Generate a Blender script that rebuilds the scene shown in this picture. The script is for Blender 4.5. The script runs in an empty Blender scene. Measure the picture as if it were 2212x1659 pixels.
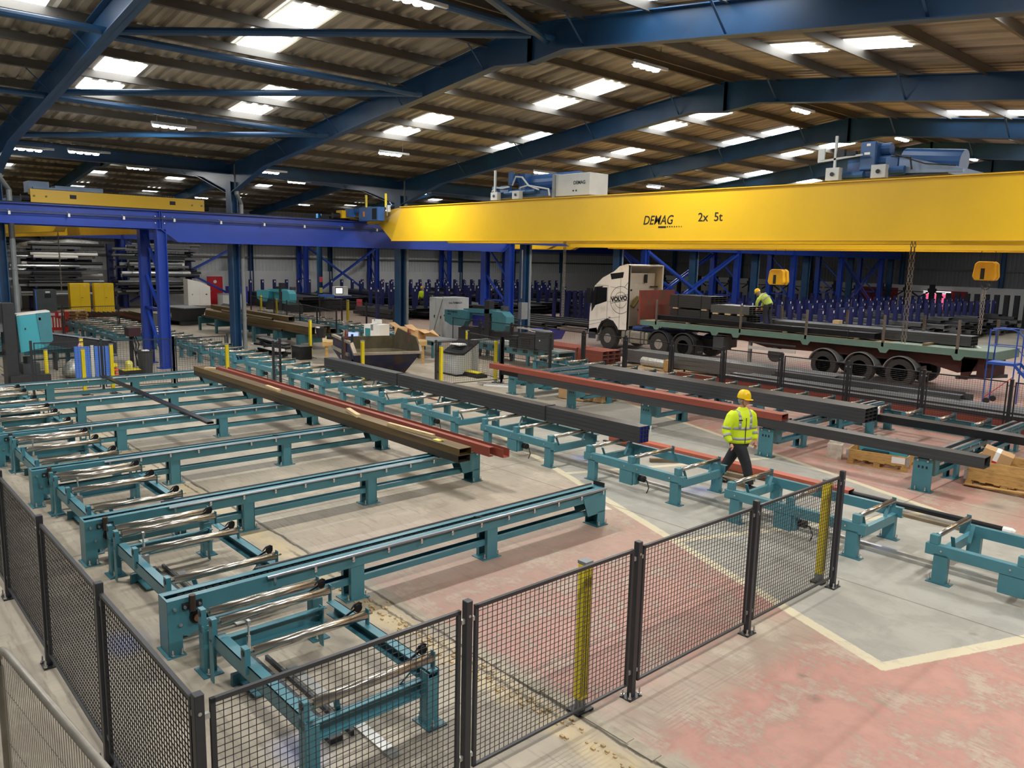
import bpy, math, random
from math import sin, cos, pi, radians
from mathutils import Matrix, Vector
random.seed(7)
SC = bpy.context.scene
COL = SC.collection

# ---------------------------------------------------------------- camera, world, exposure
def make_camera():
    yaw, pit, rol, fpx = 0.83626, -0.15817, 0.02368, 1703.5
    f = Vector((-sin(yaw) * cos(pit), cos(yaw) * cos(pit), sin(pit)))
    r0 = f.cross(Vector((0, 0, 1))).normalized()
    u0 = r0.cross(f)
    r = cos(rol) * r0 + sin(rol) * u0
    u = -sin(rol) * r0 + cos(rol) * u0
    m = Matrix((r, u, -f)).transposed().to_4x4()
    m.translation = Vector((0, 0, 4.1))
    cd = bpy.data.cameras.new('camera')
    cd.sensor_width = 36
    cd.lens = fpx / 2212 * 36
    cd.clip_end = 400
    c = bpy.data.objects.new('camera', cd)
    c.matrix_world = m
    COL.objects.link(c)
    SC.camera = c
make_camera()

W = bpy.data.worlds.new('world')
SC.world = W
W.use_nodes = True
bg = W.node_tree.nodes['Background']
bg.inputs[0].default_value = (0.90, 0.95, 1.0, 1)
bg.inputs[1].default_value = 0.22
SC.view_settings.view_transform = 'Standard'
SC.view_settings.look = 'None'
SC.view_settings.gamma = 1
SC.view_settings.use_curve_mapping = False
SC.view_settings.exposure = -0.12
try:
    SC.cycles.use_light_tree = True
    SC.cycles.max_bounces = 6
    SC.cycles.diffuse_bounces = 4
    SC.cycles.glossy_bounces = 2
    SC.cycles.sample_clamp_indirect = 6
    SC.cycles.caustics_reflective = False
    SC.cycles.caustics_refractive = False
except Exception:
    pass
LAMP_W = 330.0        # watts of each LED fitting
SKY_E = 9.0           # brightness of the roof lights

# ---------------------------------------------------------------- materials
MATS = {}
def nt(name):
    m = bpy.data.materials.new(name)
    m.use_nodes = True
    t = m.node_tree
    return m, t, t.nodes['Principled BSDF']
def hexc(h):
    h = h.lstrip('#')
    c = [int(h[i:i + 2], 16) / 255 for i in (0, 2, 4)]
    return tuple(((x / 12.92) if x < .04045 else ((x + .055) / 1.055) ** 2.4) for x in c) + (1,)
def mat(name, col, rough=.5, metal=0., var=.12, scale=3., bump=0., spec=.5, dirt=None, dscale=1.5, dth=(.55, .75), stretch=None):
    if name in MATS: return MATS[name]
    m, t, b = nt(name)
    c = hexc(col) if isinstance(col, str) else tuple(col) + (1,)
    N, L = t.nodes, t.links
    tc = N.new('ShaderNodeTexCoord')
    src = tc.outputs['Object']
    if stretch:
        mp = N.new('ShaderNodeMapping'); mp.inputs['Scale'].default_value = stretch
        L.new(src, mp.inputs[0]); src = mp.outputs[0]
    n = N.new('ShaderNodeTexNoise'); n.inputs['Scale'].default_value = scale; n.inputs['Detail'].default_value = 4
    L.new(src, n.inputs['Vector'])
    r = N.new('ShaderNodeMapRange')
    r.inputs[1].default_value = .3; r.inputs[2].default_value = .7
    r.inputs[3].default_value = 1 - var; r.inputs[4].default_value = 1 + var
    L.new(n.outputs[0], r.inputs[0])
    mx = N.new('ShaderNodeVectorMath'); mx.operation = 'SCALE'
    mx.inputs[0].default_value = c[:3]
    L.new(r.outputs[0], mx.inputs['Scale'])
    out = mx.outputs[0]
    if dirt:
        n2 = N.new('ShaderNodeTexNoise'); n2.inputs['Scale'].default_value = dscale; n2.inputs['Detail'].default_value = 7
        L.new(src, n2.inputs['Vector'])
        r2 = N.new('ShaderNodeMapRange'); r2.inputs[1].default_value = dth[0]; r2.inputs[2].default_value = dth[1]
        L.new(n2.outputs[0], r2.inputs[0])
        mm = N.new('ShaderNodeMix'); mm.data_type = 'RGBA'
        L.new(r2.outputs[0], mm.inputs[0]); L.new(out, mm.inputs[6]); mm.inputs[7].default_value = hexc(dirt)
        out = mm.outputs[2]
    L.new(out, b.inputs['Base Color'])
    b.inputs['Roughness'].default_value = rough
    b.inputs['Metallic'].default_value = metal
    b.inputs['Specular IOR Level'].default_value = spec
    if bump:
        bp = N.new('ShaderNodeBump'); bp.inputs['Strength'].default_value = bump; bp.inputs['Distance'].default_value = .02
        L.new(n.outputs[0], bp.inputs['Height']); L.new(bp.outputs[0], b.inputs['Normal'])
    MATS[name] = m
    return m
def emat(name, col, e):
    if name in MATS: return MATS[name]
    m, t, b = nt(name)
    b.inputs['Base Color'].default_value = hexc(col)
    b.inputs['Emission Color'].default_value = hexc(col)
    b.inputs['Emission Strength'].default_value = e
    MATS[name] = m
    return m
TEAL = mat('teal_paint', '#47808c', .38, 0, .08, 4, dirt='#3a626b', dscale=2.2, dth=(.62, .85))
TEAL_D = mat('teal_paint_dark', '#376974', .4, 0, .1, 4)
STEELR = mat('roller_steel', '#c4bcb0', .24, .97, .06, 3, dirt='#8d8070', dscale=5, dth=(.6, .72), stretch=(.15, 5, .15))
RAIL = mat('rail_steel', '#9fa5aa', .36, .9, .08, 8)
BLACK = mat('black_rubber', '#15161a', .55, 0, .15, 5)
CHAIN = mat('chain_steel', '#2a2a2c', .4, .6, .2, 20)
ZINC = mat('zinc', '#b9bbb8', .38, .75, .15, 14)
BLUE = mat('crane_blue', '#2344a4', .35, 0, .07, 2)
NAVY = mat('frame_blue', '#214a70', .42, 0, .14, 1.2, dirt='#2d6490', dscale=.8, dth=(.5, .9))
UPR = mat('rack_blue', '#1b2259', .45, 0, .15, 3)
YEL = mat('crane_yellow', '#e0b316', .36, 0, .04, 1)
YELS = mat('safety_yellow', '#e6d022', .45, 0, .08, 6)
ANTH = mat('anthracite', '#2f3034', .42, 0, .1, 6)
BROWN = mat('rusty_box_steel', '#6f5b3a', .55, .3, .22, 1.2, dirt='#4f4636', dscale=1.0, stretch=(.3, 6, 6))
BROWNS = mat('dark_mill_steel', '#4a4238', .5, .4, .2, 1.5, dirt='#5e4a33', dscale=1.2, stretch=(.3, 6, 6))
RED = mat('red_oxide', '#8c4535', .55, 0, .1, 2, stretch=(.5, 3, 3))
REDL = mat('red_oxide_light', '#b55f49', .5, 0, .08, 2)
MILL = mat('black_mill_steel', '#4b4c4e', .4, .45, .16, 2, stretch=(.3, 8, 8))
MILLG = mat('grey_mill_steel', '#6d6e6e', .42, .5, .16, 2, dirt='#55524c', dscale=1.5, stretch=(.3, 8, 8))
MILLB = mat('near_black_steel', '#26272a', .3, .4, .15, 3)
WOOD = mat('pale_timber', '#d8bf92', .7, 0, .14, 2, dirt='#a98a5c', dscale=4, stretch=(1, 12, 12))
WOODO = mat('pallet_timber', '#c29a5c', .75, 0, .18, 2, dirt='#8a6b40', dscale=3, stretch=(2, 10, 10))
WOODD = mat('old_timber', '#7d6c54', .8, 0, .2, 3)
CARD = mat('cardboard', '#c09a6c', .8, 0, .08, 3)
WHITE = mat('white_paint', '#e4e2da', .4, 0, .04, 1.5)
CAB = mat('cab_white', '#efece2', .3, 0, .03, .8, dirt='#cfc9b8', dscale=1.4)
LGREY = mat('light_grey_metal', '#bfc2c0', .45, 0, .05, 3)
GREY = mat('mid_grey_metal', '#85898a', .5, .2, .1, 3)
DGREY = mat('dark_grey_metal', '#3e4347', .5, 0, .1, 3)
GLASS = mat('dark_glass', '#14181c', .08, 0, .05, 2, spec=.9)
TYRE = mat('tyre', '#2e2e2d', .85, 0, .15, 6, bump=.2)
RUSTY = mat('rusty_red_steel', '#7d3b32', .7, 0, .15, 1.5, dirt='#5b4b36', dscale=2.2, dth=(.5, .7))
SKIPB = mat('skip_blue', '#262c52', .6, 0, .2, 2, dirt='#4b3d30', dscale=2.4, dth=(.5, .68))
SKIPI = mat('skip_inside', '#4e4630', .85, 0, .25, 3, bump=.3)
SKIPR = mat('skip_rim', '#9a8e7c', .7, .1, .2, 4)
SAGE = mat('sage_green', '#64847a', .5, 0, .08, 2)
HIVIS = mat('hi_vis_yellow', '#d9f01e', .65, 0, .05, 6, bump=.25)
REFL = mat('reflective_grey', '#a9acb0', .35, .1, .05, 6)
TROU = mat('dark_trousers', '#27282c', .85, 0, .15, 9, bump=.3)
SKIN = mat('skin', '#c98f78', .55, 0, .05, 9)
HELM = mat('yellow_helmet', '#f2c80f', .3, 0, .03, 4)
BOOT = mat('black_boot', '#1a1a1b', .5, 0, .1, 9)
HAIRM = mat('grey_hair', '#8d8680', .8, 0, .2, 30)
GALV = mat('galvanised', '#9b968c', .5, .55, .15, 8)
BLUEP = mat('toolbox_blue', '#4a78d0', .4, 0, .05, 2)
BLUED = mat('bin_blue', '#2a2f96', .45, 0, .08, 2)
ORANGE = mat('orange_bag', '#e0662a', .6, 0, .15, 8)
REDP = mat('bright_red', '#c8242e', .45, 0, .06, 3)
CABY = mat('cabinet_yellow', '#f0c916', .4, 0, .03, 2)
WALLC = mat('wall_cladding', '#a9aba9', .6, 0, .08, .6)
WALLD = mat('wall_white', '#d2d2d0', .7, 0, .05, .8)
PURL = mat('purlin_steel', '#6e6a63', .5, .45, .18, 1.2, stretch=(1, .6, 1))
BLACKP = mat('black_plastic', '#1c1d20', .45, 0, .1, 4)
PAPER = mat('paper', '#f2f0ea', .7, 0, .03, 3)
INK = mat('black_ink', '#151515', .6, 0, .02, 3)
CHROME = mat('bright_zinc', '#d5d6d6', .25, .9, .06, 10)
ALU = mat('alloy', '#b8b8b4', .35, .7, .1, 8)
REDDK = mat('chassis_red', '#3a1512', .7, 0, .2, 3)
FOIL = mat('silver_wrap', '#b9b9b2', .4, .3, .2, 12, bump=.5)

# ---------------------------------------------------------------- mesh builder
class MB:
    def __init__(s): s.v = []; s.f = []; s.sm = False
    def add(s, vs, fs):
        o = len(s.v); s.v += [tuple(p) for p in vs]; s.f += [tuple(i + o for i in f) for f in fs]; return s
    def box(s, x0, x1, y0, y1, z0, z1):
        return s.add([(x0, y0, z0), (x1, y0, z0), (x1, y1, z0), (x0, y1, z0), (x0, y0, z1), (x1, y0, z1), (x1, y1, z1), (x0, y1, z1)],
                     [(0, 3, 2, 1), (4, 5, 6, 7), (0, 1, 5, 4), (1, 2, 6, 5), (2, 3, 7, 6), (3, 0, 4, 7)])
    def cb(s, cx, cy, cz, sx, sy, sz): return s.box(cx - sx / 2, cx + sx / 2, cy - sy / 2, cy + sy / 2, cz - sz / 2, cz + sz / 2)
    def bar(s, p, q, w, h, up=(0, 0, 1)):
        p, q = Vector(p), Vector(q); d = (q - p).normalized(); up = Vector(up)
        a = d.cross(up)
        if a.length < 1e-5: a = d.cross(Vector((1, 0, 0)))
        a.normalize(); b = a.cross(d); a = a * (w / 2); b = b * (h / 2)
        vs = [p - a - b, p + a - b, p + a + b, p - a + b, q - a - b, q + a - b, q + a + b, q - a + b]
        return s.add(vs, [(0, 1, 2, 3), (7, 6, 5, 4), (0, 4, 5, 1), (1, 5, 6, 2), (2, 6, 7, 3), (3, 7, 4, 0)])
    def cyl(s, p, q, r, n=10, r2=None, caps=True):
        p, q = Vector(p), Vector(q); d = (q - p).normalized()
        a = d.cross(Vector((0, 0, 1)))
        if a.length < 1e-4: a = d.cross(Vector((1, 0, 0)))
        a.normalize(); b = a.cross(d); r2 = r if r2 is None else r2
        vs = []
        for c, R_ in ((p, r), (q, r2)):
            for i in range(n):
                t = 2 * pi * i / n; vs.append(c + a * (R_ * cos(t)) + b * (R_ * sin(t)))
        fs = [(i, (i + 1) % n, n + (i + 1) % n, n + i) for i in range(n)]
        if caps: fs += [tuple(range(n - 1, -1, -1)), tuple(range(n, 2 * n))]
        return s.add(vs, fs)
    def tube(s, path, r, n=6):
        P = [Vector(p) for p in path]; vs = []; m = len(P)
        for k, p in enumerate(P):
            d = (P[min(k + 1, m - 1)] - P[max(k - 1, 0)]).normalized()
            ref = Vector((0, 0, 1)) if abs(d.z) < .9 else Vector((1, 0, 0))
            a = d.cross(ref).normalized(); b = a.cross(d)
            for i in range(n):
                t = 2 * pi * i / n; vs.append(p + a * (r * cos(t)) + b * (r * sin(t)))
        fs = []
        for k in range(m - 1):
            for i in range(n):
                fs.append((k * n + i, k * n + (i + 1) % n, (k + 1) * n + (i + 1) % n, (k + 1) * n + i))
        fs += [tuple(range(n - 1, -1, -1)), tuple(range((m - 1) * n, m * n))]
        return s.add(vs, fs)
    def prism(s, pts, ax, a0, a1):
        # pts 2-D in the plane normal to ax ('x': (y,z), 'y': (x,z), 'z': (x,y))
        n = len(pts)
        def P(p, a): return (a, p[0], p[1]) if ax == 'x' else ((p[0], a, p[1]) if ax == 'y' else (p[0], p[1], a))
        vs = [P(p, a0) for p in pts] + [P(p, a1) for p in pts]
        return s.add(vs, [tuple(range(n - 1, -1, -1)), tuple(range(n, 2 * n))] + [(i, (i + 1) % n, n + (i + 1) % n, n + i) for i in range(n)])
    def ibeam(s, p, q, w, h, tf=.02, tw=.012, up=(0, 0, 1)):
        p, q = Vector(p), Vector(q); d = (q - p).normalized(); up = Vector(up)
        a = d.cross(up)
        if a.length < 1e-5: a = d.cross(Vector((1, 0, 0)))
        a.normalize(); b = a.cross(d)
        for o, W_, H_ in ((h / 2 - tf / 2, w, tf), (-h / 2 + tf / 2, w, tf), (0, tw, h - 2 * tf)):
            s.bar(p + b * o, q + b * o, W_, H_, up)
        return s
    def lathe(s, prof, c, ax='z', n=20):
        vs = []
        for (r, h) in prof:
            for i in range(n):
                t = 2 * pi * i / n
                if ax == 'z': vs.append((c[0] + r * cos(t), c[1] + r * sin(t), c[2] + h))
                elif ax == 'y': vs.append((c[0] + r * cos(t), c[1] + h, c[2] + r * sin(t)))
                else: vs.append((c[0] + h, c[1] + r * cos(t), c[2] + r * sin(t)))
        m = len(prof)
        fs = [(k * n + i, k * n + (i + 1) % n, (k + 1) * n + (i + 1) % n, (k + 1) * n + i) for k in range(m - 1) for i in range(n)]
        fs += [tuple(range(n - 1, -1, -1)), tuple(range((m - 1) * n, m * n))]
        return s.add(vs, fs)
    def mesh(s, name, m):
        me = bpy.data.meshes.new(name); me.from_pydata(s.v, [], s.f); me.update()
        if s.sm:
            for p in me.polygons: p.use_smooth = True
        if m: me.materials.append(m)
        return me
def bev(o, w=.006, seg=1):
    b = o.modifiers.new('bevel', 'BEVEL'); b.width = w; b.segments = seg; b.limit_method = 'ANGLE'; return o
def obj(name, mb, m, parent=None, label=None, kind=None):
    me = mb.mesh(name, m) if isinstance(mb, MB) else mb
    o = bpy.data.objects.new(name, me); COL.objects.link(o)
    if parent: o.parent = parent
    if label: o['label'] = label
    if kind: o['kind'] = kind
    return o
def tag(o, label, cat, group=None):
    o['label'] = label; o['category'] = cat
    if group: o['group'] = group
    return o
def thing(name, label, cat, loc=(0, 0, 0), rz=0, group=None):
    o = bpy.data.objects.new(name, None); COL.objects.link(o); o.empty_display_size = .1
    o.location = loc; o.rotation_euler = (0, 0, rz)
    return tag(o, label, cat, group)
def solo(name, mb, m, label, cat, loc=(0, 0, 0), rz=0, group=None):
    o = obj(name, mb, m); o.location = loc; o.rotation_euler = (0, 0, rz)
    return tag(o, label, cat, group)
def struct(name, mb, m, parent=None):
    o = obj(name, mb, m, parent)
    if not parent: o['kind'] = 'structure'
    return o
KIDS = {}
def dup(root, loc, rz=None, label=None, group=None):
    r = root.copy(); COL.objects.link(r); r.location = loc
    if rz is not None: r.rotation_euler = (0, 0, rz)
    if label: r['label'] = label
    if group: r['group'] = group
    for ch in kids(root):
        c = ch.copy(); COL.objects.link(c); c.parent = r
        for g in kids(ch):
            d = g.copy(); COL.objects.link(d); d.parent = c
    return r
def kids(o):
    if o.name not in KIDS: KIDS[o.name] = list(o.children)
    return KIDS[o.name]
ORD = ['first', 'second', 'third', 'fourth', 'fifth', 'sixth', 'seventh', 'eighth', 'ninth', 'tenth', 'eleventh', 'twelfth', 'thirteenth', 'fourteenth', 'fifteenth', 'sixteenth', 'seventeenth', 'eighteenth', 'nineteenth', 'twentieth'] + ['twenty-' + o for o in ('first', 'second', 'third', 'fourth', 'fifth', 'sixth', 'seventh', 'eighth', 'ninth')] + ['thirtieth'] + ['thirty-' + o for o in ('first', 'second', 'third', 'fourth', 'fifth', 'sixth', 'seventh', 'eighth', 'ninth')] + ['fortieth']
def text_mesh(name, s, size, m, parent, loc, rot, shear=0, ext=.002, font_scale=(1, 1, 1), off=.003):
    cu = bpy.data.curves.new(name, 'FONT'); cu.body = s; cu.size = size; cu.extrude = ext; cu.shear = shear; cu.resolution_u = 3; cu.offset = off
    o = bpy.data.objects.new(name + '_tmp', cu); COL.objects.link(o)
    dg = bpy.context.evaluated_depsgraph_get(); dg.update()
    me = bpy.data.meshes.new_from_object(o.evaluated_get(dg)); bpy.data.objects.remove(o)
    me.materials.clear(); me.materials.append(m); me.name = name
    t = bpy.data.objects.new(name, me); COL.objects.link(t); t.parent = parent
    t.location = loc; t.rotation_euler = rot; t.scale = font_scale
    return t
# ================================================================ THE HALL
RX, EX, RZ, EZ = -13.2, -29.4, 9.11, 7.26
K = .9333         # first ridge, valley, heights
SL = (RZ - EZ) / (RX - EX)
BAY2 = -45.6
FRAMES = [-2.7, 4.8, 12.27, 19.74, 27.2, 34.3, 41.5, 48.6, 55.6, 62.7, 70.2]
Y0, Y1 = -8.0, 73.0
def roofz(x):
    r = RX if x > EX else BAY2
    return RZ - SL * abs(x - r)

def floor_material():
    m, t, b = nt('painted_concrete')
    N, L = t.nodes, t.links
    tc = N.new('ShaderNodeTexCoord'); sep = N.new('ShaderNodeSeparateXYZ'); L.new(tc.outputs['Object'], sep.inputs[0])
    X, Y = sep.outputs[0], sep.outputs[1]
    def M(op, a, b_=None, c=None, clamp=False):
        n = N.new('ShaderNodeMath'); n.operation = op; n.use_clamp = clamp
        for i, v in enumerate((a, b_, c)):
            if v is None: continue
            if isinstance(v, (int, float)): n.inputs[i].default_value = v
            else: L.new(v, n.inputs[i])
        return n.outputs[0]
    def noise(scale, detail=5, rough=.55, vec=None, dist=0):
        n = N.new('ShaderNodeTexNoise'); n.inputs['Scale'].default_value = scale; n.inputs['Detail'].default_value = detail
        n.inputs['Roughness'].default_value = rough; n.inputs['Distortion'].default_value = dist
        L.new(vec if vec is not None else tc.outputs['Object'], n.inputs['Vector']); return n.outputs[0]
    def lin(a, b_, c, wob=None):
        v = M('ADD', M('ADD', M('MULTIPLY', X, a), M('MULTIPLY', Y, b_)), c)
        return M('ADD', v, wob) if wob is not None else v
    def step(v, lo, hi):
        n = N.new('ShaderNodeMapRange'); n.interpolation_type = 'SMOOTHSTEP'
        n.inputs[1].default_value = lo; n.inputs[2].default_value = hi; L.new(v, n.inputs[0]); return n.outputs[0]
    def mix(f, a, b_):
        n = N.new('ShaderNodeMix'); n.data_type = 'RGBA'
        if isinstance(f, (int, float)): n.inputs[0].default_value = f
        else: L.new(f, n.inputs[0])
        for i, v in ((6, a), (7, b_)):
            if isinstance(v, str): n.inputs[i].default_value = hexc(v)
            else: L.new(v, n.inputs[i])
        return n.outputs[2]
    nb = noise(.35, 6, .6); nm = noise(1.6, 8, .65, dist=.4); nf = noise(14, 6, .7); ng = noise(60, 3, .6)
    mp = N.new('ShaderNodeMapping'); mp.inputs['Rotation'].default_value = (0, 0, .9); mp.inputs['Scale'].default_value = (1, 9, 1)
    L.new(tc.outputs['Object'], mp.inputs[0]); nsx = noise(2.2, 5, .6, mp.outputs[0])
    mp2 = N.new('ShaderNodeMapping'); mp2.inputs['Rotation'].default_value = (0, 0, -.5); mp2.inputs['Scale'].default_value = (9, 1, 1)
    L.new(tc.outputs['Object'], mp2.inputs[0]); nsy = noise(2.0, 5, .6, mp2.outputs[0])
    conc = mix(step(nb, .35, .65), '#b0a593', '#9b907f')
    conc = mix(M('MULTIPLY', step(nm, .48, .66), .6), conc, '#c2b7a2')
    conc = mix(M('MULTIPLY', step(nsx, .52, .66), .45), conc, '#83786a')
    conc = mix(M('MULTIPLY', step(nsy, .55, .7), .3), conc, '#8f8474')
    conc = mix(M('MULTIPLY', step(nf, .6, .8), .4), conc, '#8e8475')
    red = mix(step(nm, .35, .65), '#b98b7d', '#a8746a')
    wear = M('ADD', M('MULTIPLY', nm, .5), M('ADD', M('MULTIPLY', nsx, .2), M('MULTIPLY', nf, .3)))
    wob = M('MULTIPLY', M('SUBTRACT', nf, .5), .05)
    f1 = lin(.347, .938, -6.475, wob)              # first pale line
    f2 = lin(.339, .941, -11.73, wob)              # second pale line
    f3 = lin(.926, -.377, 5.852, wob)              # bay dividers
    bare = lin(0, 1, -4.98, M('MULTIPLY', M('SUBTRACT', nm, .5), .8))
    # red zones: in front of the first line, right of the corner leg, behind the second line
    inx = step(lin(1, 0, 8.3, M('MULTIPLY', M('SUBTRACT', nm, .5), 5)), -3.0, 3.2)
    z1 = M('MULTIPLY', M('SUBTRACT', 1, step(f1, -.08, -.04)), step(bare, 0, .25))
    z1 = M('MULTIPLY', z1, inx)
    z3 = M('MULTIPLY', step(f3, .04, .08), step(bare, 0, .25))
    z2 = M('MULTIPLY', step(f2, .04, .08), step(lin(1, 0, 17.5, M('MULTIPLY', M('SUBTRACT', nb, .5), 4)), -1, 1.5))
    z2 = M('MULTIPLY', z2, M('SUBTRACT', 1, step(lin(0, 1, -33), -1, 1)))
    z4 = M('MULTIPLY', step(lin(0, 1, -22), -1, 1), M('SUBTRACT', 1, step(lin(0, 1, -48), -2, 2)))
    z4 = M('MULTIPLY', z4, .5)
    fz = M('SUBTRACT', M('MULTIPLY', M('ABSOLUTE', lin(1, 0, 4.35)), 1.0), 0)
    walk = M('SUBTRACT', 1, M('MULTIPLY', M('SUBTRACT', 1, step(M('ABSOLUTE', lin(1, 0, 4.15, M('MULTIPLY', M('SUBTRACT', nm, .5), .5))), .15, .5)), .75))
    rz = M('MULTIPLY', M('MAXIMUM', M('MAXIMUM', z1, z3), M('MAXIMUM', z2, z4)), walk)
    keep = M('SUBTRACT', 1, M('MULTIPLY', step(wear, .46, .57), .72))
    col = mix(M('MULTIPLY', rz, keep), conc, red)
    # grey painted walkway between the lines
    zg = M('MULTIPLY', M('MULTIPLY', step(f1, .02, .06), M('SUBTRACT', 1, step(f2, -.06, -.02))), M('SUBTRACT', 1, step(f3, -.06, -.02)))
    col = mix(M('MULTIPLY', M('MULTIPLY', zg, step(lin(1, 0, 16), -2, 3)), .75), col, mix(step(nm, .4, .62), '#a8a79e', '#92928b'))
    def band(v, w): return M('SUBTRACT', 1, step(M('ABSOLUTE', v), w, w + .02))
    ln = M('MULTIPLY', band(f1, .065), M('MULTIPLY', step(f3, -60, -59), M('SUBTRACT', 1, step(f3, .05, .07))))
    ln = M('MULTIPLY', ln, step(lin(1, 0, 15), -1, 2))
    l2 = M('MULTIPLY', band(f2, .06), step(lin(1, 0, 15), -1, 2))
    l3 = M('MULTIPLY', band(f3, .065), M('MULTIPLY', step(f1, -.06, -.04), M('SUBTRACT', 1, step(f2, .04, .06))))
    l4 = M('MULTIPLY', band(M('ADD', f3, 3.87), .06), M('MULTIPLY', step(f1, -.06, -.04), M('SUBTRACT', 1, step(f2, .04, .06))))
    l5 = M('MULTIPLY', band(M('ADD', f3, 7.74), .06), M('MULTIPLY', step(f1, -.06, -.04), M('SUBTRACT', 1, step(f2, .04, .06))))
    lines = M('MAXIMUM', M('MAXIMUM', ln, l2), M('MAXIMUM', l3, M('MAXIMUM', l4, l5)))
    col = mix(M('MULTIPLY', lines, M('SUBTRACT', 1, M('MULTIPLY', step(wear, .5, .62), .45))), col, '#cfc4a6')
    # painted bay number
    # thin scratches
    sc1 = step(M('ABSOLUTE', M('SUBTRACT', nsy, .5)), .004, 0); sc2 = M('MULTIPLY', M('SUBTRACT', 1, step(M('ABSOLUTE', M('SUBTRACT', nsx, .53)), .0, .006)), step(nm, .5, .6))
    col = mix(M('MULTIPLY', sc2, M('MULTIPLY', rz, .6)), col, '#d8c4b4')
    # joints and the broken seam
    jw = M('ADD', lin(0, 1, -4.93), M('MULTIPLY', M('SUBTRACT', nm, .5), .16))
    crack = M('MULTIPLY', M('SUBTRACT', 1, step(M('ABSOLUTE', jw), .008, .03)), .9)
    jw2 = M('ADD', lin(0, 1, -4.78), M('MULTIPLY', M('SUBTRACT', nf, .5), .12))
    crack = M('MAXIMUM', crack, M('MULTIPLY', M('SUBTRACT', 1, step(M('ABSOLUTE', jw2), .006, .03)), M('MULTIPLY', step(nb, .42, .55), .8)))
    rub = M('MULTIPLY', M('SUBTRACT', 1, step(M('ABSOLUTE', lin(0, 1, -4.72, M('MULTIPLY', M('SUBTRACT', nm, .5), .5))), .05, .3)), M('MULTIPLY', step(nm, .35, .6), .75))
    col = mix(rub, col, '#c9b48c')
    def joint(v, every, w=.006):
        fr = M('PINGPONG', v, every / 2); return M('MULTIPLY', M('SUBTRACT', 1, step(fr, w, w + .012)), .55)
    jt = M('MAXIMUM', joint(lin(1, 0, 60.2), 6.1), joint(lin(0, 1, 20.05), 5.0))
    crack = M('MAXIMUM', crack, jt)
    col = mix(crack, col, '#4a4239')
    # blue marking spray around anchor points, oil spots
    for (sx, sy, r_) in ((-8.45, 2.2, .32), (-5.55, 2.75, .3), (-10.9, 11.9, .3), (-8.0, 11.6, .35), (-4.6, 11.5, .3), (-8.0, 12.0, .25)):
        d = M('SQRT', M('ADD', M('POWER', M('MULTIPLY', lin(1, 0, -sx), .7), 2), M('POWER', lin(0, 1, -sy), 2)))
        col = mix(M('MULTIPLY', M('SUBTRACT', 1, step(M('ADD', d, M('MULTIPLY', nm, .2)), .1, r_ + .12)), .5), col, '#5f7fd0')
    for (sx, sy, r_) in ((-3.2, 6.9, .12), (-5.2, 17.3, .3), (-9.9, 3.7, .1), (-3.5, 7.2, .08), (-2.7, 9.6, .07), (-1.7, 8.9, .06), (-4.2, 15.3, .25)):
        d = M('SQRT', M('ADD', M('POWER', lin(1, 0, -sx), 2), M('POWER', lin(0, 1, -sy), 2)))
        col = mix(M('MULTIPLY', M('SUBTRACT', 1, step(M('ADD', d, M('MULTIPLY', nf, .12)), .04, r_ + .06)), .55), col, '#4b443f')
    L.new(col, b.inputs['Base Color'])
    b.inputs['Roughness'].default_value = .55
    rr = N.new('ShaderNodeMapRange'); rr.inputs[3].default_value = .42; rr.inputs[4].default_value = .72; L.new(nm, rr.inputs[0]); L.new(rr.outputs[0], b.inputs['Roughness'])
    bp = N.new('ShaderNodeBump'); bp.inputs['Strength'].default_value = .25; bp.inputs['Distance'].default_value = .01
    L.new(M('SUBTRACT', M('MULTIPLY', nf, .5), M('MULTIPLY', crack, 2)), bp.inputs['Height']); L.new(bp.outputs[0], b.inputs['Normal'])
    return m
FL = floor_material()
fl = struct('floor', MB().box(-62.2, 16, Y0, Y1 + .4, -.3, 0), FL)
text_mesh('bay_number', '17', .42, mat('worn_white_paint', '#cfc7b4', .7), fl, (-8.75, 9.62, .002), (0, 0, radians(-20)), 0, .001, off=.02)
# raised concrete lip of the broken expansion joint
mb = MB()
x = -6.4
while x < -1.2:
    l = random.uniform(.25, .6); dz = random.uniform(.006, .02); dy = random.uniform(-.02, .03)
    mb.box(x, x + l - .03, 4.93 + dy, 5.02 + dy + random.uniform(0, .04), -.01, dz); x += l
CONC = mat('broken_concrete', '#a89e8b', .8, 0, .2, 8, bump=.4)
obj('joint_edge', mb, CONC, fl, kind='stuff')
mb = MB()
for i in range(260):
    x = random.uniform(-8.5, -1.3); y = 4.72 + random.gauss(0, .07); s = random.uniform(.008, .028)
    mb.cb(x, y, s * .35, s * 1.6, s, s * .7)
obj('rubble', mb, mat('sandy_rubble', '#bfa67c', .9, 0, .25, 9), fl, kind='stuff')

# ---------------------------------------------------------------- roof sheets
SHEET = mat('roof_sheet', '#b5ad9c', .55, .2, .22, .9, dirt='#5f574a', dscale=.8, dth=(.5, .72), stretch=(.25, 3.2, 1))  # brown dirt, streaked down the slope to paint the ribs' light and dark
PIT, DEP = .33, .06
def roof_slope(xa, za, xb, zb):
    mb = MB(); n = int((Y1 - Y0) / PIT); vs = []; prof = []
    for i in range(n):
        y = Y0 + i * PIT
        prof += [(y, 0), (y + .14, 0), (y + .19, DEP), (y + .28, DEP)]
    k = 3
    for j in range(k):
        t = j / (k - 1)
        for (y, d) in prof: vs.append((xa + (xb - xa) * t, y, za + (zb - za) * t + .16 + d))
    m_ = len(prof)
    fs = [(j * m_ + i, j * m_ + i + 1, (j + 1) * m_ + i + 1, (j + 1) * m_ + i) for j in range(k - 1) for i in range(m_ - 1)]
    mb.add(vs, fs); return mb
H2 = RX - EX
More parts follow.
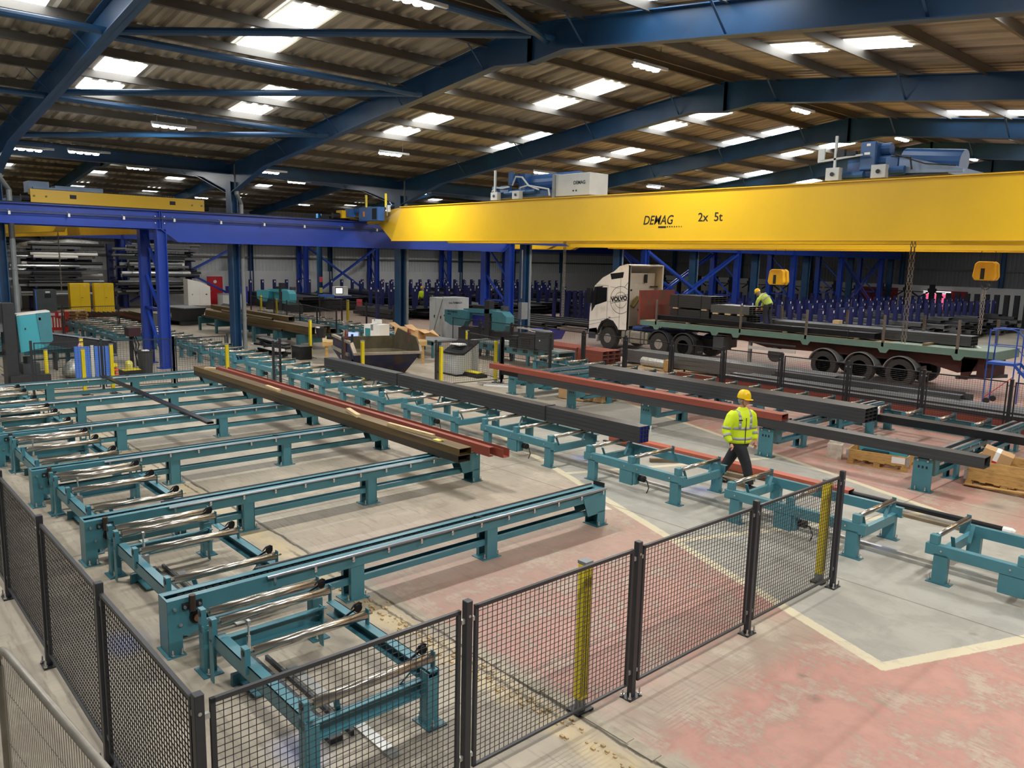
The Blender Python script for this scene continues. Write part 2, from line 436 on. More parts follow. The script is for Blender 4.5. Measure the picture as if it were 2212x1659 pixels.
slopes = [(EX, EZ, RX, RZ), (RX, RZ, RX + H2, EZ), (EX - H2, RZ, EX, EZ), (EX - 2 * H2, EZ, EX - H2, RZ)]
ceil = None
for s_ in slopes: 
    c_ = struct('ceiling', roof_slope(*s_), SHEET)
    if ceil is None: ceil = c_
# the ceiling closes past the camera too
struct('ceiling', MB().box(2.95, 16, Y0, Y1, EZ + .16, EZ + .2), SHEET)
# purlins (Z sections) along the hall, one object each
def purlin_mesh():
    mb = MB(); 
    mb.box(-.004, .004, Y0, Y1, -.21, 0); mb.box(-.07, 0, Y0, Y1, -.006, 0); mb.box(0, .07, Y0, Y1, -.21, -.204)
    mb.box(.06, .066, Y0, Y1, -.21, -.185)
    return mb.mesh('purlin', PURL)
PM = purlin_mesh()
for r in (RX, BAY2):
    for sgn in (-1, 1):
        for k in range(10):
            dx = .26 if k == 0 else 1.57 + 1.67 * (k - 1)
            if dx > 16: continue
            x = r + sgn * dx
            p = obj('purlin', PM, None, ceil); p.location = (x, 0, roofz(x) + .15)
            p.rotation_euler = (0, math.atan(SL) * (1 if sgn > 0 else -1), 0)
# ---------------------------------------------------------------- roof lights
SKY = emat('daylight_panel', '#f6fbff', SKY_E)
SKYD = emat('daylight_panel_far', '#f6fbff', SKY_E * .55)
pts = []
for y in (3.3, 8.35, 13.75, 18.25, 24.1, 28.9, 33.6, 38.6, 43.8, 49, 54, 59, 64, 69): pts += [(-19.75, -18.4, y), (-17.85, -16.5, y)]
for y in (1.0, 6.1, 10.4, 15.95, 21.0, 26.1, 31.3, 36.4, 41.6, 46.8, 52, 57, 62, 67): pts += [(-25.15, -23.95, y), (-23.3, -22.0, y)]
for y in (6.6, 12.1, 17.65, 23.2, 28.7, 34.2, 39.7, 45.2, 50.7, 56, 61.5): pts += [(-11.0, -9.75, y), (-9.3, -7.8, y)]
for y in (4.2, 9.7, 15.2, 20.7, 26.2, 31.7, 37.2, 42.7): pts += [(-5.35, -4.0, y), (-3.5, -2.1, y)]
for y in (3.8, 9.0, 14.1, 18.9, 25.1, 30.2, 35.3, 40.4, 45.5, 50.6, 55.7, 61): pts += [(-52.1, -50.8, y), (-56.6, -55.2, y), (-46.9, -45.4, y), (-41.5, -40.2, y), (-61, -59.6, y)]
for (xa, xb, y) in pts:
    xa, xb, y = xa * K, xb * K, y * K
    mb = MB()
    za, zb = roofz(xa) + .135, roofz(xb) + .135
    mb.add([(xa, y, za), (xb, y, zb), (xb, y + .93, zb), (xa, y + .93, za), (xa, y, za + .02), (xb, y, zb + .02), (xb, y + .93, zb + .02), (xa, y + .93, za + .02)],
           [(0, 3, 2, 1), (4, 5, 6, 7), (0, 1, 5, 4), (1, 2, 6, 5), (2, 3, 7, 6), (3, 0, 4, 7)])
    obj('roof_light', mb, SKY if xa > EX else SKYD, ceil)
# ---------------------------------------------------------------- portal frames
def rafter_mb(x0, z0, x1, z1, h0, h1, y):
    # tapered I section hanging under the line (x0,z0)-(x1,z1)
    mb = MB(); w = .125
    top = [(x0, z0), (x1, z1)]; bot = [(x0, z0 - h0), (x1, z1 - h1)]
    for (a, b), t in ((top, -.02), (bot, .02)):
        mb.prism([(a[0], a[1]), (b[0], b[1]), (b[0], b[1] + t), (a[0], a[1] + t)], 'y', y - w, y + w)
    mb.prism([top[0], top[1], bot[1], bot[0]], 'y', y - .007, y + .007)
    return mb
SPANS = {'first': (EX, RX, RX + H2), 'second': (EX - 2 * H2, EX - H2, EX)}
def frame(y, i):
    where = ['behind the viewpoint', 'nearest the viewpoint, steepest at upper left', 'second from the viewpoint, apex at upper centre', 'third from the viewpoint, apex above the crane', 'fourth from the viewpoint'] + [ORD[k] + ' from the viewpoint' for k in range(4, 12)]
    t = thing('portal_frame', 'blue steel roof portal frame, ' + where[i], 'roof frame', (0, y, 0))
    for nm, (xa, xr, xb) in SPANS.items():
        for sgn, xe in ((-1, xa), (1, xb)):
            mb = MB(); d = -sgn
            zr, ze = RZ - .02, EZ - .02
            xm = xe + d * 3.0; xn = xr + sgn * 1.1
            zf = lambda x: zr - SL * abs(x - xr)
            for (p, q, hp, hq) in ((xe, xm, 1.05, .58), (xm, xn, .58, .58), (xn, xr, .58, .82)):
                a = rafter_mb(p, zf(p), q, zf(q), hp, hq, 0); mb.add(a.v, a.f)
            # flange line carried through the haunch, stiffeners
            a = rafter_mb(xe, zf(xe), xm, zf(xm), .58, .58, 0); mb.add(a.v[8:16], a.f[6:12])
            mb.box(xr - .015, xr + .015, -.12, .12, zr - .82, zr - .02)
            obj('rafter', mb, NAVY, t)
        # fly braces
        for k in (1, 3, 5, 7):
            for sgn in (-1, 1):
                x = xr + sgn * (1.57 + 1.67 * (k - 1)) 
                obj('fly_brace', MB().bar((x, 0, roofz(x) - .58), (x - sgn * .02, -.6, roofz(x) + .0), .045, .012), NAVY, t)
    for xc in (EX, RX + H2, EX - 2 * H2):
        if xc < -60 and y > 70: continue
        mb = MB().ibeam((xc, 0, 0), (xc, 0, EZ - .6), .45, .26, .02, .014, up=(0, 1, 0))
        mb.box(xc - .3, xc + .3, -.2, .2, 0, .03)
        obj('column', mb, NAVY, t)
    return t
for i, y in enumerate(FRAMES): frame(y, i)
# valley beam and gutter, bracing tubes
vb = MB()
vb.ibeam((EX - .1, Y0, 7.15), (EX - .1, 70.2, 7.15), .3, .42, .02, .014)
solo('valley_beam', vb, NAVY, 'long dark blue beam joining the column heads under the roof valley', 'beam')
for i, y in enumerate(FRAMES[1:9]):
    m_ = MB(); m_.sm = False
    m_.tube([(EX + .35, y + .05, EZ), (EX + .35, y + .05, 6.2), (EX + .05, y + .33, 5.85), (EX + .05, y + .33, .05)], .085, 10)
    for z in (1.6, 3.4, 5.2): m_.lathe([(.1, -.04), (.1, .04)], (EX + .05, y + .33, z), 'z', 10)
    solo('downpipe', m_, GREY, 'grey rainwater downpipe on the ' + ORD[i] + ' valley column from the left', 'pipe')
def brace(p, q, lab):
    p, q = [(a[0] * K, a[1] * K, 4.1 + (a[2] - 4.1) * K) for a in (p, q)]
    solo('bracing_tube', MB().cyl(p, q, .075, 10), NAVY, lab, 'roof brace')
brace((-18.1, 5.2, 8.47), (-13.5, 12.5, 8.98), 'long level blue roof tube reaching the second apex from the left')
brace((-18.4, 5.2, 8.43), (-18.4, 13.0, 8.43), 'blue roof tube slanting down just under the upper left purlins')
brace((-22.95, 5.2, 7.92), (-18.3, 13.0, 8.44), 'blue roof tube, level in the picture, ending halfway up the second rafter')
brace((-23.4, 5.2, 7.87), (-23.6, 13.0, 7.84), 'blue roof tube slanting above the four-lamp fitting at left')
brace((-27.8, 5.2, 7.36), (-23.4, 13.0, 7.86), 'lowest blue roof tube of the left bay')
brace((-18.4, -2.8, 8.44), (-18.2, 5.1, 8.46), 'blue roof tube entering at the upper left corner')
brace((-23.5, -2.8, 7.86), (-23.4, 5.1, 7.87), 'blue roof tube at the left edge below the upper corner one')
brace((-13.2, 5.2, 8.98), (-13.3, 13.0, 8.98), 'blue ridge tube running out over the camera at top centre')
brace((-9.0, 5.2, 8.4), (-13.5, 13.0, 8.95), 'short blue tube meeting the second apex from the upper right')
# ---------------------------------------------------------------- LED fittings
LENS = emat('led_lens', '#f4f8ff', 30)
def light_proto():
    t = thing('ceiling_light', 'x', 'light')
    b = MB(); b.box(-.04, .04, -.45, .75, 0, .06); b.box(-.1, .1, -.42, .42, -.03, 0)
    obj('housing', b, LGREY, t)
    for k in range(4):
        l = MB(); l.sm = True
        l.lathe([(.02, -.055), (.075, -.05), (.1, -.02), (.1, 0)], (0, -.33 + .22 * k, -.03), 'z', 12)
        obj('lamp_lens', l, LENS, t)
    w = MB(); w.cyl((0, -.3, .06), (0, -.3, .5), .006, 4); w.cyl((0, .5, .06), (0, .5, .5), .006, 4)
    obj('hanger', w, PURL, t)
    return t
LP = light_proto()
LY1 = [-6.5, .9, 8.5, 16.2, 23.8, 31.3, 38.8, 46.5, 54]
LY2 = [1.3, 8.9, 15.75, 23.2, 30.6, 37.8, 45.2, 53]
spots = [(-29.5, 5.7, 'outermost LED fitting at the left edge above the crane rail'), (-29.2, 7.3, 'four-lamp LED fitting over the left yellow crane carriage'), (-29.5, 13.75, 'four-lamp LED fitting just right of the second valley column')]
spots += [(-24.75, y, 'four-lamp LED fitting in the left roof row, %s from the left' % ORD[max(0, i)]) for i, y in enumerate(LY1)]
spots += [(-12.85, y, 'four-lamp LED fitting in the row by the ridge, %s from the left' % ORD[i]) for i, y in enumerate(LY2)]
spots += [(-1.5, y, 'four-lamp LED fitting in the right roof row, %s along' % ORD[i]) for i, y in enumerate((1.5, 9, 16.5, 24, 31.5, 39))]
spots += [(-37.5, y, 'LED fitting beyond the valley, near row, %s from the left' % ORD[i]) for i, y in enumerate((4, 11.5, 19, 26.5, 34, 41.5, 49))]
spots += [(-46.5, y, 'LED fitting beyond the valley, ridge row, %s from the left' % ORD[i]) for i, y in enumerate((7, 14.5, 22, 29.5, 37, 44.5, 52))]
spots += [(-58, y, 'LED fitting beyond the valley, far row, %s from the left' % ORD[i]) for i, y in enumerate((6, 14, 22, 30, 38, 46))]
AL = bpy.data.lights.new('led_light', 'AREA'); AL.shape = 'RECTANGLE'; AL.size = .2; AL.size_y = .9; AL.energy = LAMP_W; AL.color = (1, .985, .95)
AF = AL.copy(); AF.energy = LAMP_W * .38
for i, (x, y, lab) in enumerate(spots):
    x, y = x * K, y * K
    z = roofz(x) - .5
    if i == 0: o = LP; o.location = (x, y, z); o['label'] = lab
    else: o = dup(LP, (x, y, z), 0, lab)
    if x < EX + 3 and x > EX: continue
    lo = bpy.data.objects.new('led_light', AL if (x > EX and y < 41) else AF); COL.objects.link(lo); lo.location = (x, y, z - .1)
# ---------------------------------------------------------------- walls
def cladding(ax, c, a0, a1, z0, z1, depth=.04, pit=.3):
    mb = MB(); prof = []; n = int((a1 - a0) / pit)
    for i in range(n):
        a = a0 + i * pit; prof += [(a, 0), (a + .16, 0), (a + .19, depth), (a + .27, depth)]
    vs = []
    for z in (z0, z1):
        for (a, d) in prof: vs.append((c - d, a, z) if ax == 'x' else (a, c + d, z))
    m_ = len(prof)
    return mb.add(vs, [(i, i + 1, m_ + i + 1, m_ + i) for i in range(m_ - 1)])
XW, YW = -62.0, 73.0
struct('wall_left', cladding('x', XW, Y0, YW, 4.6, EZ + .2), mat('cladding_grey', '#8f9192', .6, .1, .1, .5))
struct('wall_left_sheets', cladding('x', XW + .02, Y0, YW, 2.6, 4.6), mat('cladding_pale', '#c6c8c6', .6, .05, .06, .5)).name = 'wall_left.001'
struct('trim_1', MB().box(XW, XW + .25, Y0, YW, 0, 2.6), WALLD)
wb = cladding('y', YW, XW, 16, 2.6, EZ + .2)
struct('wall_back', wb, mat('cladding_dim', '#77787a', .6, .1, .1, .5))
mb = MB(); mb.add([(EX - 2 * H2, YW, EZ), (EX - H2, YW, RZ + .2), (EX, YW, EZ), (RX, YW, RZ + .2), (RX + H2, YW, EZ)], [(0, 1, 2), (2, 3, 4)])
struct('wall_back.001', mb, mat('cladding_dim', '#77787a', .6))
struct('trim_2', MB().box(XW, 16, YW - .25, YW, 0, 2.6), WALLD)
struct('wall_front', MB().box(XW, -36, Y0 - .1, Y0, 0, EZ), WALLC)
# rails and posts of the walls
mb = MB()
for z in (3.6, 5.2): mb.box(XW + .05, XW + .15, Y0, YW, z, z + .14)
for y in FRAMES: pass
obj('wall_rail', mb, PURL, bpy.data.objects['trim_1'], kind='stuff')
mb = MB()
for z in (3.9, 5.4): mb.box(XW, 16, YW - .14, YW - .05, z, z + .14)
obj('wall_rail', mb, PURL, bpy.data.objects['trim_2'], kind='stuff')
for i, x in enumerate((-54, -45.6, -38, -29.4, -21.5, -13.2, -5, 2.5)):
    obj('wind_post', MB().ibeam((x, YW - .35, 2.6), (x, YW - .35, 7.2), .3, .3, .02, .014, up=(1, 0, 0)), NAVY, bpy.data.objects['trim_2'])
# doors
def door(n, ax, c, a0, a1, z1, m_):
    mb = MB()
    mb.box(c, c + .06, a0, a1, 0, z1) if ax == 'x' else mb.box(a0, a1, c - .06, c, 0, z1)
    o = struct('door_%d' % n, mb, m_)
    h = MB(); h.box(c + .06, c + .1, a0 + .1, a0 + .25, 1.0, 1.05) if ax == 'x' else h.box(a0 + .1, a0 + .25, c - .1, c - .06, 1.0, 1.05)
    obj('door_handle', h, ZINC, o); return o
d1 = door(1, 'x', XW + .26, 23.6, 24.8, 2.15, REDP)
obj('door_sign', MB().cyl((XW + .33, 24.2, 1.75), (XW + .335, 24.2, 1.75), .13, 12), PAPER, d1)
door(2, 'y', YW - .26, -33, -29.6, 2.3, mat('dark_red_door', '#8f1522', .5))
d3 = door(3, 'y', YW - .26, -27.4, -23.9, 2.2, mat('dark_red_door', '#8f1522', .5))
GLOW = emat('lit_red_opening', '#ff6f96', .9)
obj('lit_pane', MB().box(-27.2, -25.3, YW - .36, YW - .33, .6, 1.95), GLOW, d3)
obj('strip_light', MB().box(-27.4, -25.2, YW - .4, YW - .36, 1.95, 2.15), emat('strip_white', '#ffffff', 1.6), d3)
# ================================================================ CRANE RUNWAYS AND CRANES
def post_pair(y, xa, xb, top, lab, brace=True):
    t = thing('crane_post', lab, 'crane post', (0, y, 0))
    for x in (xa, xb):
        mb = MB().ibeam((x, 0, 0), (x, 0, top), .34, .32, .02, .014, up=(0, 1, 0)); mb.box(x - .25, x + .25, -.25, .25, 0, .03)
        obj('leg', mb, BLUE, t)
    mb = MB(); s = 1 if xb > xa else -1
    for (z0, z1) in ((.3, 1.9), (1.9, 3.2), (3.2, 4.6)): mb.bar((xa + s * .15, 0, z0), (xb - s * .15, 0, z1), .1, .07)
    mb.box(min(xa, xb), max(xa, xb), -.05, .05, 2.0, 2.08)
    obj('lattice', mb, BLUE, t)
    return t
XR1, XR2, XR3 = -28.5, -30.3, -60.2
TOP = 5.42
def runway(x, spans, lab, posts_bottom):
    t = thing('crane_runway', lab, 'crane runway', (x, 0, 0))
    for (ya, yb, d) in spans:
        mb = MB(); w = .15
        mb.box(-w, w, ya, yb, TOP - .025, TOP)
        if d > .8:
            a = .62; bp = [(ya, TOP - .62), (ya + .55, TOP - d), (yb - .55, TOP - d), (yb, TOP - .62)]
            mb.prism([(ya, TOP - .01), (yb, TOP - .01)] + bp[::-1], 'x', -.008, .008)
            for p, q in zip(bp[:-1], bp[1:]): mb.bar((0, p[0], p[1]), (0, q[0], q[1]), w * 2, .025)
        else:
            mb.box(-.008, .008, ya, yb, TOP - d, TOP); mb.box(-w, w, ya, yb, TOP - d, TOP - d + .025)
        for yy in (ya + .03, yb - .03): mb.box(-w, w, yy - .012, yy + .012, TOP - .6, TOP)
        obj('girder', mb, BLUE, t)
    r = MB().box(-.03, .03, spans[0][0], spans[-1][1], TOP, TOP + .05)
    obj('rail', r, CHAIN, t)
    return t
sp1 = [(-6, 9.35, .62), (9.35, 25.4, 1.03), (25.4, 35.4, .66), (35.4, 45.0, .66), (45.0, 52, .66), (52, 59, .66), (59, 69.5, .66)]
rw1 = runway(XR1, sp1, 'bright blue crane runway crossing the picture in front of the columns', 0)
mb = MB(); mb.cyl((.2, -6, TOP - .28), (.2, 25, TOP - .28), .02, 6); mb.cyl((.2, -6, TOP - .23), (.2, 25, TOP - .23), .012, 6)
obj('conductor_rail', mb, DGREY, rw1)
clip = MB(); clip.box(.17, .22, -.03, .03, -.1, 0); clip.bar((0, 0, .05), (.2, 0, 0), .02, .02)
cm = clip.mesh('clip', WHITE)
for i in range(16):
    c = obj('clip', cm, None, rw1); c.location = (0, -5 + 1.62 * i + .2, TOP - .26)
b = MB()
for y in (9.2, 9.5):
    for z in (TOP - .2, TOP - .42): b.cyl((.008, y, z), (.05, y, z), .025, 6)
obj('bolt', b, CHROME, rw1)
runway(XR2, [(-6, 9.35, .62), (9.35, 25.4, .62), (25.4, 45, .62), (45, 69.5, .62)], 'parallel blue crane runway just behind the front one', 0)
runway(XR3, [(-6, 17.2, .62), (17.2, 38, .62), (38, 54, .62), (54, 70, .62)], 'distant blue crane runway in front of the far left wall', 0)
runway(2.2, [(-6, 9.35, .62), (9.35, 25.4, .62), (25.4, 45, .62)], 'blue crane runway beyond the right edge of the picture', 0)
names = ['left of centre, pair of legs beside the black bin', 'beside the white-and-teal bandsaw and blue tray', 'just behind the white lorry cab', 'above the middle of the trailer, left one', 'above the middle of the trailer, right one', 'far down the hall behind the trailer rear', 'last one before the end wall']
for y, lab in zip((9.35, 25.4, 35.6, 45, 52.1, 59.2, 66.3), names): post_pair(y, XR1, XR2, TOP - (.62 if y < 10 or y > 26 else .62), 'bright blue crane leg pair ' + lab)
for i, y in enumerate((9.0, 17.2, 25.8, 31.2, 38, 46, 54)): post_pair(y, XR3, XR3 - 1.2, TOP - .62, 'distant blue crane leg pair, %s from the left along the far wall' % ORD[i])
def xbr(x, ya, yb, z0, z1, lab, w=.13):
    t = thing('cross_brace', lab, 'brace', (x, 0, 0))
    for o in (-.12, .12):
        obj('diagonal', MB().bar((o, ya, z0), (o, yb, z1), .05, w), BLUE, t)
        obj('diagonal', MB().bar((o * .8, ya, z1), (o * .8, yb, z0), .05, w), BLUE, t)
xbr(XR3, 17.5, 25.6, .4, 4.6, 'large blue X brace behind the near blue legs at left')
xbr(XR3, 31.4, 37.8, .4, 4.6, 'small blue X brace on the far wall behind the blue workbench')
xbr(XR1, 35.7, 44.9, .4, 4.7, 'blue X brace rising behind the lorry cab')
xbr(XR2, 35.7, 44.9, .4, 4.7, 'second blue X brace just behind the one at the cab')
xbr(XR1, 59.3, 66.2, .4, 4.7, 'dark blue X brace near the far end wall')
# ---------------------------------------------------------------- cranes
def girder_mb(xl, xr, y, zt, zb, w, flip=False):
    mb = MB()
    if not flip:
        out = [(xl + 3.3, zt), (xr, zt), (xr, zb), (xl + 2.6, zb)]
        f, k = y - w / 2, y + w / 2
        mb.add([(xl + 3.3, f, zt), (xl + 2.6, f, zb), (xl + .9, f + .5, zb + .66), (xl + .9, f + .5, zt - .1), (xl + 3.3, k, zt), (xl + 2.6, k, zb), (xl + .9, k + .3, zb + .66), (xl + .9, k + .3, zt - .1)], [(0, 3, 2, 1), (4, 5, 6, 7), (0, 4, 7, 3), (1, 2, 6, 5), (2, 3, 7, 6)])
        mb.box(xl, xl + 1.0, f + .5, k + .3, zb + .68, zt - .1)
    else: out = [(xl, zt), (xr, zt), (xr, zb + .66), (xr - .85, zb + .62), (xr - 2.6, zb), (xl, zb)]
    mb.prism(out, 'y', y - w / 2, y + w / 2)
    mb.box(xl + (0 if flip else 3.2), xr - (1.6 if flip else 0), y - w / 2 - .05, y + w / 2 + .05, zt, zt + .025)
    a, b_ = (xl + 2.6, xr) if not flip else (xl, xr - 2.6)
    mb.box(a, b_, y - w / 2 - .03, y + w / 2 + .03, zb - .02, zb)
    return mb
def carriage_mb(x, y0, y1, z0, z1, w=.22):
    mb = MB(); mb.box(x - w, x + w, y0, y1, z0, z1)
    return mb
def crane(y1, y2, lab, decorate=False, xl=-28.5, xr=2.2, zt=5.88, zb=4.66):
    t = thing('bridge_crane', lab, 'crane')
    for i, y in enumerate((y1, y2)):
        g = obj('girder', girder_mb(xl + .05, xr, y, zt, zb, .34), YEL, t)
        if i == 0 and decorate:
            A = text_mesh('lettering', 'DEMAG', .33, INK, g, (-13.72, y - .1735, 5.07), (pi / 2, 0, 0), .25)
            A.scale = (.86, 1, 1)
            text_mesh('lettering', '2x  5t', .3, INK, g, (-11.97, y - .1735, 5.125), (pi / 2, 0, 0))
            lm = MB(); lm.box(-13.2, -12.95, y - .176, y - .17, 4.975, 5.02)
            for k in range(7): lm.box(-12.92 + k * .075, -12.92 + k * .075 + .035 - k * .003, y - .176, y - .17, 4.985, 5.02)
            obj('lettering', lm, INK, g)
    obj('end_carriage', carriage_mb(xl, y1 - .9, y2 + .9, TOP + .1, zt - .06), YEL, t)
    for yy in (y1 - .55, y2 + .55): obj('wheel', MB().cyl((xl - .06, yy, TOP + .19), (xl + .06, yy, TOP + .19), .15, 14), CHAIN, t)
    return t
ca = crane(17.15, 19.85, 'large yellow double-girder bridge crane nearest the viewer with 2x 5t lettering', True)
# driving gear, control box, buffer posts at the left end
mb = MB(); mb.cyl((-28.5, 16.25, 5.6), (-28.5, 15.95, 5.6), .12, 12); obj('buffer', mb, BLACK, ca)
mb = MB(); mb.cb(-28.2, 16.6, 5.72, .3, .35, .32); mb.cyl((-28.1, 16.75, 5.8), (-27.6, 16.75, 5.8), .12, 12); mb.cyl((-28.1, 17.05, 5.8), (-27.9, 17.05, 5.8), .16, 12)
obj('drive_motor', mb, mat('motor_blue', '#2f5a94', .4), ca)
mb = MB(); mb.box(-27.75, -26.35, 17.02, 17.3, 5.4, 5.95)
for k in range(6): mb.box(-26.62 + k * .045, -26.6 + k * .045, 17.0, 17.03, 5.44, 5.86)
bev(obj('control_box', MB().box(-27.7, -26.3, 16.66, 16.96, 5.4, 5.92), mat('motor_blue', '#2f5a94', .4), ca), .01)
mb = MB()
for k in range(6): mb.box(-26.7 + k * .055, -26.67 + k * .055, 16.645, 16.665, 5.45, 5.86)
obj('vent', mb, BLACK, ca)
mb = MB(); mb.cb(-27.3, 16.65, 5.66, .1, .02, .2); obj('isolator_switch', mb, mat('switch_orange', '#d8863a', .5), ca)
for k, x in enumerate((-27.6, -26.2)): obj('buffer_post', MB().cyl((x, 16.95, 5.9), (x, 16.95, 6.42), .045, 8), YELS, ca)
mb = MB()
for k in range(5): mb.tube([(-28.2 + k * .12, 16.8, 5.9), (-28.1 + k * .12, 16.72, 5.55), (-27.85 + k * .07, 16.75, 5.5)], .018, 5)
obj('cable', mb, BLACK, ca)
mb = MB(); mb.cb(-25.95, 16.9, 5.85, .12, .12, .25); mb.tube([(-26.1, 16.95, 5.6), (-25.95, 16.85, 5.75), (-25.8, 16.95, 6.0), (-25.95, 16.95, 6.1)], .02, 5)
obj('cable_bracket', mb, LGREY, ca)
crane(26.9, 29.6, 'yellow double-girder bridge crane behind the nearest one, its hook blocks hanging over the trailer', False, zb=4.68)
BLU2 = mat('hoist_blue', '#2f5687', .35, 0, .08, 3)
# crane of the next bay
def crane_bay2(y0, y1, lab, deco):
    t = thing('bridge_crane', lab, 'crane')
    for y in (y0 + 1.5, y1 - 1.5):
        obj('girder', girder_mb(XR3, XR2 - .6, y, 5.88, 4.7, .36, True), YEL, t)
        mb = MB(); mb.cb(0, 0, 0, .1, .1, .1)
    c = carriage_mb(XR2, y0, y1, TOP + .12, TOP + .55, .17); obj('end_carriage', c, YEL, t)
    if deco:
        obj('hoist', MB().box(-43.2, -41.9, y0 + 1.4, y1 - 1.4, 5.9, 6.25), BLU2, t)
        mb = MB()
        for y in (y0 + 1.15, y1 - 1.25): mb.box(XR2 + .172, XR2 + .18, y, y + .2, TOP + .3, TOP + .43)
        obj('access_hole', mb, BLACK, t)
        mb = MB()
        for y in (y0 + .1, y0 + .45, y1 - .45, y1 - .1): mb.cyl((XR2 + .17, y, TOP + .33), (XR2 + .19, y, TOP + .33), .035, 8)
        obj('axle_cap', mb, mat('axle', '#8a7a30', .5), t)
        obj('buffer', MB().cyl((XR2, y0 - .25, TOP + .25), (XR2, y0, TOP + .25), .13, 10), BLACK, t); obj('buffer', MB().cyl((XR2, y1, TOP + .25), (XR2, y1 + .2, TOP + .25), .1, 10), BLACK, t)
        mb = MB(); mb.box(XR2 - 1.3, XR2 - .5, y0 + .1, y0 + .7, TOP + .5, TOP + .85); mb.box(XR2 - 1.2, XR2 - .6, y0 + .9, y0 + 2.4, TOP + .5, TOP + .75); mb.box(XR2 - .6, XR2 - .4, y0 + .2, y0 + 2.3, TOP + .6, TOP + .66)
        obj('control_box', mb, mat('pale_blue_box', '#8da5c4', .5), t)
        mb = MB()
        for k in range(22): mb.box(XR2 - .9, XR2 - .8, y0 + 3 + k * .09, y0 + 3.05 + k * .09, TOP + .5, TOP + .68)
        obj('cable_chain', mb, DGREY, t)
    return t
crane_bay2(5.87, 11.52, 'yellow crane of the next bay at left, end carriage above the blue runway', True)
crane_bay2(31.5, 36.5, 'distant yellow crane of the next bay, seen as a strip under the blue runway', False)
# ---------------------------------------------------------------- trolleys
BLU2 = mat('hoist_blue', '#2f5687', .35, 0, .08, 3)
def trolley_a():
    t = thing('hoist_trolley', 'blue hoist trolley with grey cabinet on the left half of the near yellow crane', 'hoist', (-20.2, 17.15, 5.9))
    for x in (.2, 1.25):
        for y in (0, 2.7): obj('wheel_block', MB().box(x - .16, x + .16, y - .08, y + .08, .05, .3), LGREY, t)
    mb = MB()
    for x in (.2, 1.25):
        for y in (0, 2.7): mb.cyl((x, y - .1, .18), (x, y - .085, .18), .045, 10)
    obj('axle_cap', mb, BLACK, t)
    mb = MB(); mb.box(.0, 2.6, .2, 2.5, .12, .3); mb.box(-.1, .7, .1, .25, .3, .5); mb.cyl((.45, .2, .28), (1.9, .2, .28), .09, 12)
    obj('frame', mb, BLU2, t)
    mb = MB(); mb.sm = False
    mb.cyl((1.0, 1.0, .62), (3.0, 1.0, .62), .28, 18); mb.cb(.85, .9, .6, .3, .7, .6); mb.cyl((.5, .6, .75), (.75, .6, .75), .16, 12)
    mb.cyl((.55, .35, .55), (.55, .35, .95), .1, 10)
    obj('hoist_drum', mb, BLU2, t)
    bev(obj('control_cabinet', MB().box(2.75, 4.15, .2, 1.0, .08, .72), LGREY, t), .01)
    text_mesh('lettering', 'DEMAG', .14, INK, t, (3.5, .197, .4), (pi / 2, 0, 0))
    mb = MB(); mb.cb(3.5, .197, .22, .06, .01, .04); mb.cb(3.62, .197, .22, .05, .01, .05); obj('socket', mb, BLACK, t)
    mb = MB(); mb.box(2.65, 2.75, .15, 1.2, .05, .75); obj('bracket', mb, GREY, t)
    mb = MB()
    mb.tube([(-.1, .1, .35), (.2, .05, .45), (.5, .05, .42), (.8, .05, .45)], .025, 6)
    mb.tube([(.9, .1, .5), (1.1, .05, .75), (1.4, .05, .72), (1.7, .05, .45), (2.3, .05, .35), (2.6, .05, .3), (2.65, .05, .1)], .028, 6)
    mb.tube([(1.3, .05, .2), (1.35, .03, .4), (1.7, .03, .45), (2.2, .03, .3)], .025, 6)
    obj('cable', mb, LGREY, t)
    obj('limit_switch_post', MB().box(.1, .16, 0, .06, .3, 1.0), LGREY, t)
    return t
trolley_a()
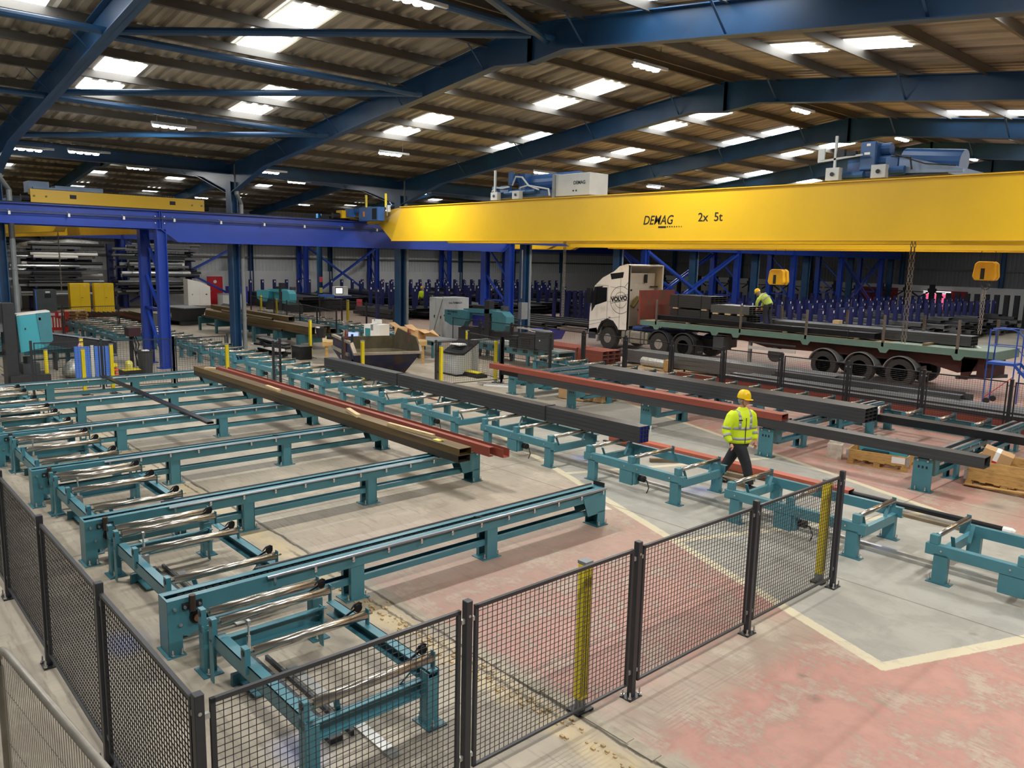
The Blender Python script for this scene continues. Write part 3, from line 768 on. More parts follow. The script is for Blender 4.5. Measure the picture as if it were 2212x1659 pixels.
def trolley_b():
    t = thing('hoist_trolley', 'blue hoist trolley with tall gear motor on the right half of the near yellow crane', 'hoist', (-8.75, 17.15, 5.9))
    for x in (.15, 1.15):
        for y in (0, 2.7): obj('wheel_block', MB().box(x - .15, x + .15, y - .08, y + .08, .05, .32), LGREY, t)
    mb = MB()
    for x in (.15, 1.15): mb.cyl((x, -.1, .18), (x, -.085, .18), .045, 10)
    obj('axle_cap', mb, BLACK, t)
    mb = MB(); mb.box(0, 2.4, .3, 2.5, .1, .28); mb.cyl((.3, .15, .15), (.75, .15, .15), .08, 10); mb.cyl((1.3, .15, .2), (1.6, .15, .2), .09, 10); mb.box(.3, .7, .3, 1.4, .28, .5)
    obj('frame', mb, BLU2, t)
    bev(obj('gear_motor', MB().box(.6, .95, .2, .75, .25, .85), BLU2, t), .03, 2)
    mb = MB(); mb.cyl((.95, .5, .7), (1.15, .5, .7), .13, 12); mb.cyl((.95, .5, .42), (1.2, .5, .42), .16, 12); obj('motor', mb, BLU2, t)
    mb = MB(); mb.cb(.78, .197, .78, .08, .01, .05); mb.cb(.76, .197, .6, .12, .01, .05); obj('type_plate', mb, PAPER, t)
    mb = MB(); mb.cyl((1.2, 1.1, .5), (2.4, 1.1, .38), .27, 16); mb.box(1.15, 1.4, .25, 1.0, .25, .5); obj('hoist_drum', mb, BLU2, t)
    mb = MB(); mb.prism([(1.45, .5), (2.7, .16), (2.7, .1), (1.45, .15)], 'y', .2, .3); obj('cover', mb, mat('dusty_blue', '#7f94b4', .5), t)
    mb = MB(); mb.tube([(1.3, .15, .5), (1.7, .12, .45), (1.75, .12, .2)], .02, 6); mb.tube([(1.4, .12, .52), (2.0, .12, .3), (2.6, .12, .22)], .015, 6); obj('cable', mb, BLACK, t)
    mb = MB(); mb.box(.12, .17, 0, .05, .3, 1.0); mb.bar((-.25, .02, .48), (.75, .02, .56), .04, .04); mb.box(-.25, -.1, 0, .04, .5, .75); obj('limit_switch_post', mb, LGREY, t)
    mb = MB(); mb.box(.2, .35, 0, .1, .55, .7); mb.box(.4, .6, 0, .1, .55, .65); obj('limit_switch', mb, BLACK, t)
trolley_b()
# sling chains hung on the hooks
def chain_mb(x, y, z0, z1, r=.03, strands=2):
    mb = MB()
    for s in range(strands):
        z = z0; k = 0
        while z > z1:
            a = (.022, 0) if k % 2 else (0, .022); ox = (s - (strands - 1) / 2) * .07
            pts = [(x + ox + a[0] * c, y + a[1] * c, z - .055 + .05 * d) for c, d in ((1, -.6), (1, .6), (0, 1.1), (-1, .6), (-1, -.6), (0, -1.1), (1, -.6))]
            mb.tube(pts, .009, 4); z -= .085; k += 1
    return mb
def hook(x, y, z0, z1, lab, block_z=None, strands=2):
    t = thing('crane_hook', lab, 'crane hook')
    if block_z is not None:
        for dy in (0,):
            b_ = MB(); w, h, d = .34, .3, .1
            prof = [(-w, -h * .6), (-w * .8, -h), (w * .8, -h), (w, -h * .6), (w * .86, h * .75), (w * .6, h), (-w * .6, h), (-w * .86, h * .75)]
            for k in (-1, 1):
                q = MB(); q.prism([(x + p[0], block_z + p[1]) for p in prof], 'y', y + k * .13 - .1, y + k * .13 + .1)
                o_ = obj('block_shell', q, mat('block_yellow', '#dda916', .35), t); bev(o_, .035, 3)
        obj('slot', MB().box(x - .1, x + .02, y - .235, y - .228, block_z - .26, block_z + .08), BLACK, t)
        obj('rope', MB().cyl((x - .2, y, block_z + .2), (x - .2, y, 5.9), .008, 5).cyl((x + .2, y, block_z + .2), (x + .2, y, 5.9), .008, 5), CHAIN, t)
        mb = MB(); mb.tube([(x + .02, y, block_z - .3), (x + .02, y, block_z - .4)], .03, 8)
        mb.tube([(x + .02 + .11 * sin(a), y, block_z - .48 + .1 * cos(a)) for a in [k * .5 for k in range(0, 11)]], .028, 8)
        obj('hook', mb, DGREY, t)
        z0 = block_z - .55
    else:
        mb = MB(); mb.tube([(x, y, 6.1), (x, y, 5.05)], .03, 8); mb.tube([(x + .11 * sin(a), y, 4.95 + .1 * cos(a)) for a in [k * .5 for k in range(0, 11)]], .03, 8)
        obj('hook', mb, DGREY, t)
    if z1 is not None and z1 < z0: obj('sling_chain', chain_mb(x, y, z0, z1, strands=strands), GALV, t, kind='stuff')
hook(-18.1, 18.5, 4.9, 2.35, 'dark crane hook with thick hanging chain left of the lorry cab')
hook(-7.3, 18.5, 4.9, 2.45, 'hanging sling chain right of the crane lettering, in front of the trailer')
hook(-16.0, 28.2, 0, None, 'yellow hook block above the bending worker on the trailer', 3.62)
hook(-8.8, 28.2, 0, 2.1, 'yellow hook block with long double chain at the right above the trailer rear', 4.05)
hook(-42.5, 9.3, 4.9, 2.1, 'hanging chain sling under the left bay crane', None)
# ================================================================ CHAIN CONVEYORS AND ROLLER TABLES
def P(name, me, m, parent, x=0, y=0, z=0, rz=0, label=None):
    o = obj(name, me, m, parent, label); o.location = (x, y, z)
    if rz: o.rotation_euler = (0, 0, rz)
    return o
def once(mb, name, m): return mb.mesh(name, m)
# shared small meshes
def leg_mesh(h, w=.17, name='leg'):
    mb = MB(); mb.box(-.13, .13, -.16, .16, 0, .012)
    mb.box(.105, .117, -w / 2, w / 2, .012, h); mb.box(-.117, -.105, -w / 2, w / 2, .012, h)
    for s in (-1, 1): mb.box(.06, .117, s * w / 2 - .006, s * w / 2 + .006, .012, h); mb.box(-.117, -.06, s * w / 2 - .006, s * w / 2 + .006, .012, h)
    return once(mb, name, TEAL)
LEG_C = leg_mesh(.5)
def bolt_mesh():
    mb = MB(); mb.cyl((0, 0, 0), (0, 0, .075), .009, 6); mb.cyl((0, 0, .012), (0, 0, .026), .018, 6); return once(mb, 'anchor_bolt', CHROME)
BOLT = bolt_mesh()
def clip_mesh():
    mb = MB(); mb.box(0, .022, -.014, .014, -.03, .03); mb.cyl((.022, 0, -.01), (.03, 0, -.01), .008, 6); return once(mb, 'rail_clip', CHROME)
CLIPM = clip_mesh()
def chain_strip(y0, y1, z):
    mb = MB(); y = y0
    while y < y1:
        mb.box(-.022, -.012, y, y + .06, z - .01, z + .018); mb.box(.012, .022, y, y + .06, z - .01, z + .018)
        mb.cyl((-.03, y + .005, z + .004), (.03, y + .005, z + .004), .008, 5); y += .076
    return mb
def conveyor(L, legs, label, left_end=True, group=None, fine=True):
    t = thing('chain_conveyor', label, 'conveyor', group=group)
    H = .6
    for s, n in ((1, 'near'), (-1, 'far')):
        mb = MB()
        mb.box(s * .12 - .004, s * .12 + .004, .02, L, H - .17, H); mb.box(min(s * .12, s * .045), max(s * .12, s * .045), .0, L, H - .008, H)
        mb.box(min(s * .12, s * .08), max(s * .12, s * .08), .3, L, H - .17, H - .162)
        P('side_channel', mb, TEAL, t)
    a0 = 1.05 if left_end else .1
    for s in (1, -1):
        mb = MB(); mb.cyl((s * .158, a0, H - .006), (s * .158, L - .02, H - .006), .02, 8); P('slide_rail', mb, RAIL if s > 0 else BLACKP, t)
        mb = MB(); mb.box(s * .131 - .008, s * .131 + .008, a0 + .02, L - .03, H - .03, H + .002); P('wear_strip', mb, BLACKP, t)
    mb = MB(); mb.box(-.11, .11, .12, L - .05, H - .12, H - .115); P('inner_floor', mb, BLACKP, t)
    P('chain', chain_strip(.15, L - .25, H - .03), CHAIN, t)['kind'] = 'stuff'
    # small splice handle on the rail
    mb = MB(); mb.bar((-.03, L * .62, H + .01), (.1, L * .62 + .05, H + .03), .02, .01); P('rail_joint', mb, BLACKP, t)
    n = int((L - a0) / .49)
    for k in range(n + 1):
        P('rail_clip', CLIPM, None, t, .16, a0 + .08 + k * .49, H - .05)
    # return tray
    mb = MB(); mb.box(-.075, .075, .35, L - .35, .2, .206); mb.box(.07, .076, .35, L - .35, .2, .275); mb.box(-.076, -.07, .35, L - .35, .2, .275); mb.box(.03, .076, .35, L - .35, .27, .276)
    P('return_tray', mb, TEAL, t)
    P('chain', chain_strip(.5, L - .5, .225), CHAIN, t)['kind'] = 'stuff'
    for y in legs:
        P('leg', LEG_C, None, t, 0, y, 0)
        P('anchor_bolt', BOLT, None, t, .1, y + .12, .012); P('anchor_bolt', BOLT, None, t, .1, y - .12, .012)
    if left_end:
        mb = MB(); mb.box(-.13, .13, 0, .02, .3, H + .002); mb.box(-.13, .13, 0, .012, .0, .3); mb.box(.12, .132, 0, .14, 0, .3); mb.box(-.132, -.12, 0, .14, 0, .3)
        mb.box(-.17, .17, -.03, .16, 0, .012)
        P('end_post', mb, TEAL, t)
        for s in (1, -1):
            mb = MB(); mb.prism([(0, H + .002), (.62, H + .002), (.62, H - .16), (.55, H - .2), (.36, H - .2), (.3, .22), (.2, .18), (0, .3)], 'x', s * .128 - .005, s * .128 + .005)
            P('end_plate', mb, TEAL, t)
        mb = MB(); mb.box(.133, .16, .14, .34, H - .11, H - .05); P('tension_block', mb, BLACKP, t)
        mb = MB(); mb.cyl((.16, .24, H - .14), (.16, .24, H + .03), .034, 10); P('tension_sleeve', mb, mat('brown_iron', '#4b3c35', .5, .4), t)
        for y in (.06, .16, .31):
            P('bolt', MB().cyl((.14, y, H - .08), (.185, y, H - .08), .016, 7), CHROME, t)
        P('bolt', MB().cyl((.133, .12, H - .27), (.15, .12, H - .27), .02, 8), CHROME, t)
        mb = MB(); mb.lathe([(.07, 0), (.07, .03), (.045, .03), (.045, .06)], (.125, .28, H - .22), 'x', 14); P('sprocket', mb, CHAIN, t)
        P('hub', MB().cyl((.17, .28, H - .22), (.2, .28, H - .22), .04, 12), mat('copper_hub', '#9a6f52', .4, .6), t)
        for y in (.03, .12): P('anchor_bolt', BOLT, None, t, .15, y, .01)
    # far end
    for s in (1, -1):
        mb = MB(); mb.prism([(L - .5, H - .1), (L + .01, H - .02), (L + .01, .22), (L - .38, .2)], 'x', s * .128 - .004, s * .128 + .004); P('end_plate', mb, TEAL, t)
        mb = MB(); mb.box(s * .126 - .006, s * .126 + .006, L - .16, L + .01, 0.01, .24); P('leg', mb, TEAL, t)
    mb = MB(); mb.box(-.13, .13, L, L + .012, .01, H - .02); P('end_post', mb, TEAL, t)
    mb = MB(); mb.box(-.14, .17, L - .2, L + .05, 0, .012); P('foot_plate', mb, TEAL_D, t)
    P('end_stop', bev(obj('end_stop', MB().box(-.12, .12, L - .02, L - .002, H - .02, H + .07), BLACKP, t), .02, 2).data, None, t) if False else obj('end_stop', MB().box(-.11, .11, L - .02, L - .002, H - .02, H + .07), BLACKP, t)
    for y in (L - .15, L + .02): P('anchor_bolt', BOLT, None, t, .15, y, .012)
    P('gap_cover', MB().box(-.06, .06, L - .12, L - .02, H - .03, H - .005), TEAL, t)
    return t
desc = ['nearest of all, with an empty top', 'second from the front, under the brown section ends', 'third from the front in the left group', 'fourth from the front in the left group, under the lone dark bar', 'fifth from the front in the left group', 'farthest of the left group, beside the mesh fence']
C0 = conveyor(6.62, (2.2, 4.32), 'teal chain conveyor, ' + desc[0])
C0.location = (-7.96, 2.47, 0)
for k in range(1, 6): dup(C0, (-7.96 - 3.08 * k, 2.47, 0), 0, 'teal chain conveyor, ' + desc[k])
# ---- roller tables at the left ends of the conveyors
def roller_mesh(L, r=.044):
    mb = MB(); mb.cyl((0, .02, 0), (0, L - .02, 0), r, 14); mb.cyl((0, -.03, 0), (0, L + .05, 0), .011, 8); mb.sm = False
    me = once(mb, 'roller', STEELR)
    for p in me.polygons:
        if len(p.vertices) == 4: p.use_smooth = True
    return me
ROL = roller_mesh(1.2)
def guide_mesh():
    mb = MB()
    mb.lathe([(.022, -.006), (.042, -.006), (.042, .006), (.022, .006)], (-.02, 0, .0), 'x', 14); mb.lathe([(.022, -.006), (.042, -.006), (.042, .006), (.022, .006)], (.02, -.02, .0), 'x', 14); mb.bar((0, -.02, .0), (0, -.17, -.06), .01, .02); mb.tube([(0, .03, .03), (0, .0, .05), (0, -.05, .04), (0, -.09, .0)], .008, 6)
    return once(mb, 'guide_arm', CHAIN)
GUIDE = guide_mesh()
def ttable(label, detail=True):
    t = thing('roller_table', label, 'roller table')
    xs = (.09, .36, 1.1, 2.19)
    for i, x in enumerate(xs):
        P('roller', ROL, None, t, x, .05, .6)
        mb = MB(); mb.prism([(0.0, .42), (.05, .42), (.05, .66), (0.0, .66)], 'x', x - .045, x + .045); P('bearing_plate', mb, TEAL, t, 0, -.02)
        P('ring', MB().lathe([(.03, -.004), (.03, 0), (.02, 0)], (x, -.022, .61), 'y', 10), BLACKP, t)
        mb = MB(); mb.box(x - .03, x + .03, 1.24, 1.25, .45, .66); P('bearing_plate', mb, TEAL, t)
        if detail and i: P('guide_arm', GUIDE, None, t, x - .08, 1.2, .66)
    for y, h in ((0, .5), (1.18, .5)):
        mb = MB(); mb.box(.4, 2.24, y, y + .1, .49, .5); mb.box(.4, 2.24, y + (.0 if y == 0 else .09), y + (.01 if y == 0 else .1), .36, .5); mb.box(.4, 2.24, y, y + .1, .36, .37)
        P('side_beam', mb, TEAL, t)
    for x in (.3, 2.12):
        mb = MB(); mb.box(x, x + .008, .05, 1.2, .26, .42); mb.box(x, x + .07, .05, 1.2, .412, .42); mb.box(x, x + .07, .05, 1.2, .26, .268); P('cross_beam', mb, TEAL, t)
    for x in (.05, 2.14):
        for y in (-.02, 1.14):
            mb = MB(); mb.box(x, x + .12, y, y + .012, .01, .5); mb.box(x, x + .01, y, y + .12, .01, .45); mb.box(x + .11, x + .12, y, y + .12, .01, .45)
            if x < 1: mb.box(x + .26, x + .34, y, y + .01, .01, .45)
            P('leg', mb, TEAL, t)
            P('foot_plate', MB().box(x - .06, x + .2, y - .04, y + .16, 0, .012), TEAL_D, t)
            P('anchor_bolt', BOLT, None, t, x - .03, y + .02, .012); P('anchor_bolt', BOLT, None, t, x + .17, y + .02, .012)
    mb = MB(); mb.bar((2.1, .35, .4), (2.2, .28, .56), .05, .012); P('stay', mb, TEAL, t)
    mb = MB(); mb.bar((2.1, .95, .4), (2.2, 1.02, .56), .05, .012); P('stay', mb, TEAL, t)
    mb = MB(); mb.bar((.34, .95, .4), (.5, 1.1, .5), .05, .012); P('stay', mb, TEAL, t)
    if detail:
        mb = MB(); mb.cyl((.6, .25, .3), (.6, .25, .5), .018, 8); mb.cyl((.6, .25, .5), (.6, .25, .62), .011, 8); mb.cb(.6, .25, .63, .05, .03, .05); mb.box(.56, .64, .2, .3, .12, .36); P('air_cylinder', mb, CHROME, t)
        mb = MB(); mb.box(.5, .9, .17, .33, .02, .035); mb.box(.5, .55, .1, .4, 0, .12); P('lift_bracket', mb, TEAL_D, t)
    return t
tl = ['nearest, behind the front mesh panel', 'second from the front, left of the nearest conveyor end', 'third from the front', 'fourth from the front', 'fifth from the front, at the left edge', 'sixth from the front, beside the left bandsaw']
T0 = ttable('teal roller table with steel rollers, ' + tl[0]); T0.location = (-7.45, 2.64, 0)
for k in range(1, 6): dup(T0, (-7.45 - 3.08 * k, 2.64, 0), 0, 'teal roller table with steel rollers, ' + tl[k])
for k in range(0, 4):
    y = 2.64
# slide plate and scale strips lying in the nearest tables
for k in range(3):
    mb = MB(); mb.box(0, 1.7, 0, .12, 0, .05); mb.box(0, 1.7, .2, .23, 0, .05)
    s = solo('cable_tray', mb, DGREY, 'dark open cable channel lying on the floor inside the %s roller table' % ('nearest', 'second', 'third')[k], 'cable tray', (-7.2 - 3.08 * k, 3.0, 0))
    mb = MB(); mb.box(0, 1.9, 0, .1, 0, .02)
    solo('floor_strip', mb, ALU, 'flat aluminium strip on the floor inside the %s roller table' % ('nearest', 'second', 'third')[k], 'strip', (-6.9 - 3.08 * k, 3.28, 0))
# ---- roller units of the middle row
ROL2 = roller_mesh(1.16, .038)
LEG2 = once(MB().box(-.085, .085, -.05, .05, .01, .4), 'leg', TEAL)
def runit(label):
    t = thing('roller_unit', label, 'roller table')
    def beam(y, s):
        mb = MB(); mb.box(0, 2.28, y - .05, y + .05, .37, .52); return mb
    bev(P('side_beam', beam(0, 1), TEAL, t), .006)
    mb = MB(); mb.box(0, 2.28, 1.2, 1.21, .37, .52); mb.box(0, 2.28, 1.2, 1.28, .51, .52); mb.box(0, 2.28, 1.2, 1.28, .37, .38); P('side_beam', mb, TEAL, t)
    for x in (.1, 1.12, 2.14):
        bev(P('roller_post', MB().box(x - .055, x + .055, -.05, .05, .52, .645), TEAL, t), .005)
        P('bearing_plate', MB().box(x - .03, x + .03, 1.21, 1.222, .5, .66), TEAL, t)
        P('roller', ROL2, None, t, x, .05, .61)
    for x in (.2, 2.1):
        P('leg', LEG2, None, t, x, 0, 0); P('leg', LEG2, None, t, x, 1.24, 0)
        for y in (0, 1.24):
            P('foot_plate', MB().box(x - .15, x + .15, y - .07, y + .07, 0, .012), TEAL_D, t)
            P('anchor_bolt', BOLT, None, t, x - .125, y, .012); P('anchor_bolt', BOLT, None, t, x + .125, y, .012)
    for x in (.18, 2.2):
        mb = MB(); mb.box(x, x + .01, .05, 1.2, .3, .43); mb.box(x - .06, x, .05, 1.2, .42, .43); mb.box(x - .06, x, .05, 1.2, .3, .31); P('cross_beam', mb, TEAL, t)
    for x, y, s in ((2.16, .12, 1), (2.16, .98, -1), (.24, .98, -1), (.24, .2, 1)):
        P('stay', MB().bar((x, y, .6), (x, y + s * .12, .36), .05, .012), TEAL, t)
    mb = MB(); mb.box(.88, 1.18, -.045, .0, .12, .37); mb.box(1.18, 1.24, -.03, .1, .14, .37); bev(P('motor_box', mb, TEAL, t), .008)
    P('motor', MB().cyl((1.05, .1, .25), (1.35, .1, .25), .06, 10), BLACKP, t)
    P('cable', MB().tube([(1.3, .1, .22), (1.4, .1, .24), (1.47, .08, .12), (1.44, .06, .02)], .01, 5), BLACK, t)
    for x in (.2, 1.0, 1.3, 2.0): P('bolt', MB().cyl((x, -.052, .45), (x, -.06, .45), .013, 7), CHROME, t)
    return t
U0 = runit('x'); U0.location = (-3.72, 10.85, 0)
ul = ['at the right edge of the picture', 'behind the rightmost front mesh panel', 'under the blue-capped tube bundle end', 'left of the one under the bundle end', 'fifth from the right in the middle row', 'sixth from the right in the middle row', 'seventh from the right in the middle row', 'eighth from the right in the middle row', 'ninth from the right in the middle row', 'tenth from the right in the middle row', 'eleventh from the right in the middle row', 'twelfth from the right in the middle row', 'thirteenth from the right, beyond the blue leg pair', 'fourteenth from the right, far end of the middle row']
U0['label'] = 'teal roller unit on four legs, ' + ul[0]
for k in range(1, 14): dup(U0, (-3.72 - 3.08 * k, 10.85, 0), 0, 'teal roller unit on four legs, ' + ul[k])
# cable duct on the floor along the middle row
mb = MB(); mb.box(-36, 1.5, 11.3, 11.36, 0, .045); mb.box(-36, 1.5, 11.48, 11.54, 0, .045)
solo('cable_duct', mb, ALU, 'long low aluminium cable duct on the floor under the middle roller row', 'cable duct')
# ---- right group of chain conveyors
rgx = [(-17.65, 4.0, 'leftmost of the right group, under the red channel'), (-16.85, 4.3, 'second of the right group, close beside the leftmost one'), (-14.95, 4.0, 'third of the right group, in front of the cardboard boxes'), (-12.05, 4.0, 'fourth of the right group, between boxes and worker'), (-8.65, 5.6, 'fifth of the right group, just right of the worker'), (-5.43, 5.6, 'sixth of the right group, between the two pallets')]
def rgconv(L, label):
    t = thing('chain_conveyor', label, 'conveyor'); H = .63
    for s in (1, -1):
        mb = MB(); mb.box(s * .12 - .005, s * .12 + .005, .1, L, H - .15, H); mb.box(min(s * .12, s * .06), max(s * .12, s * .06), .1, L, H - .01, H); P('side_channel', mb, TEAL, t)
        mb = MB(); mb.box(s * .085 - .03, s * .085 + .03, .25, L - .1, H, H + .02); P('slide_rail', mb, RAIL, t)
        mb = MB(); mb.cyl((s * .145, .3, H - .03), (s * .145, L - .1, H - .03), .018, 6); P('guide_tube', mb, TEAL_D, t)
    P('chain', chain_strip(.2, L - .3, H - .03), CHAIN, t)['kind'] = 'stuff'
    mb = MB(); mb.box(-.17, .17, -.01, .012, .01, H - .02)
    P('end_plate', mb, TEAL, t)
    for x in (-.07, 0, .07): P('hole', MB().box(x - .016, x + .016, -.014, -.0105, H - .2, H - .15), BLACKP, t)
    for x in (-.09, .09):
        P('bolt', MB().cyl((x, -.01, H - .05), (x, -.04, H - .05), .02, 7), CHROME, t)
        P('anchor_bolt', BOLT, None, t, x, -.04, .012)
    P('foot_plate', MB().box(-.2, .2, -.08, .1, 0, .012), TEAL_D, t)
    mb = MB(); mb.prism([(.012, H - .03), (.42, H - .03), (.42, .34), (.3, .3), (.012, .3)], 'x', .13, .14); P('side_plate', mb, TEAL, t)
    mb = MB(); mb.prism([(.012, H - .03), (.42, H - .03), (.42, .34), (.3, .3), (.012, .3)], 'x', -.14, -.13); P('side_plate', mb, TEAL, t)
    P('end_stop', MB().box(-.09, .09, -.0, .02, H - .02, H + .05), BLACKP, t)
    mb = MB(); mb.box(-.07, .07, .4, L - .3, .22, .228); mb.box(.064, .07, .4, L - .3, .22, .3); mb.box(-.07, -.064, .4, L - .3, .22, .3); P('return_tray', mb, TEAL, t)
    for y in (1.5, 3.2):
        P('leg', LEG_C, None, t, 0, y, 0)
    if L > 5: P('leg', LEG_C, None, t, 0, 5.2, 0)
    for k in range(int((L - .5) / .5)): P('rail_clip', CLIPM, None, t, .15, .4 + .5 * k, H - .03)
    return t
RG = None
for i, (x, L, lab) in enumerate(rgx):
    lab = 'teal chain conveyor, ' + lab
    y0 = 15.95 if i < 2 else (15.75 if i == 2 else 15.4 if i == 3 else 15.22)
    if i == 4: RG = None
    if RG is None: RG = rgconv(L, lab); RG.location = (x, y0, 0)
    else: dup(RG, (x, y0, 0), 0, lab)
# ---- rear roller track
ROL3 = roller_mesh(1.0, .05)
def rear_unit(L, n, label):
    t = thing('roller_unit', label, 'roller table')
    for y in (0, 1.05):
        mb = MB(); mb.box(0, L, y - .04, y + .04, .5, .508); mb.box(0, L, y - .005, y + .005, .34, .5); P('side_beam', mb, TEAL_D, t)
    for k in range(n):
        x = .15 + (L - .3) * k / (n - 1)
        P('roller', ROL3, None, t, x, .02, .61)
        P('bearing_plate', MB().box(x - .05, x + .05, 1.03, 1.045, .5, .67), TEAL, t); P('bearing_plate', MB().box(x - .05, x + .05, -.01, .005, .5, .67), TEAL, t)
    for x in (.15, L - .2):
        for y in (0, 1.05):
            P('leg', MB().box(x - .09, x + .09, y - .05, y + .05, .01, .45), TEAL, t)
            P('foot_plate', MB().box(x - .15, x + .15, y - .1, y + .1, 0, .012), TEAL_D, t)
    return t
rr = rear_unit(2.6, 4, 'x')
for i, x in enumerate((-8.4, -11.4, -14.4, -17.4, -20.4)):
    lab = 'teal roller unit in the rear row by the back fence, %s from the right' % ORD[i]
    if i == 0: rr.location = (x, 19.4, 0); rr['label'] = lab
    else: dup(rr, (x, 19.4, 0), 0, lab)
# ================================================================ FENCES
def wire_panel(w, h, px, pz, r=.0022, crimp=False):
    mb = MB()
    n = int(w / px); m_ = int(h / pz)
    for i in range(1, n):
        x = i * px
        mb.add([(x - r, -r, 0), (x + r, -r, 0), (x, r * 1.2, 0), (x - r, -r, h), (x + r, -r, h), (x, r * 1.2, h)], [(0, 1, 4, 3), (1, 2, 5, 4), (2, 0, 3, 5)])
    for k in range(1, m_ + 1):
        z = k * pz
        mb.add([(0, r * 1.2, z - r), (0, r * 1.2, z + r), (0, -r, z), (w, r * 1.2, z - r), (w, r * 1.2, z + r), (w, -r, z)], [(0, 1, 4, 3), (1, 2, 5, 4), (2, 0, 3, 5)])
    return mb
def fence_panel_parts(t, w, z0, z1, px=.05, pz=.045, r=.0027, light=False, fr=.03):
    f = MB(); d = .014
    for a in ((0, fr, z0, z1), (w - fr, w, z0, z1)): f.box(a[0], a[1], -d, d, a[2], a[3])
    f.box(0, w, -d, d, z0, z0 + .02); f.box(0, w, -d, d, z1 - fr, z1)
    P('frame', f, ANTH, t)
    me = wire_panel(w - 2 * fr, z1 - z0 - 2 * fr, px, pz, r).mesh('wire_mesh', mat('black_wire', '#222327', .45, .1))
    o = P('wire_mesh', me, None, t, fr, 0, z0 + fr); o['kind'] = 'stuff'
def fence_panel(w, label, z0=.14, z1=1.49, **k):
    t = thing('mesh_fence', label, 'fence'); fence_panel_parts(t, w, z0, z1, **k)
    for z in (z0 + .12, z1 - .1):
        for x in (-.03, w + .03): P('hinge_clip', MB().cb(x, -.0, z, .05, .025, .035), ZINC, t)
    return t
def fence_post(label, h=1.55, s=.06):
    t = thing('fence_post', label, 'fence post')
    bev(P('post', MB().box(-s / 2, s / 2, -s / 2, s / 2, .01, h), ANTH, t), .004)
    P('base_plate', MB().box(-.09, .09, -.065, .065, 0, .01), ANTH, t)
    for x in (-.07, .07):
        for y in (-.045, .045): P('anchor_bolt', BOLT, None, t, x, y, .008)
    P('cap_bolt', MB().cyl((0, -s / 2, h - .12), (0, -s / 2 - .004, h - .12), .012, 8), ZINC, t)
    return t
XF = -4.36; YF = 1.52; S_ = 2.02
fp = fence_panel(S_ - .14, 'x')
PO = fence_post('x')
# front run along Y (objects turned a quarter)
pl = ['corner post between the left and front runs of the front mesh fence', 'front fence post at the second panel joint from the corner', 'front fence post at the third joint, right of the yellow light curtain', 'front fence post at the fourth joint', 'last front fence post beside the right-hand yellow light curtain']
for i in range(5):
    o = PO if i == 0 else dup(PO, (0, 0, 0)); o.location = (XF, YF + S_ * i, 0); o.rotation_euler = (0, 0, pi / 2); o['label'] = pl[i]
pp = ['front mesh panel covering the nearest roller table', 'front mesh panel with the middle yellow light curtain behind it', 'front mesh panel between the two yellow light curtains', 'rightmost front mesh panel with the yellow light curtain at its end']
for i in range(4):
    o = fp if i == 0 else dup(fp, (0, 0, 0)); o.location = (XF, YF + S_ * i + .07, 0); o.rotation_euler = (0, 0, pi / 2); o['label'] = pp[i]
# left run along X, panels with a dense look seen at a slant
for i in range(1, 6):
    o = dup(PO, (XF - .02 - 2.03 * i, YF, 0), 0, 'left fence post, %s from the corner post' % ORD[i - 1])
for i in range(5):
    o = dup(fp, (XF - .02 - 2.03 * (i + 1) + .075, YF, 0), 0, 'left fence mesh panel, %s from the corner post' % ORD[i])
# yellow light curtains standing inside the front fence
def curtain(x, y, h, label, rz=0, w=.13, stripes=True, base=True):
    t = thing('light_curtain', label, 'light curtain', (x, y, 0), rz)
    bev(P('housing', MB().box(-w / 2, w / 2, -.045, .045, .12, h), YELS, t), .01, 2)
    if stripes:
        for k in (-.3, 0, .3): P('groove', MB().box(k * w - .006, k * w + .006, -.049, -.044, .16, h - .04), mat('groove_olive', '#8b7d18', .6), t)
    for z in (.3, .62, .94): 
        if z < h - .1: P('lens', MB().box(-.02, .02, .044, .05, z, z + .09), BLACKP, t)
    P('cap', MB().box(-w / 2, w / 2, -.05, .05, h, h + .03), GREY, t)
    if base:
        P('foot', MB().cyl((0, 0, .02), (0, 0, .12), .05, 10), GREY, t); P('base_plate', MB().box(-.1, .1, -.08, .08, 0, .02), BLACKP, t)
        P('cable', MB().tube([(.05, 0, .1), (.12, .02, .06), (.1, .1, .02), (.2, .16, .012)], .01, 5), BLACK, t)
    return t
curtain(-4.52, 5.02, 1.42, 'yellow ribbed light curtain column behind the second front mesh panel', pi / 2, .1)
curtain(-4.55, 9.62, 1.36, 'yellow ribbed light curtain column at the right end of the front fence', pi / 2, .1)
# back fence along X behind the rear rollers
YB = 21.15
for i in range(11):
    x = -5.78 - 1.97 * i
    t = thing('fence_post', 'double post of the back fence before the lorry, %s from the right' % ORD[i], 'fence post', (x, YB, 0))
    P('post', MB().box(-.035, .035, -.035, .035, 0, 1.55), ANTH, t)
    P('base_plate', MB().box(-.09, .09, -.06, .06, 0, .01), ANTH, t)
bp = None
for i in range(12):
    lab = 'dark mesh panel of the back fence before the lorry, %s from the right' % ORD[i]
    if bp is None: bp = fence_panel(1.82, lab, px=.06, pz=.05, r=.0022); 
    o = bp if i == 0 else dup(bp, (0, 0, 0), 0, lab); o.location = (-5.78 - 1.97 * i + .075, YB, 0)
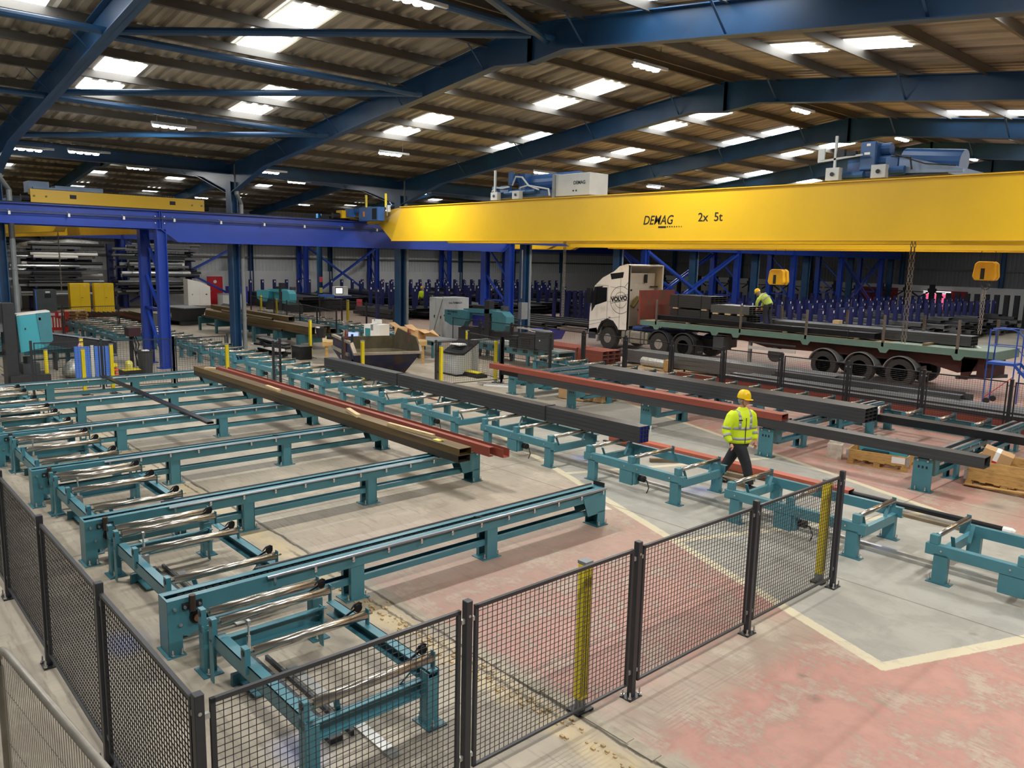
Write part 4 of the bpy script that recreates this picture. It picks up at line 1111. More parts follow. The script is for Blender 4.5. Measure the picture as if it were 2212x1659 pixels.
# posts and panels round the machines in the middle distance (simple, shared)
def simple_run(pts, lab, posts=True, wire=True, h=1.55):
    for i in range(len(pts)):
        x, y = pts[i]
        if posts: dup(PO, (x, y, 0), 0, 'dark fence post %s, %s in the run' % (lab, ORD[i]))
        if i + 1 < len(pts) and pts[i + 1]:
            x2, y2 = pts[i + 1]; L = math.hypot(x2 - x, y2 - y); a = math.atan2(y2 - y, x2 - x)
            t = thing('mesh_fence', 'dark mesh panel %s, %s in the run' % (lab, ORD[i]), 'fence', (x + .06 * cos(a), y + .06 * sin(a), 0), a)
            fence_panel_parts(t, L - .12, .14, 1.49, px=.08, pz=.06, r=.0028)
simple_run([(-24.9, 4.6), (-24.6, 6.3), (-24.3, 8.2)], 'of the fence behind the farthest left conveyor')
simple_run([(-24.3, 8.2), (-24.4, 9.9)], 'right of the blue tool trolley fence')
simple_run([(-21.8, 10.2), (-22.3, 10.65)], 'of the short gate across the middle rollers')
simple_run([(-21.8, 12.5), (-22.4, 13.2)], 'left of the skip')
simple_run([(-19.6, 14.5), (-19.35, 17.0), (-19.3, 19.2)], 'in front of the grey control console')
simple_run([(-19.35, 17.0), (-21.6, 17.4)], 'beside the console with yellow posts')
curtain(-24.35, 5.75, 1.3, 'thin yellow light curtain post left of the blue tool trolley', 0, .1)
curtain(-24.2, 6.45, 1.4, 'yellow light curtain post between the blue trolley halves', 0, .08)
curtain(-23.6, 9.55, 1.3, 'yellow light curtain post at the left end of the red channels', 0, .1)
curtain(-21.6, 13.1, 1.4, 'yellow light curtain post in front of the skip', 0, .11)
curtain(-19.5, 14.62, 1.35, 'yellow light curtain post left of the grey console', 0, .11)
curtain(-19.6, 16.95, 1.4, 'yellow light curtain post by the dark gearbox', 0, .1)
curtain(-28.4, 14.85, 1.5, 'tall yellow light curtain post before the long brown beam ends', 0, .13)
curtain(-22.3, 17.9, 1.45, 'round-looking yellow post beside the console', 0, .1)
curtain(-27.2, 5.4, 1.0, 'short yellow bollard in front of the left bandsaw', 0, .13, False)
curtain(-26.8, 6.3, 1.35, 'yellow post with black lenses behind the left mesh fence', 0, .12)
# temporary site fence at the lower left
t = thing('site_fence', 'galvanised temporary fence panel with a round top corner at the lower left', 'fence', (0, 0, 0))
p0 = (-6.05, .87)
mb = MB(); mb.sm = True
c = [(-6.1, .8, .0), (-6.1, .8, 1.22), (-6.08, .8, 1.32), (-6.02, .81, 1.38), (-5.9, .82, 1.4), (-3.2, 1.06, 1.4)]
mb.tube(c, .026, 12); P('tube_frame', mb, GALV, t)
for k in range(66):
    x = -6.05 + .042 * k; yy = .8 + .09 * (x + 6.1); P('wire', MB().cyl((x, yy, .1), (x, yy, 1.385), .0022, 4, caps=False), GALV, t)
for z in (.25, .7, 1.1): P('cross_wire', MB().cyl((-6.09, .8, z), (-3.2, 1.06, z), .0022, 4, caps=False), GALV, t)
# ================================================================ STEEL STOCK
def tubeY(mb, x0, x1, y0, y1, z0, z1, t=.006):
    mb.box(x0, x1, y0, y1, z0, z0 + t); mb.box(x0, x1, y0, y1, z1 - t, z1)
    mb.box(x0, x1, y0, y0 + t, z0 + t, z1 - t); mb.box(x0, x1, y1 - t, y1, z0 + t, z1 - t); return mb
def section(name, kind, L, w, h, m, label, cat, loc, rz=0, group=None, t=.008, seams=0):
    mb = MB()
    if kind == 'box': tubeY(mb, 0, L, 0, w, 0, h, t); mb.box(L * .4, L * .4 + .01, t, w - t, t, h - t)
    elif kind == 'chan': mb.box(0, L, 0, w, 0, t); mb.box(0, L, 0, t, t, h); mb.box(0, L, w - t, w, t, h)
    elif kind == 'chanx': mb.box(0, L, 0, t, 0, h); mb.box(0, L, t, w, 0, t); mb.box(0, L, t, w, h - t, h)
    elif kind == 'pipe': mb.lathe([(w / 2, 0), (w / 2, L), (w / 2 - t, L), (w / 2 - t, L - .4)], (0, w / 2, w / 2), 'x', 14)
    elif kind == 'flat': mb.box(0, L, 0, w, 0, h)
    return solo(name, mb, m, label, cat, loc, rz, group)
# brown box sections and red channels lying across the left conveyors
R = .625
section('box_section', 'box', 12.1, .27, .125, BROWNS, 'lower of the two stacked brown box sections across the left conveyors', 'steel beam', (-22.4, 8.1, R))
section('box_section', 'box', 12.15, .27, .125, BROWN, 'upper brown box section carrying the loose timber battens', 'steel beam', (-22.42, 8.1, R + .127))
section('channel_section', 'chan', 12.35, .15, .15, RED, 'long red-oxide channel, trough up, beside the brown box sections', 'steel beam', (-22.45, 8.95, R), t=.009)
section('channel_section', 'chanx', 12.2, .1, .17, RED, 'red-oxide channel lying against the trough-up red channel, left side', 'steel beam', (-22.5, 8.8, R), t=.009)
section('flat_bar', 'box', 7.6, .13, .045, MILLB, 'lone dark rectangular bar lying across the far left conveyors', 'steel beam', (-23.35, 5.92, R))
def batten(L, a, x, y, z, lab, m=WOOD, w=.07, h=.045):
    mb = MB(); mb.box(-L / 2, L / 2, -w / 2, w / 2, 0, h); solo('timber_batten', mb, m, lab, 'timber', (x, y, z), a)
zb = R + .253
batten(.75, -.25, -13.9, 8.2, zb, 'pale timber batten in the middle of the brown box section', w=.09, h=.06)
batten(1.35, .06, -11.9, 8.23, zb, 'long cracked timber batten nearest the end of the brown box section', w=.07, h=.055)
batten(.75, -.05, -17.6, 8.2, zb, 'timber batten on the brown box section by the fourth conveyor', w=.08, h=.05)
batten(.3, .9, -21.6, 8.25, zb, 'short pale timber block at the far left end of the brown box section', w=.08, h=.05)
solo('plastic_scrap', MB().box(-.09, .09, -.05, .05, 0, .012).bar((.02, 0, .01), (.12, .04, .02), .03, .01), mat('scrap_yellow', '#dccf5a', .5), 'crumpled yellow plastic scrap near the end of the brown box section', 'scrap', (-11.0, 8.2, zb))
# bundle of square tubes with blue caps
CAP = mat('blue_cap', '#1c2a9a', .5)
for r in range(4):
    for c in range(3):
        t = thing('square_tube', 'x', 'steel tube', (-21.55, 11.72 + c * .093, .648 + r * .081), 0)
        t['label'] = 'black square tube in the blue-capped bundle, %s column, %s up' % (ORD[c], ORD[r])
        mb = MB(); tubeY(mb, 0, 12.25, 0, .09, 0, .078, .005); P('tube_wall', mb, MILL, t)
        P('end_cap', MB().box(12.19, 12.23, .006, .084, .006, .072), CAP, t)
for i, x in enumerate((-17.6, -11.9)):
    mb = MB(); mb.box(0, .03, -.006, .29, -.004, .33); s = MB()
    s.box(0, .03, -.008, -.002, -.002, .332); s.box(0, .03, .28, .286, -.002, .332); s.box(0, .03, -.008, .286, .326, .334)
    solo('steel_strap', s, BLACKP, ('left', 'right')[i] + ' black band round the blue-capped tube bundle', 'strap', (x, 11.72, .648))
solo('paper_tag', MB().box(0, .004, -.06, .06, -.1, .08), PAPER, 'white paper tag curling off the blue-capped bundle end', 'tag', (-9.28, 12.02, .88), .5)
# floor channel and pipe between the middle row and the worker
section('channel_section', 'box', 5.6, .22, .15, REDL, 'bright red-oxide section lying low behind the worker\'s feet', 'steel beam', (-11.6, 13.5, .03))
section('channel_section', 'flat', 5.7, .06, .03, BROWNS, 'dark flat bar under the front edge of the low red section', 'steel beam', (-11.7, 13.42, .0))
section('round_pipe', 'pipe', 2.7, .1, .1, MILLB, 'black pipe continuing from the low red section to the right edge', 'pipe', (-6.2, 13.6, .05), -.005)
solo('wrapped_pipe_end', MB().lathe([(.056, 0), (.056, .12), (.03, .17)], (0, 0, 0), 'x', 12), PAPER, 'white plastic wrap on the right end of the black pipe', 'wrap', (-3.6, 13.64, .1))
section('flat_bar', 'box', 3.6, .06, .05, WOODD, 'thin brown bar on the floor along the black pipe', 'steel beam', (-6.6, 13.35, .0))
for i, (x, y, a) in enumerate(((-8.1, 13.2, .1), (-7.9, 12.8, -.15), (-9.6, 13.1, .9))): batten(.8, a, x, y, 0, ('timber bearer on the floor behind the walking worker', 'timber bearer by the worker\'s trailing foot', 'short timber bearer under the tube bundle end')[i], WOODD, .09, .08)
# right group: red channel, grey beams, big bundle
section('channel_section', 'box', 9.5, .26, .14, RED, 'long red-oxide section on top of the grey beams behind the worker', 'steel beam', (-17.75, 15.1, .85))
section('box_section', 'box', 12.1, .3, .2, MILL, 'long grey box section along the near ends of the right conveyors, left side', 'steel beam', (-16.5, 15.12, .65))
section('box_section', 'box', 9.3, .16, .2, MILLB, 'dark section lying behind the long grey box section', 'steel beam', (-17.6, 15.45, .65))
for r in range(4):
    for c in range(3):
        section('box_section', 'box', 8.3, .2, .08, MILL, 'dark box section of the big right stack, %s up, %s back' % (ORD[r], ORD[c]), 'steel beam', (-15.8, 17.35 + c * .205, .655 + r * .082))
section('box_section', 'box', 4.6, .25, .16, MILLB, 'black box section running on from the big right stack to the right edge', 'steel beam', (-7.45, 17.85, .655))
section('box_section', 'box', 4.6, .12, .14, MILLB, 'black section behind the one running to the right edge', 'steel beam', (-7.45, 18.2, .655))
solo('paper_tag', MB().box(0, .004, -.04, .04, -.14, .05), PAPER, 'white label hanging on the end of the big right stack', 'tag', (-7.44, 17.9, .93), 0)
# piles on the floor behind the back fence
k = 0
for (x0, L, y0, n, rows, m_, lab, w, h) in ((-20.5, 9, 24.6, 3, 3, MILLG, 'grey section of the left floor pile behind the back fence', .3, .16), (-14.5, 9.5, 22.6, 4, 2, MILL, 'grey-brown section of the right pile behind the back fence', .32, .17), (-16.4, 11, 22.05, 1, 2, RED, 'red-oxide section along the foot of the back fence', .3, .13), (-13.5, 5.9, 24.3, 3, 3, MILL, 'dark section of the upper floor pile before the trailer wheels', .26, .15), (-9.8, 6, 23.6, 3, 2, MILLG, 'grey section of the far right pile behind the fence', .3, .16)):
    for r in range(rows):
        for c in range(n):
            dx = random.uniform(-.5, .3)
            section('steel_section', random.choice(('box', 'chan')), L + random.uniform(-.3, .3), w * .94, h * .96, m_, lab + ', %s row, %s up' % (ORD[c], ORD[r]), 'steel beam', (x0 + dx, y0 + c * w, .1 + r * h), 0, lab.split(' of the')[0] + 's')
for i, x in enumerate((-19.5, -13, -7.5)): solo('timber_bearer', MB().box(-.05, .05, 0, 3.2, 0, .095), WOODD, 'timber bearer under the floor piles, %s from the left' % ORD[i], 'timber', (x, 21.9, 0))
# red bundle stack by the grey workstation
for r in range(3):
    for c in range(3):
        section('box_section', 'box', 5.4, .36, .155, RED, 'red-oxide section in the strapped stack, %s row, %s from the bottom' % (ORD[c], ORD[r]), 'steel beam', (-26.0, 23.4 + c * .37, .06 + r * .158), -.0, 'red-oxide sections in the strapped stack')
for i, x in enumerate((-24.9, -22.0)):
    s = MB(); s.box(0, .03, -.01, -.004, 0, .5); s.box(0, .03, -.01, 1.12, .48, .487); solo('steel_strap', s, BLACKP, ('left', 'right')[i] + ' black strap on the red-oxide stack', 'strap', (x, 23.4, .06))
# long brown beams on the machine table left of centre
for i in range(4):
    section('box_section', 'box', 11.5 - i * .3, .32, .34 if i < 3 else .2, BROWNS if i % 2 else BROWN, 'long brown section on the far infeed table, %s from the front' % ORD[i], 'steel beam', (-41.5 + i * .2, 15.7 + i * .36, .72 + (.0 if i else 0)))
section('box_section', 'box', 9.0, .3, .2, BROWN, 'brown section on top of the far infeed sections', 'steel beam', (-42.0, 16.2, 1.07))
section('flat_bar', 'box', 9.2, .1, .1, BROWNS, 'thin grey-brown bar along the front of the far infeed table', 'steel beam', (-41.5, 15.5, .7))
section('round_pipe', 'pipe', 6.0, .12, .12, BROWN, 'brown pipe resting on the far infeed sections', 'pipe', (-39.5, 15.75, 1.08), -.02)
for i in range(6):
    t = thing('infeed_support', 'teal box-like support under the far brown beams, %s from the right' % ORD[i], 'support', (-30.6 - 2.2 * i, 15.4, 0))
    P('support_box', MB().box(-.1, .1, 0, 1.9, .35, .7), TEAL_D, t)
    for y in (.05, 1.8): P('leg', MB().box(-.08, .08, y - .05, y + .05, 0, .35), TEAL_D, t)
for i in range(9):
    section('steel_section', 'chan', 8 + random.uniform(-1, 1), .3, .2, BROWNS if i % 3 else RUSTY, 'dark section of the floor pile before the yellow cabinets, %s from the left' % ORD[i], 'steel beam', (-54 + random.uniform(-.6, .6), 11.2 + .5 * i, .02), random.uniform(-.01, .01), 'dark sections before the yellow cabinets')
for i in range(6):
    section('flat_bar', 'flat', random.uniform(1.5, 4), .12, .08, random.choice((MILL, WOODD, BROWNS)), 'loose bar on the floor right of the near blue legs, %s from the left' % ORD[i], 'steel bar', (-38 + i * 1.2, 12.8 + random.uniform(-.6, 1.2), .0), random.uniform(-.15, .1), 'loose bars on the floor by the blue leg pair')
# ================================================================ THE LORRY
def wheel(parent, x, y, r=.5, w=.3, dual=False, alloy=True):
    t = P('wheel', MB().lathe([(r * .6, 0), (r * .97, .01), (r, .05), (r, w - .05), (r * .97, w), (r * .6, w)], (0, 0, 0), 'y', 28), TYRE, parent, x, y, r)
    if alloy:
        a = MB(); a.lathe([(r * .6, .0), (r * .58, .02), (r * .5, .04), (r * .42, -.02), (r * .2, -.03), (r * .17, -.06), (.01, -.06)], (0, .01, 0), 'y', 24)
        rim = P('rim', a, ALU, t)
        for k in range(10):
            an = 2 * pi * k / 10; P('hand_hole', MB().cyl((r * .47 * cos(an), .015, r * .47 * sin(an)), (r * .47 * cos(an), -.022, r * .47 * sin(an)), .035, 8), BLACKP, rim) if False else None
        h = MB()
        for k in range(10):
            an = 2 * pi * k / 10; h.cyl((r * .45 * cos(an), .04, r * .45 * sin(an)), (r * .45 * cos(an), .018, r * .45 * sin(an)), .032, 7)
        P('rim_holes', h, BLACKP, t)['kind'] = 'stuff'
    else:
        a = MB(); a.lathe([(r * .6, .0), (r * .57, .03), (r * .5, .16), (r * .25, .17), (r * .22, .08), (.01, .07)], (0, .0, 0), 'y', 22); P('rim', a, GREY, t)
    return t
def fender(parent, x, y, r, m, w=.5, a0=10, a1=170):
    mb = MB(); n = 14; vs = []
    for k in range(n + 1):
        a = radians(a0 + (a1 - a0) * k / n)
        for rr in (r, r + .03):
            for yy in (y, y + w): vs.append((x + rr * cos(a), yy, .5 + rr * sin(a)))
    fs = []
    for k in range(n):
        o = 4 * k; fs += [(o, o + 4, o + 5, o + 1), (o + 2, o + 3, o + 7, o + 6), (o, o + 2, o + 6, o + 4), (o + 1, o + 5, o + 7, o + 3)]
    fs += [(0, 1, 3, 2), (4 * n, 4 * n + 2, 4 * n + 3, 4 * n + 1)]
    return P('fender', mb.add(vs, fs), m, parent)
def lorry():
    Y = 28.0
    t = thing('lorry_tractor', 'white lorry tractor unit with a round lettered badge on its side', 'lorry', (-25.6, Y, 0))
    # cab body: side profile (x, z) extruded across the width
    prof = [(.0, .62), (.0, 1.2), (.02, 1.9), (.12, 2.45), (.28, 2.92), (.75, 3.3), (1.45, 3.62), (1.75, 3.85), (2.12, 3.95), (2.35, 3.93), (2.35, .98), (1.75, .95), (1.65, 1.2), (1.35, 1.38), (1.0, 1.38), (.72, 1.2), (.62, .9), (.6, .62)]
    cab = P('cab', MB().prism(prof, 'y', 0, .06), CAB, t)
    P('cab', MB().prism(prof, 'y', 2.44, 2.5), CAB, t)
    shell = [(.0, .62), (.0, 1.2), (.02, 1.9), (.12, 2.45), (.28, 2.92), (.75, 3.3), (1.45, 3.62), (1.75, 3.85), (2.12, 3.95), (2.35, 3.93), (2.35, 3.88), (2.1, 3.88), (1.7, 3.78), (1.4, 3.55), (.8, 3.22), (.36, 2.9), (.2, 2.45), (.1, 1.9), (.08, 1.2), (.08, .62)]
    P('front_shell', MB().prism(shell, 'y', .06, 2.44), CAB, t)
    # rear wall set back under the spoiler
    P('rear_wall', MB().box(1.9, 2.0, .3, 2.3, 1.1, 3.55), mat('cab_back', '#cdc6b6', .5, 0, .06, 2), t)
    for z in (1.5, 1.75, 2.0, 2.3, 2.6, 2.85, 3.1, 3.35): P('rear_rib', MB().box(2.0, 2.015, .35, 2.2, z, z + .03), mat('cab_back', '#cdc6b6', .5), t)
    P('rear_panel', MB().box(2.0, 2.02, .95, 1.9, 2.0, 2.25), mat('cab_back', '#cdc6b6', .5), t)
    for y0 in (.06, 2.4): P('side_deflector', MB().prism([(2.0, 3.6), (2.35, 3.93), (2.35, 1.0), (2.0, 1.1)], 'y', y0, y0 + .04), mat('cab_back', '#cdc6b6', .5), t)
    P('rear_seal', MB().box(2.3, 2.36, .0, .06, .98, 3.9), BLACKP, t)
    P('bracket', MB().box(2.05, 2.4, .1, .18, 2.75, 2.83), BLACKP, t)
    P('bracket', MB().box(2.05, 2.12, 1.45, 1.6, 3.1, 3.5), BLACKP, t)
    P('bracket', MB().box(2.05, 2.12, 1.9, 2.4, 2.9, 2.95), BLACKP, t)
    P('rolled_strap', MB().cyl((2.1, .6, 2.0), (2.2, .9, 2.45), .12, 8), mat('strap_olive', '#8c8758', .8), t)
    # glass
    P('side_window', MB().prism([(.16, 1.72), (.36, 2.0), (1.06, 2.22), (1.06, 2.86), (.42, 2.84), (.2, 2.5)], 'y', -.006, .0), GLASS, t)
    P('mirror_cover', MB().prism([(.14, 1.7), (.34, 1.98), (.42, 2.84), (.75, 2.86), (.8, 2.92), (.3, 2.86), (.17, 2.5)], 'y', -.03, -.004), BLACKP, t)
    P('windscreen', MB().prism([(.0, 1.9), (.1, 2.45), (.25, 2.9), (.2, 2.9), (.06, 2.45), (-.02, 1.9)], 'y', .15, 2.35), GLASS, t)
    P('roof_light_panel', MB().prism([(1.22, 3.5), (1.3, 3.24), (1.98, 3.34), (2.02, 3.6)], 'y', -.012, .0), BLACKP, t)
    P('mirror', MB().box(.0, .2, -.25, -.03, 2.1, 2.8), BLACKP, t)
    lines = MB()
    for p, q in (((.0, 1.22), (1.1, 1.42)), ((1.1, 1.42), (1.1, 2.95)), ((1.1, 2.95), (.3, 2.95)), ((1.1, 1.42), (1.9, 1.55)), ((1.1, 1.0), (1.1, 1.42)), ((1.86, .96), (1.86, 3.6)), ((.0, 1.05), (1.1, 1.3)), ((1.1, 2.2), (1.86, 2.25)), ((1.25, 2.9), (1.8, 2.85))):
        lines.bar((p[0], -.002, p[1]), (q[0], -.002, q[1]), .012, .008, up=(0, 1, 0))
    P('panel_gap', lines, DGREY, t)['kind'] = 'stuff'
    # round badge
    cx, cz = 1.9, 2.32
    b = MB()
    def ring(r, tt, a0=0, a1=360, n=48):
        vs = []; 
        for k in range(n + 1):
            a = radians(a0 + (a1 - a0) * k / n)
            for rr in (r - tt, r + tt): vs.append((cx + rr * cos(a), -.004, cz + rr * sin(a) * 1.0))
        b.add(vs, [(2 * k, 2 * k + 1, 2 * k + 3, 2 * k + 2) for k in range(n) if vs[2 * k][0] < 2.33 and vs[2 * k + 2][0] < 2.33])
    ring(.62, .011); ring(.36, .01, 30, 165); ring(.36, .01, 195, 345)
    b.add([(cx - .6, -.006, cz - .13 - .06), (2.34, -.006, cz - .0 + .0), (2.34, -.006, cz + .02), (cx - .6, -.006, cz - .17)], [(0, 1, 2, 3)])
    b.add([(cx - .6, -.006, cz + .1), (2.34, -.006, cz + .26), (2.34, -.006, cz + .28), (cx - .6, -.006, cz + .12)], [(0, 1, 2, 3)])
    b.add([(2.1, -.006, cz + .58), (2.3, -.006, cz + .8), (2.3, -.006, cz + .83), (2.09, -.006, cz + .6)], [(0, 1, 2, 3)])
    P('badge', b, INK, t)
    tx = text_mesh('lettering', 'VOLVO', .27, INK, t, (cx - .56, -.006, cz - .11), (pi / 2, -.14, 0), 0, .002, (1.05, 1, 1), .008)
    # bold second copy shifted for weight
    for k, (dx, dz) in enumerate(((.014, 0), (0, .012), (.014, .012))):
        o2 = tx.copy(); COL.objects.link(o2); o2.location = (cx - .56 + dx, -.006, cz - .11 + dz)
    # cut the part of the word that would run off the cab edge: nothing is printed past the panel
    P('lower_script', MB().box(.72, .95, -.004, -.001, 1.28, 1.3), GREY, t)
    text_mesh('lettering', '500', .09, GREY, t, (1.2, -.004, 1.45), (pi / 2, 0, 0))
    # lower body, bumper, steps
    P('bumper', MB().prism([(-.02, .3), (-.06, .5), (-.02, .85), (.5, .95), (.6, .62), (.5, .3)], 'y', 0, 2.5), LGREY, t)
    P('lower_grille', MB().box(-.07, -.02, .3, 2.2, .38, .6), BLACKP, t)
    P('step', MB().box(.0, .45, -.01, .02, .42, .72), DGREY, t)
    P('chassis', MB().box(.6, 7.0, .75, 1.75, .55, .9), BLACKP, t)
    P('fuel_tank', bev(obj('fuel_tank', MB().box(1.95, 3.5, .05, .65, .4, .95), mat('tank_grey', '#9b988a', .4, .4), t), .08, 3).data, None, t) if False else bev(obj('fuel_tank', MB().box(1.95, 3.5, .05, .65, .4, .95), mat('tank_grey', '#9b988a', .4, .4), t), .08, 3)
    for x in (2.2, 2.45, 3.1, 3.3): P('tank_strap', MB().box(x, x + .05, .04, .66, .39, .96), DGREY, t)
    P('walkway', MB().box(2.4, 4.6, .3, 2.2, .98, 1.02), DGREY, t)
    P('wheel_arch', MB().prism([(.5, .62), (.62, 1.0), (.8, 1.28), (1.15, 1.42), (1.5, 1.34), (1.78, 1.05), (1.88, .8), (1.8, .8), (1.68, 1.0), (1.42, 1.24), (1.15, 1.32), (.86, 1.2), (.7, .95), (.58, .62)], 'y', -.02, .05), BLACKP, t)
    P('hose', MB().tube([(2.2, .9, 1.9), (2.5, .95, 1.4), (2.8, 1.0, 1.5), (3.0, 1.0, 1.2)], .04, 6), BLACKP, t)
    P('air_tank', MB().cyl((2.45, .35, 1.05), (4.3, .35, 1.1), .1, 10), mat('dark_blue', '#24386e', .5), t)
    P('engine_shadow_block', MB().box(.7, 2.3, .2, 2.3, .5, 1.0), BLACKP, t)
    wheel(t, 1.15, .05, .5, .32); wheel(t, 1.15, 2.13, .5, .32)
    wheel(t, 4.15, .02, .5, .32); wheel(t, 5.45, .02, .5, .5, alloy=False); wheel(t, 4.15, 2.1, .5, .35); wheel(t, 5.45, 2.0, .5, .5, alloy=False)
    fender(t, 4.15, 0, .58, DGREY); fender(t, 5.45, 0, .58, DGREY)
    P('mud_flap', MB().box(6.1, 6.13, .02, .55, .2, .85), BLACKP, t)
    text_mesh('lettering', 'VOLVO', .11, GREY, t, (6.14, .1, .3), (pi / 2, 0, pi / 2))
    # ------------- trailer
    r = thing('flatbed_trailer', 'long flatbed trailer with pale green side rail and rusty headboard', 'trailer', (-22.6, Y, 0))
    L = 14.35
    P('deck', MB().box(0, L, .02, 2.48, 1.42, 1.5), WOODD, r)
    P('deck_end', MB().box(11.0, L, .1, 2.4, 1.5, 1.507), mat('sage_dark', '#78887d', .7, 0, .2, 3), r)
    for y0, n in ((0, 'near'), (2.46, 'far')):
        rl = P('side_rail', MB().box(0, L, y0, y0 + .04, 1.28, 1.5), SAGE, r)
    for i, x in enumerate((1.0, 4.0, 5.0, 8.0, 10.9, 13.3)):
        P('stake_pocket', MB().prism([(x - .2, 1.29), (x + .2, 1.29), (x + .1, 1.14), (x - .1, 1.14)], 'y', -.01, .05), SAGE, r)
    P('rear_rail', MB().box(L - .02, L + .02, 0, 2.5, 1.2, 1.5), SAGE, r)
    hb = P('headboard', MB().box(-.02, .06, .0, 2.5, 1.5, 2.82), RUSTY, r)
    P('headboard_trim', MB().box(-.03, .08, -.02, .04, 1.3, 2.82), RUSTY, r)
    for x in (.96, 5.18, 7.98, 10.85, 13.25):
        P('stake', MB().box(x - .04, x + .04, -.0, .06, 1.35, 2.45), mat('stake_grey', '#6c655c', .6, .3, .15, 3), r)
        if x > 4: P('stake', MB().box(x + .36, x + .44, 2.42, 2.5, 1.35, 2.4), mat('stake_grey', '#6c655c', .6), r)
    P('main_beam', MB().prism([(2.0, 1.28), (L - .8, 1.28), (L - .8, .95), (6.0, .8), (4.5, 1.1), (2.0, 1.15)], 'y', .75, .95), REDDK, r)
    P('main_beam', MB().prism([(2.0, 1.28), (L - .8, 1.28), (L - .8, .95), (6.0, .8), (4.5, 1.1), (2.0, 1.15)], 'y', 1.55, 1.75), REDDK, r)
    P('side_skirt', MB().prism([(4.3, 1.28), (L - .4, 1.28), (L - .4, .85), (L - 1.1, .7), (L - 2.0, .9), (6.3, .9), (4.6, 1.1)], 'y', .3, .36), REDDK, r)
    P('rear_cross', MB().box(L - .5, L - .3, .2, 2.3, .6, 1.28), REDDK, r)
    P('rear_bumper', MB().bar((L - 1.1, .3, .55), (L - .2, 2.2, .55), .12, .12), DGREY, r)
    P('bumper_arm', MB().prism([(L - 1.0, 1.2), (L - .5, 1.2), (L - .8, .5), (L - 1.0, .5)], 'y', .3, .38), REDDK, r)
    P('toolbox', MB().box(3.9, 4.4, .1, .7, .55, 1.1), DGREY, r)
    P('landing_leg', MB().box(5.4, 5.52, .35, .47, .1, 1.2), GREY, r)
    P('side_guard', MB().box(5.6, 7.6, .05, .09, .75, .87), LGREY, r)
    P('side_guard', MB().box(5.6, 7.6, .05, .09, 1.0, 1.06), DGREY, r)
    P('coil_of_straps', MB().lathe([(.25, 0), (.3, .02), (.3, .2), (.25, .22)], (6.6, .3, .6), 'y', 14), DGREY, r)
    for x in (8.75, 10.1, 11.5):
        wheel(r, x, .02, .49, .36, alloy=False); wheel(r, x, 2.1, .49, .36, alloy=False); f_ = fender(r, x, .0, .56, GREY)
    for xa, xb in ((9.3, 9.55), (10.65, 10.95), (12.05, 12.4)): P('fender_link', MB().bar((xa, .25, .62), (xb, .25, .62), .4, .03), GREY, r)
    P('mud_flap', MB().box(12.15, 12.18, .05, .55, .2, .8), BLACKP, r)
    P('axle', MB().cyl((8.75, .1, .49), (8.75, 2.4, .49), .07, 8), BLACKP, r); P('axle', MB().cyl((10.1, .1, .49), (10.1, 2.4, .49), .07, 8), BLACKP, r); P('axle', MB().cyl((11.5, .1, .49), (11.5, 2.4, .49), .07, 8), BLACKP, r)
lorry()
# loads on the trailer
Z = 1.5; TX = -22.6; TY = 28.0
def bundle(x, y, z, L, nw, nh, w, h, m, lab, grp):
    for r in range(nh):
        for c in range(nw):
            section('box_section', 'box', L, w * .97, h * .97, m, lab + ', %s row, %s up' % (ORD[c], ORD[r]), 'steel tube', (x, y + c * w, z + r * h), 0, grp)
bundle(TX + 1.0, TY + .95, Z + .08, 2.05, 4, 5, .3, .095, MILL, 'dark tube of the lower left pack behind the headboard', 'dark tubes of the lower left pack on the trailer')
bundle(TX + .95, TY + .95, Z + .63, 2.15, 4, 6, .3, .09, MILL, 'dark tube of the upper left pack behind the headboard', 'dark tubes of the upper left pack on the trailer')
bundle(TX + 3.2, TY + .9, Z + .08, 1.7, 4, 4, .27, .09, MILL, 'dark tube of the lower second pack on the trailer', 'dark tubes of the lower second pack on the trailer')
bundle(TX + 3.15, TY + .9, Z + .52, 1.85, 4, 4, .27, .085, MILLG, 'grey tube of the upper second pack on the trailer', 'grey tubes of the upper second pack on the trailer')
for (x, w_) in ((1.4, 1.22), (2.6, 1.22), (3.55, 1.1), (4.6, 1.1)):
    s = MB(); zt = .63 + .56 if x < 3 else .52 + .36
    s.box(0, .025, -.01, -.003, .05, zt); s.box(0, .025, -.01, w_, zt - .01, zt)
    solo('steel_strap', s, BLACKP, 'black strap around a tube pack on the trailer, %s' % {1.4: 'leftmost', 2.6: 'second from the left', 3.55: 'third from the left', 4.6: 'rightmost'}[x], 'strap', (TX + x, TY + .94, Z))
for i, (x, y, z) in enumerate(((3.4, .86, .46), (4.0, .86, .46), (4.6, .86, .46), (1.3, .9, .56), (2.8, .9, .56), (8.1, 2.1, .0))):
    solo('timber_spacer', MB().box(-.13, .13, 0, 1.15 if i < 5 else .3, 0, .055 if i < 5 else .5), WOOD, 'pale timber spacer end between the packs on the trailer, %s' % ORD[i], 'timber', (TX + x, TY + y, Z + z))
bundle(TX + .8, TY + .14, Z + .06, 9.7, 4, 3, .13, .07, MILLB, 'long dark tube in the front row on the trailer', 'long dark tubes in the front row on the trailer')
bundle(TX + 6.2, TY + .8, Z + .06, 7.2, 4, 3, .16, .11, MILL, 'long dark tube in the second row reaching the trailer rear', 'long dark tubes in the second row on the trailer')
bundle(TX + 5.4, TY + 1.85, Z + .06, 5.6, 3, 3, .16, .1, MILL, 'long dark tube in the third row behind the bending worker', 'long dark tubes in the third row on the trailer')
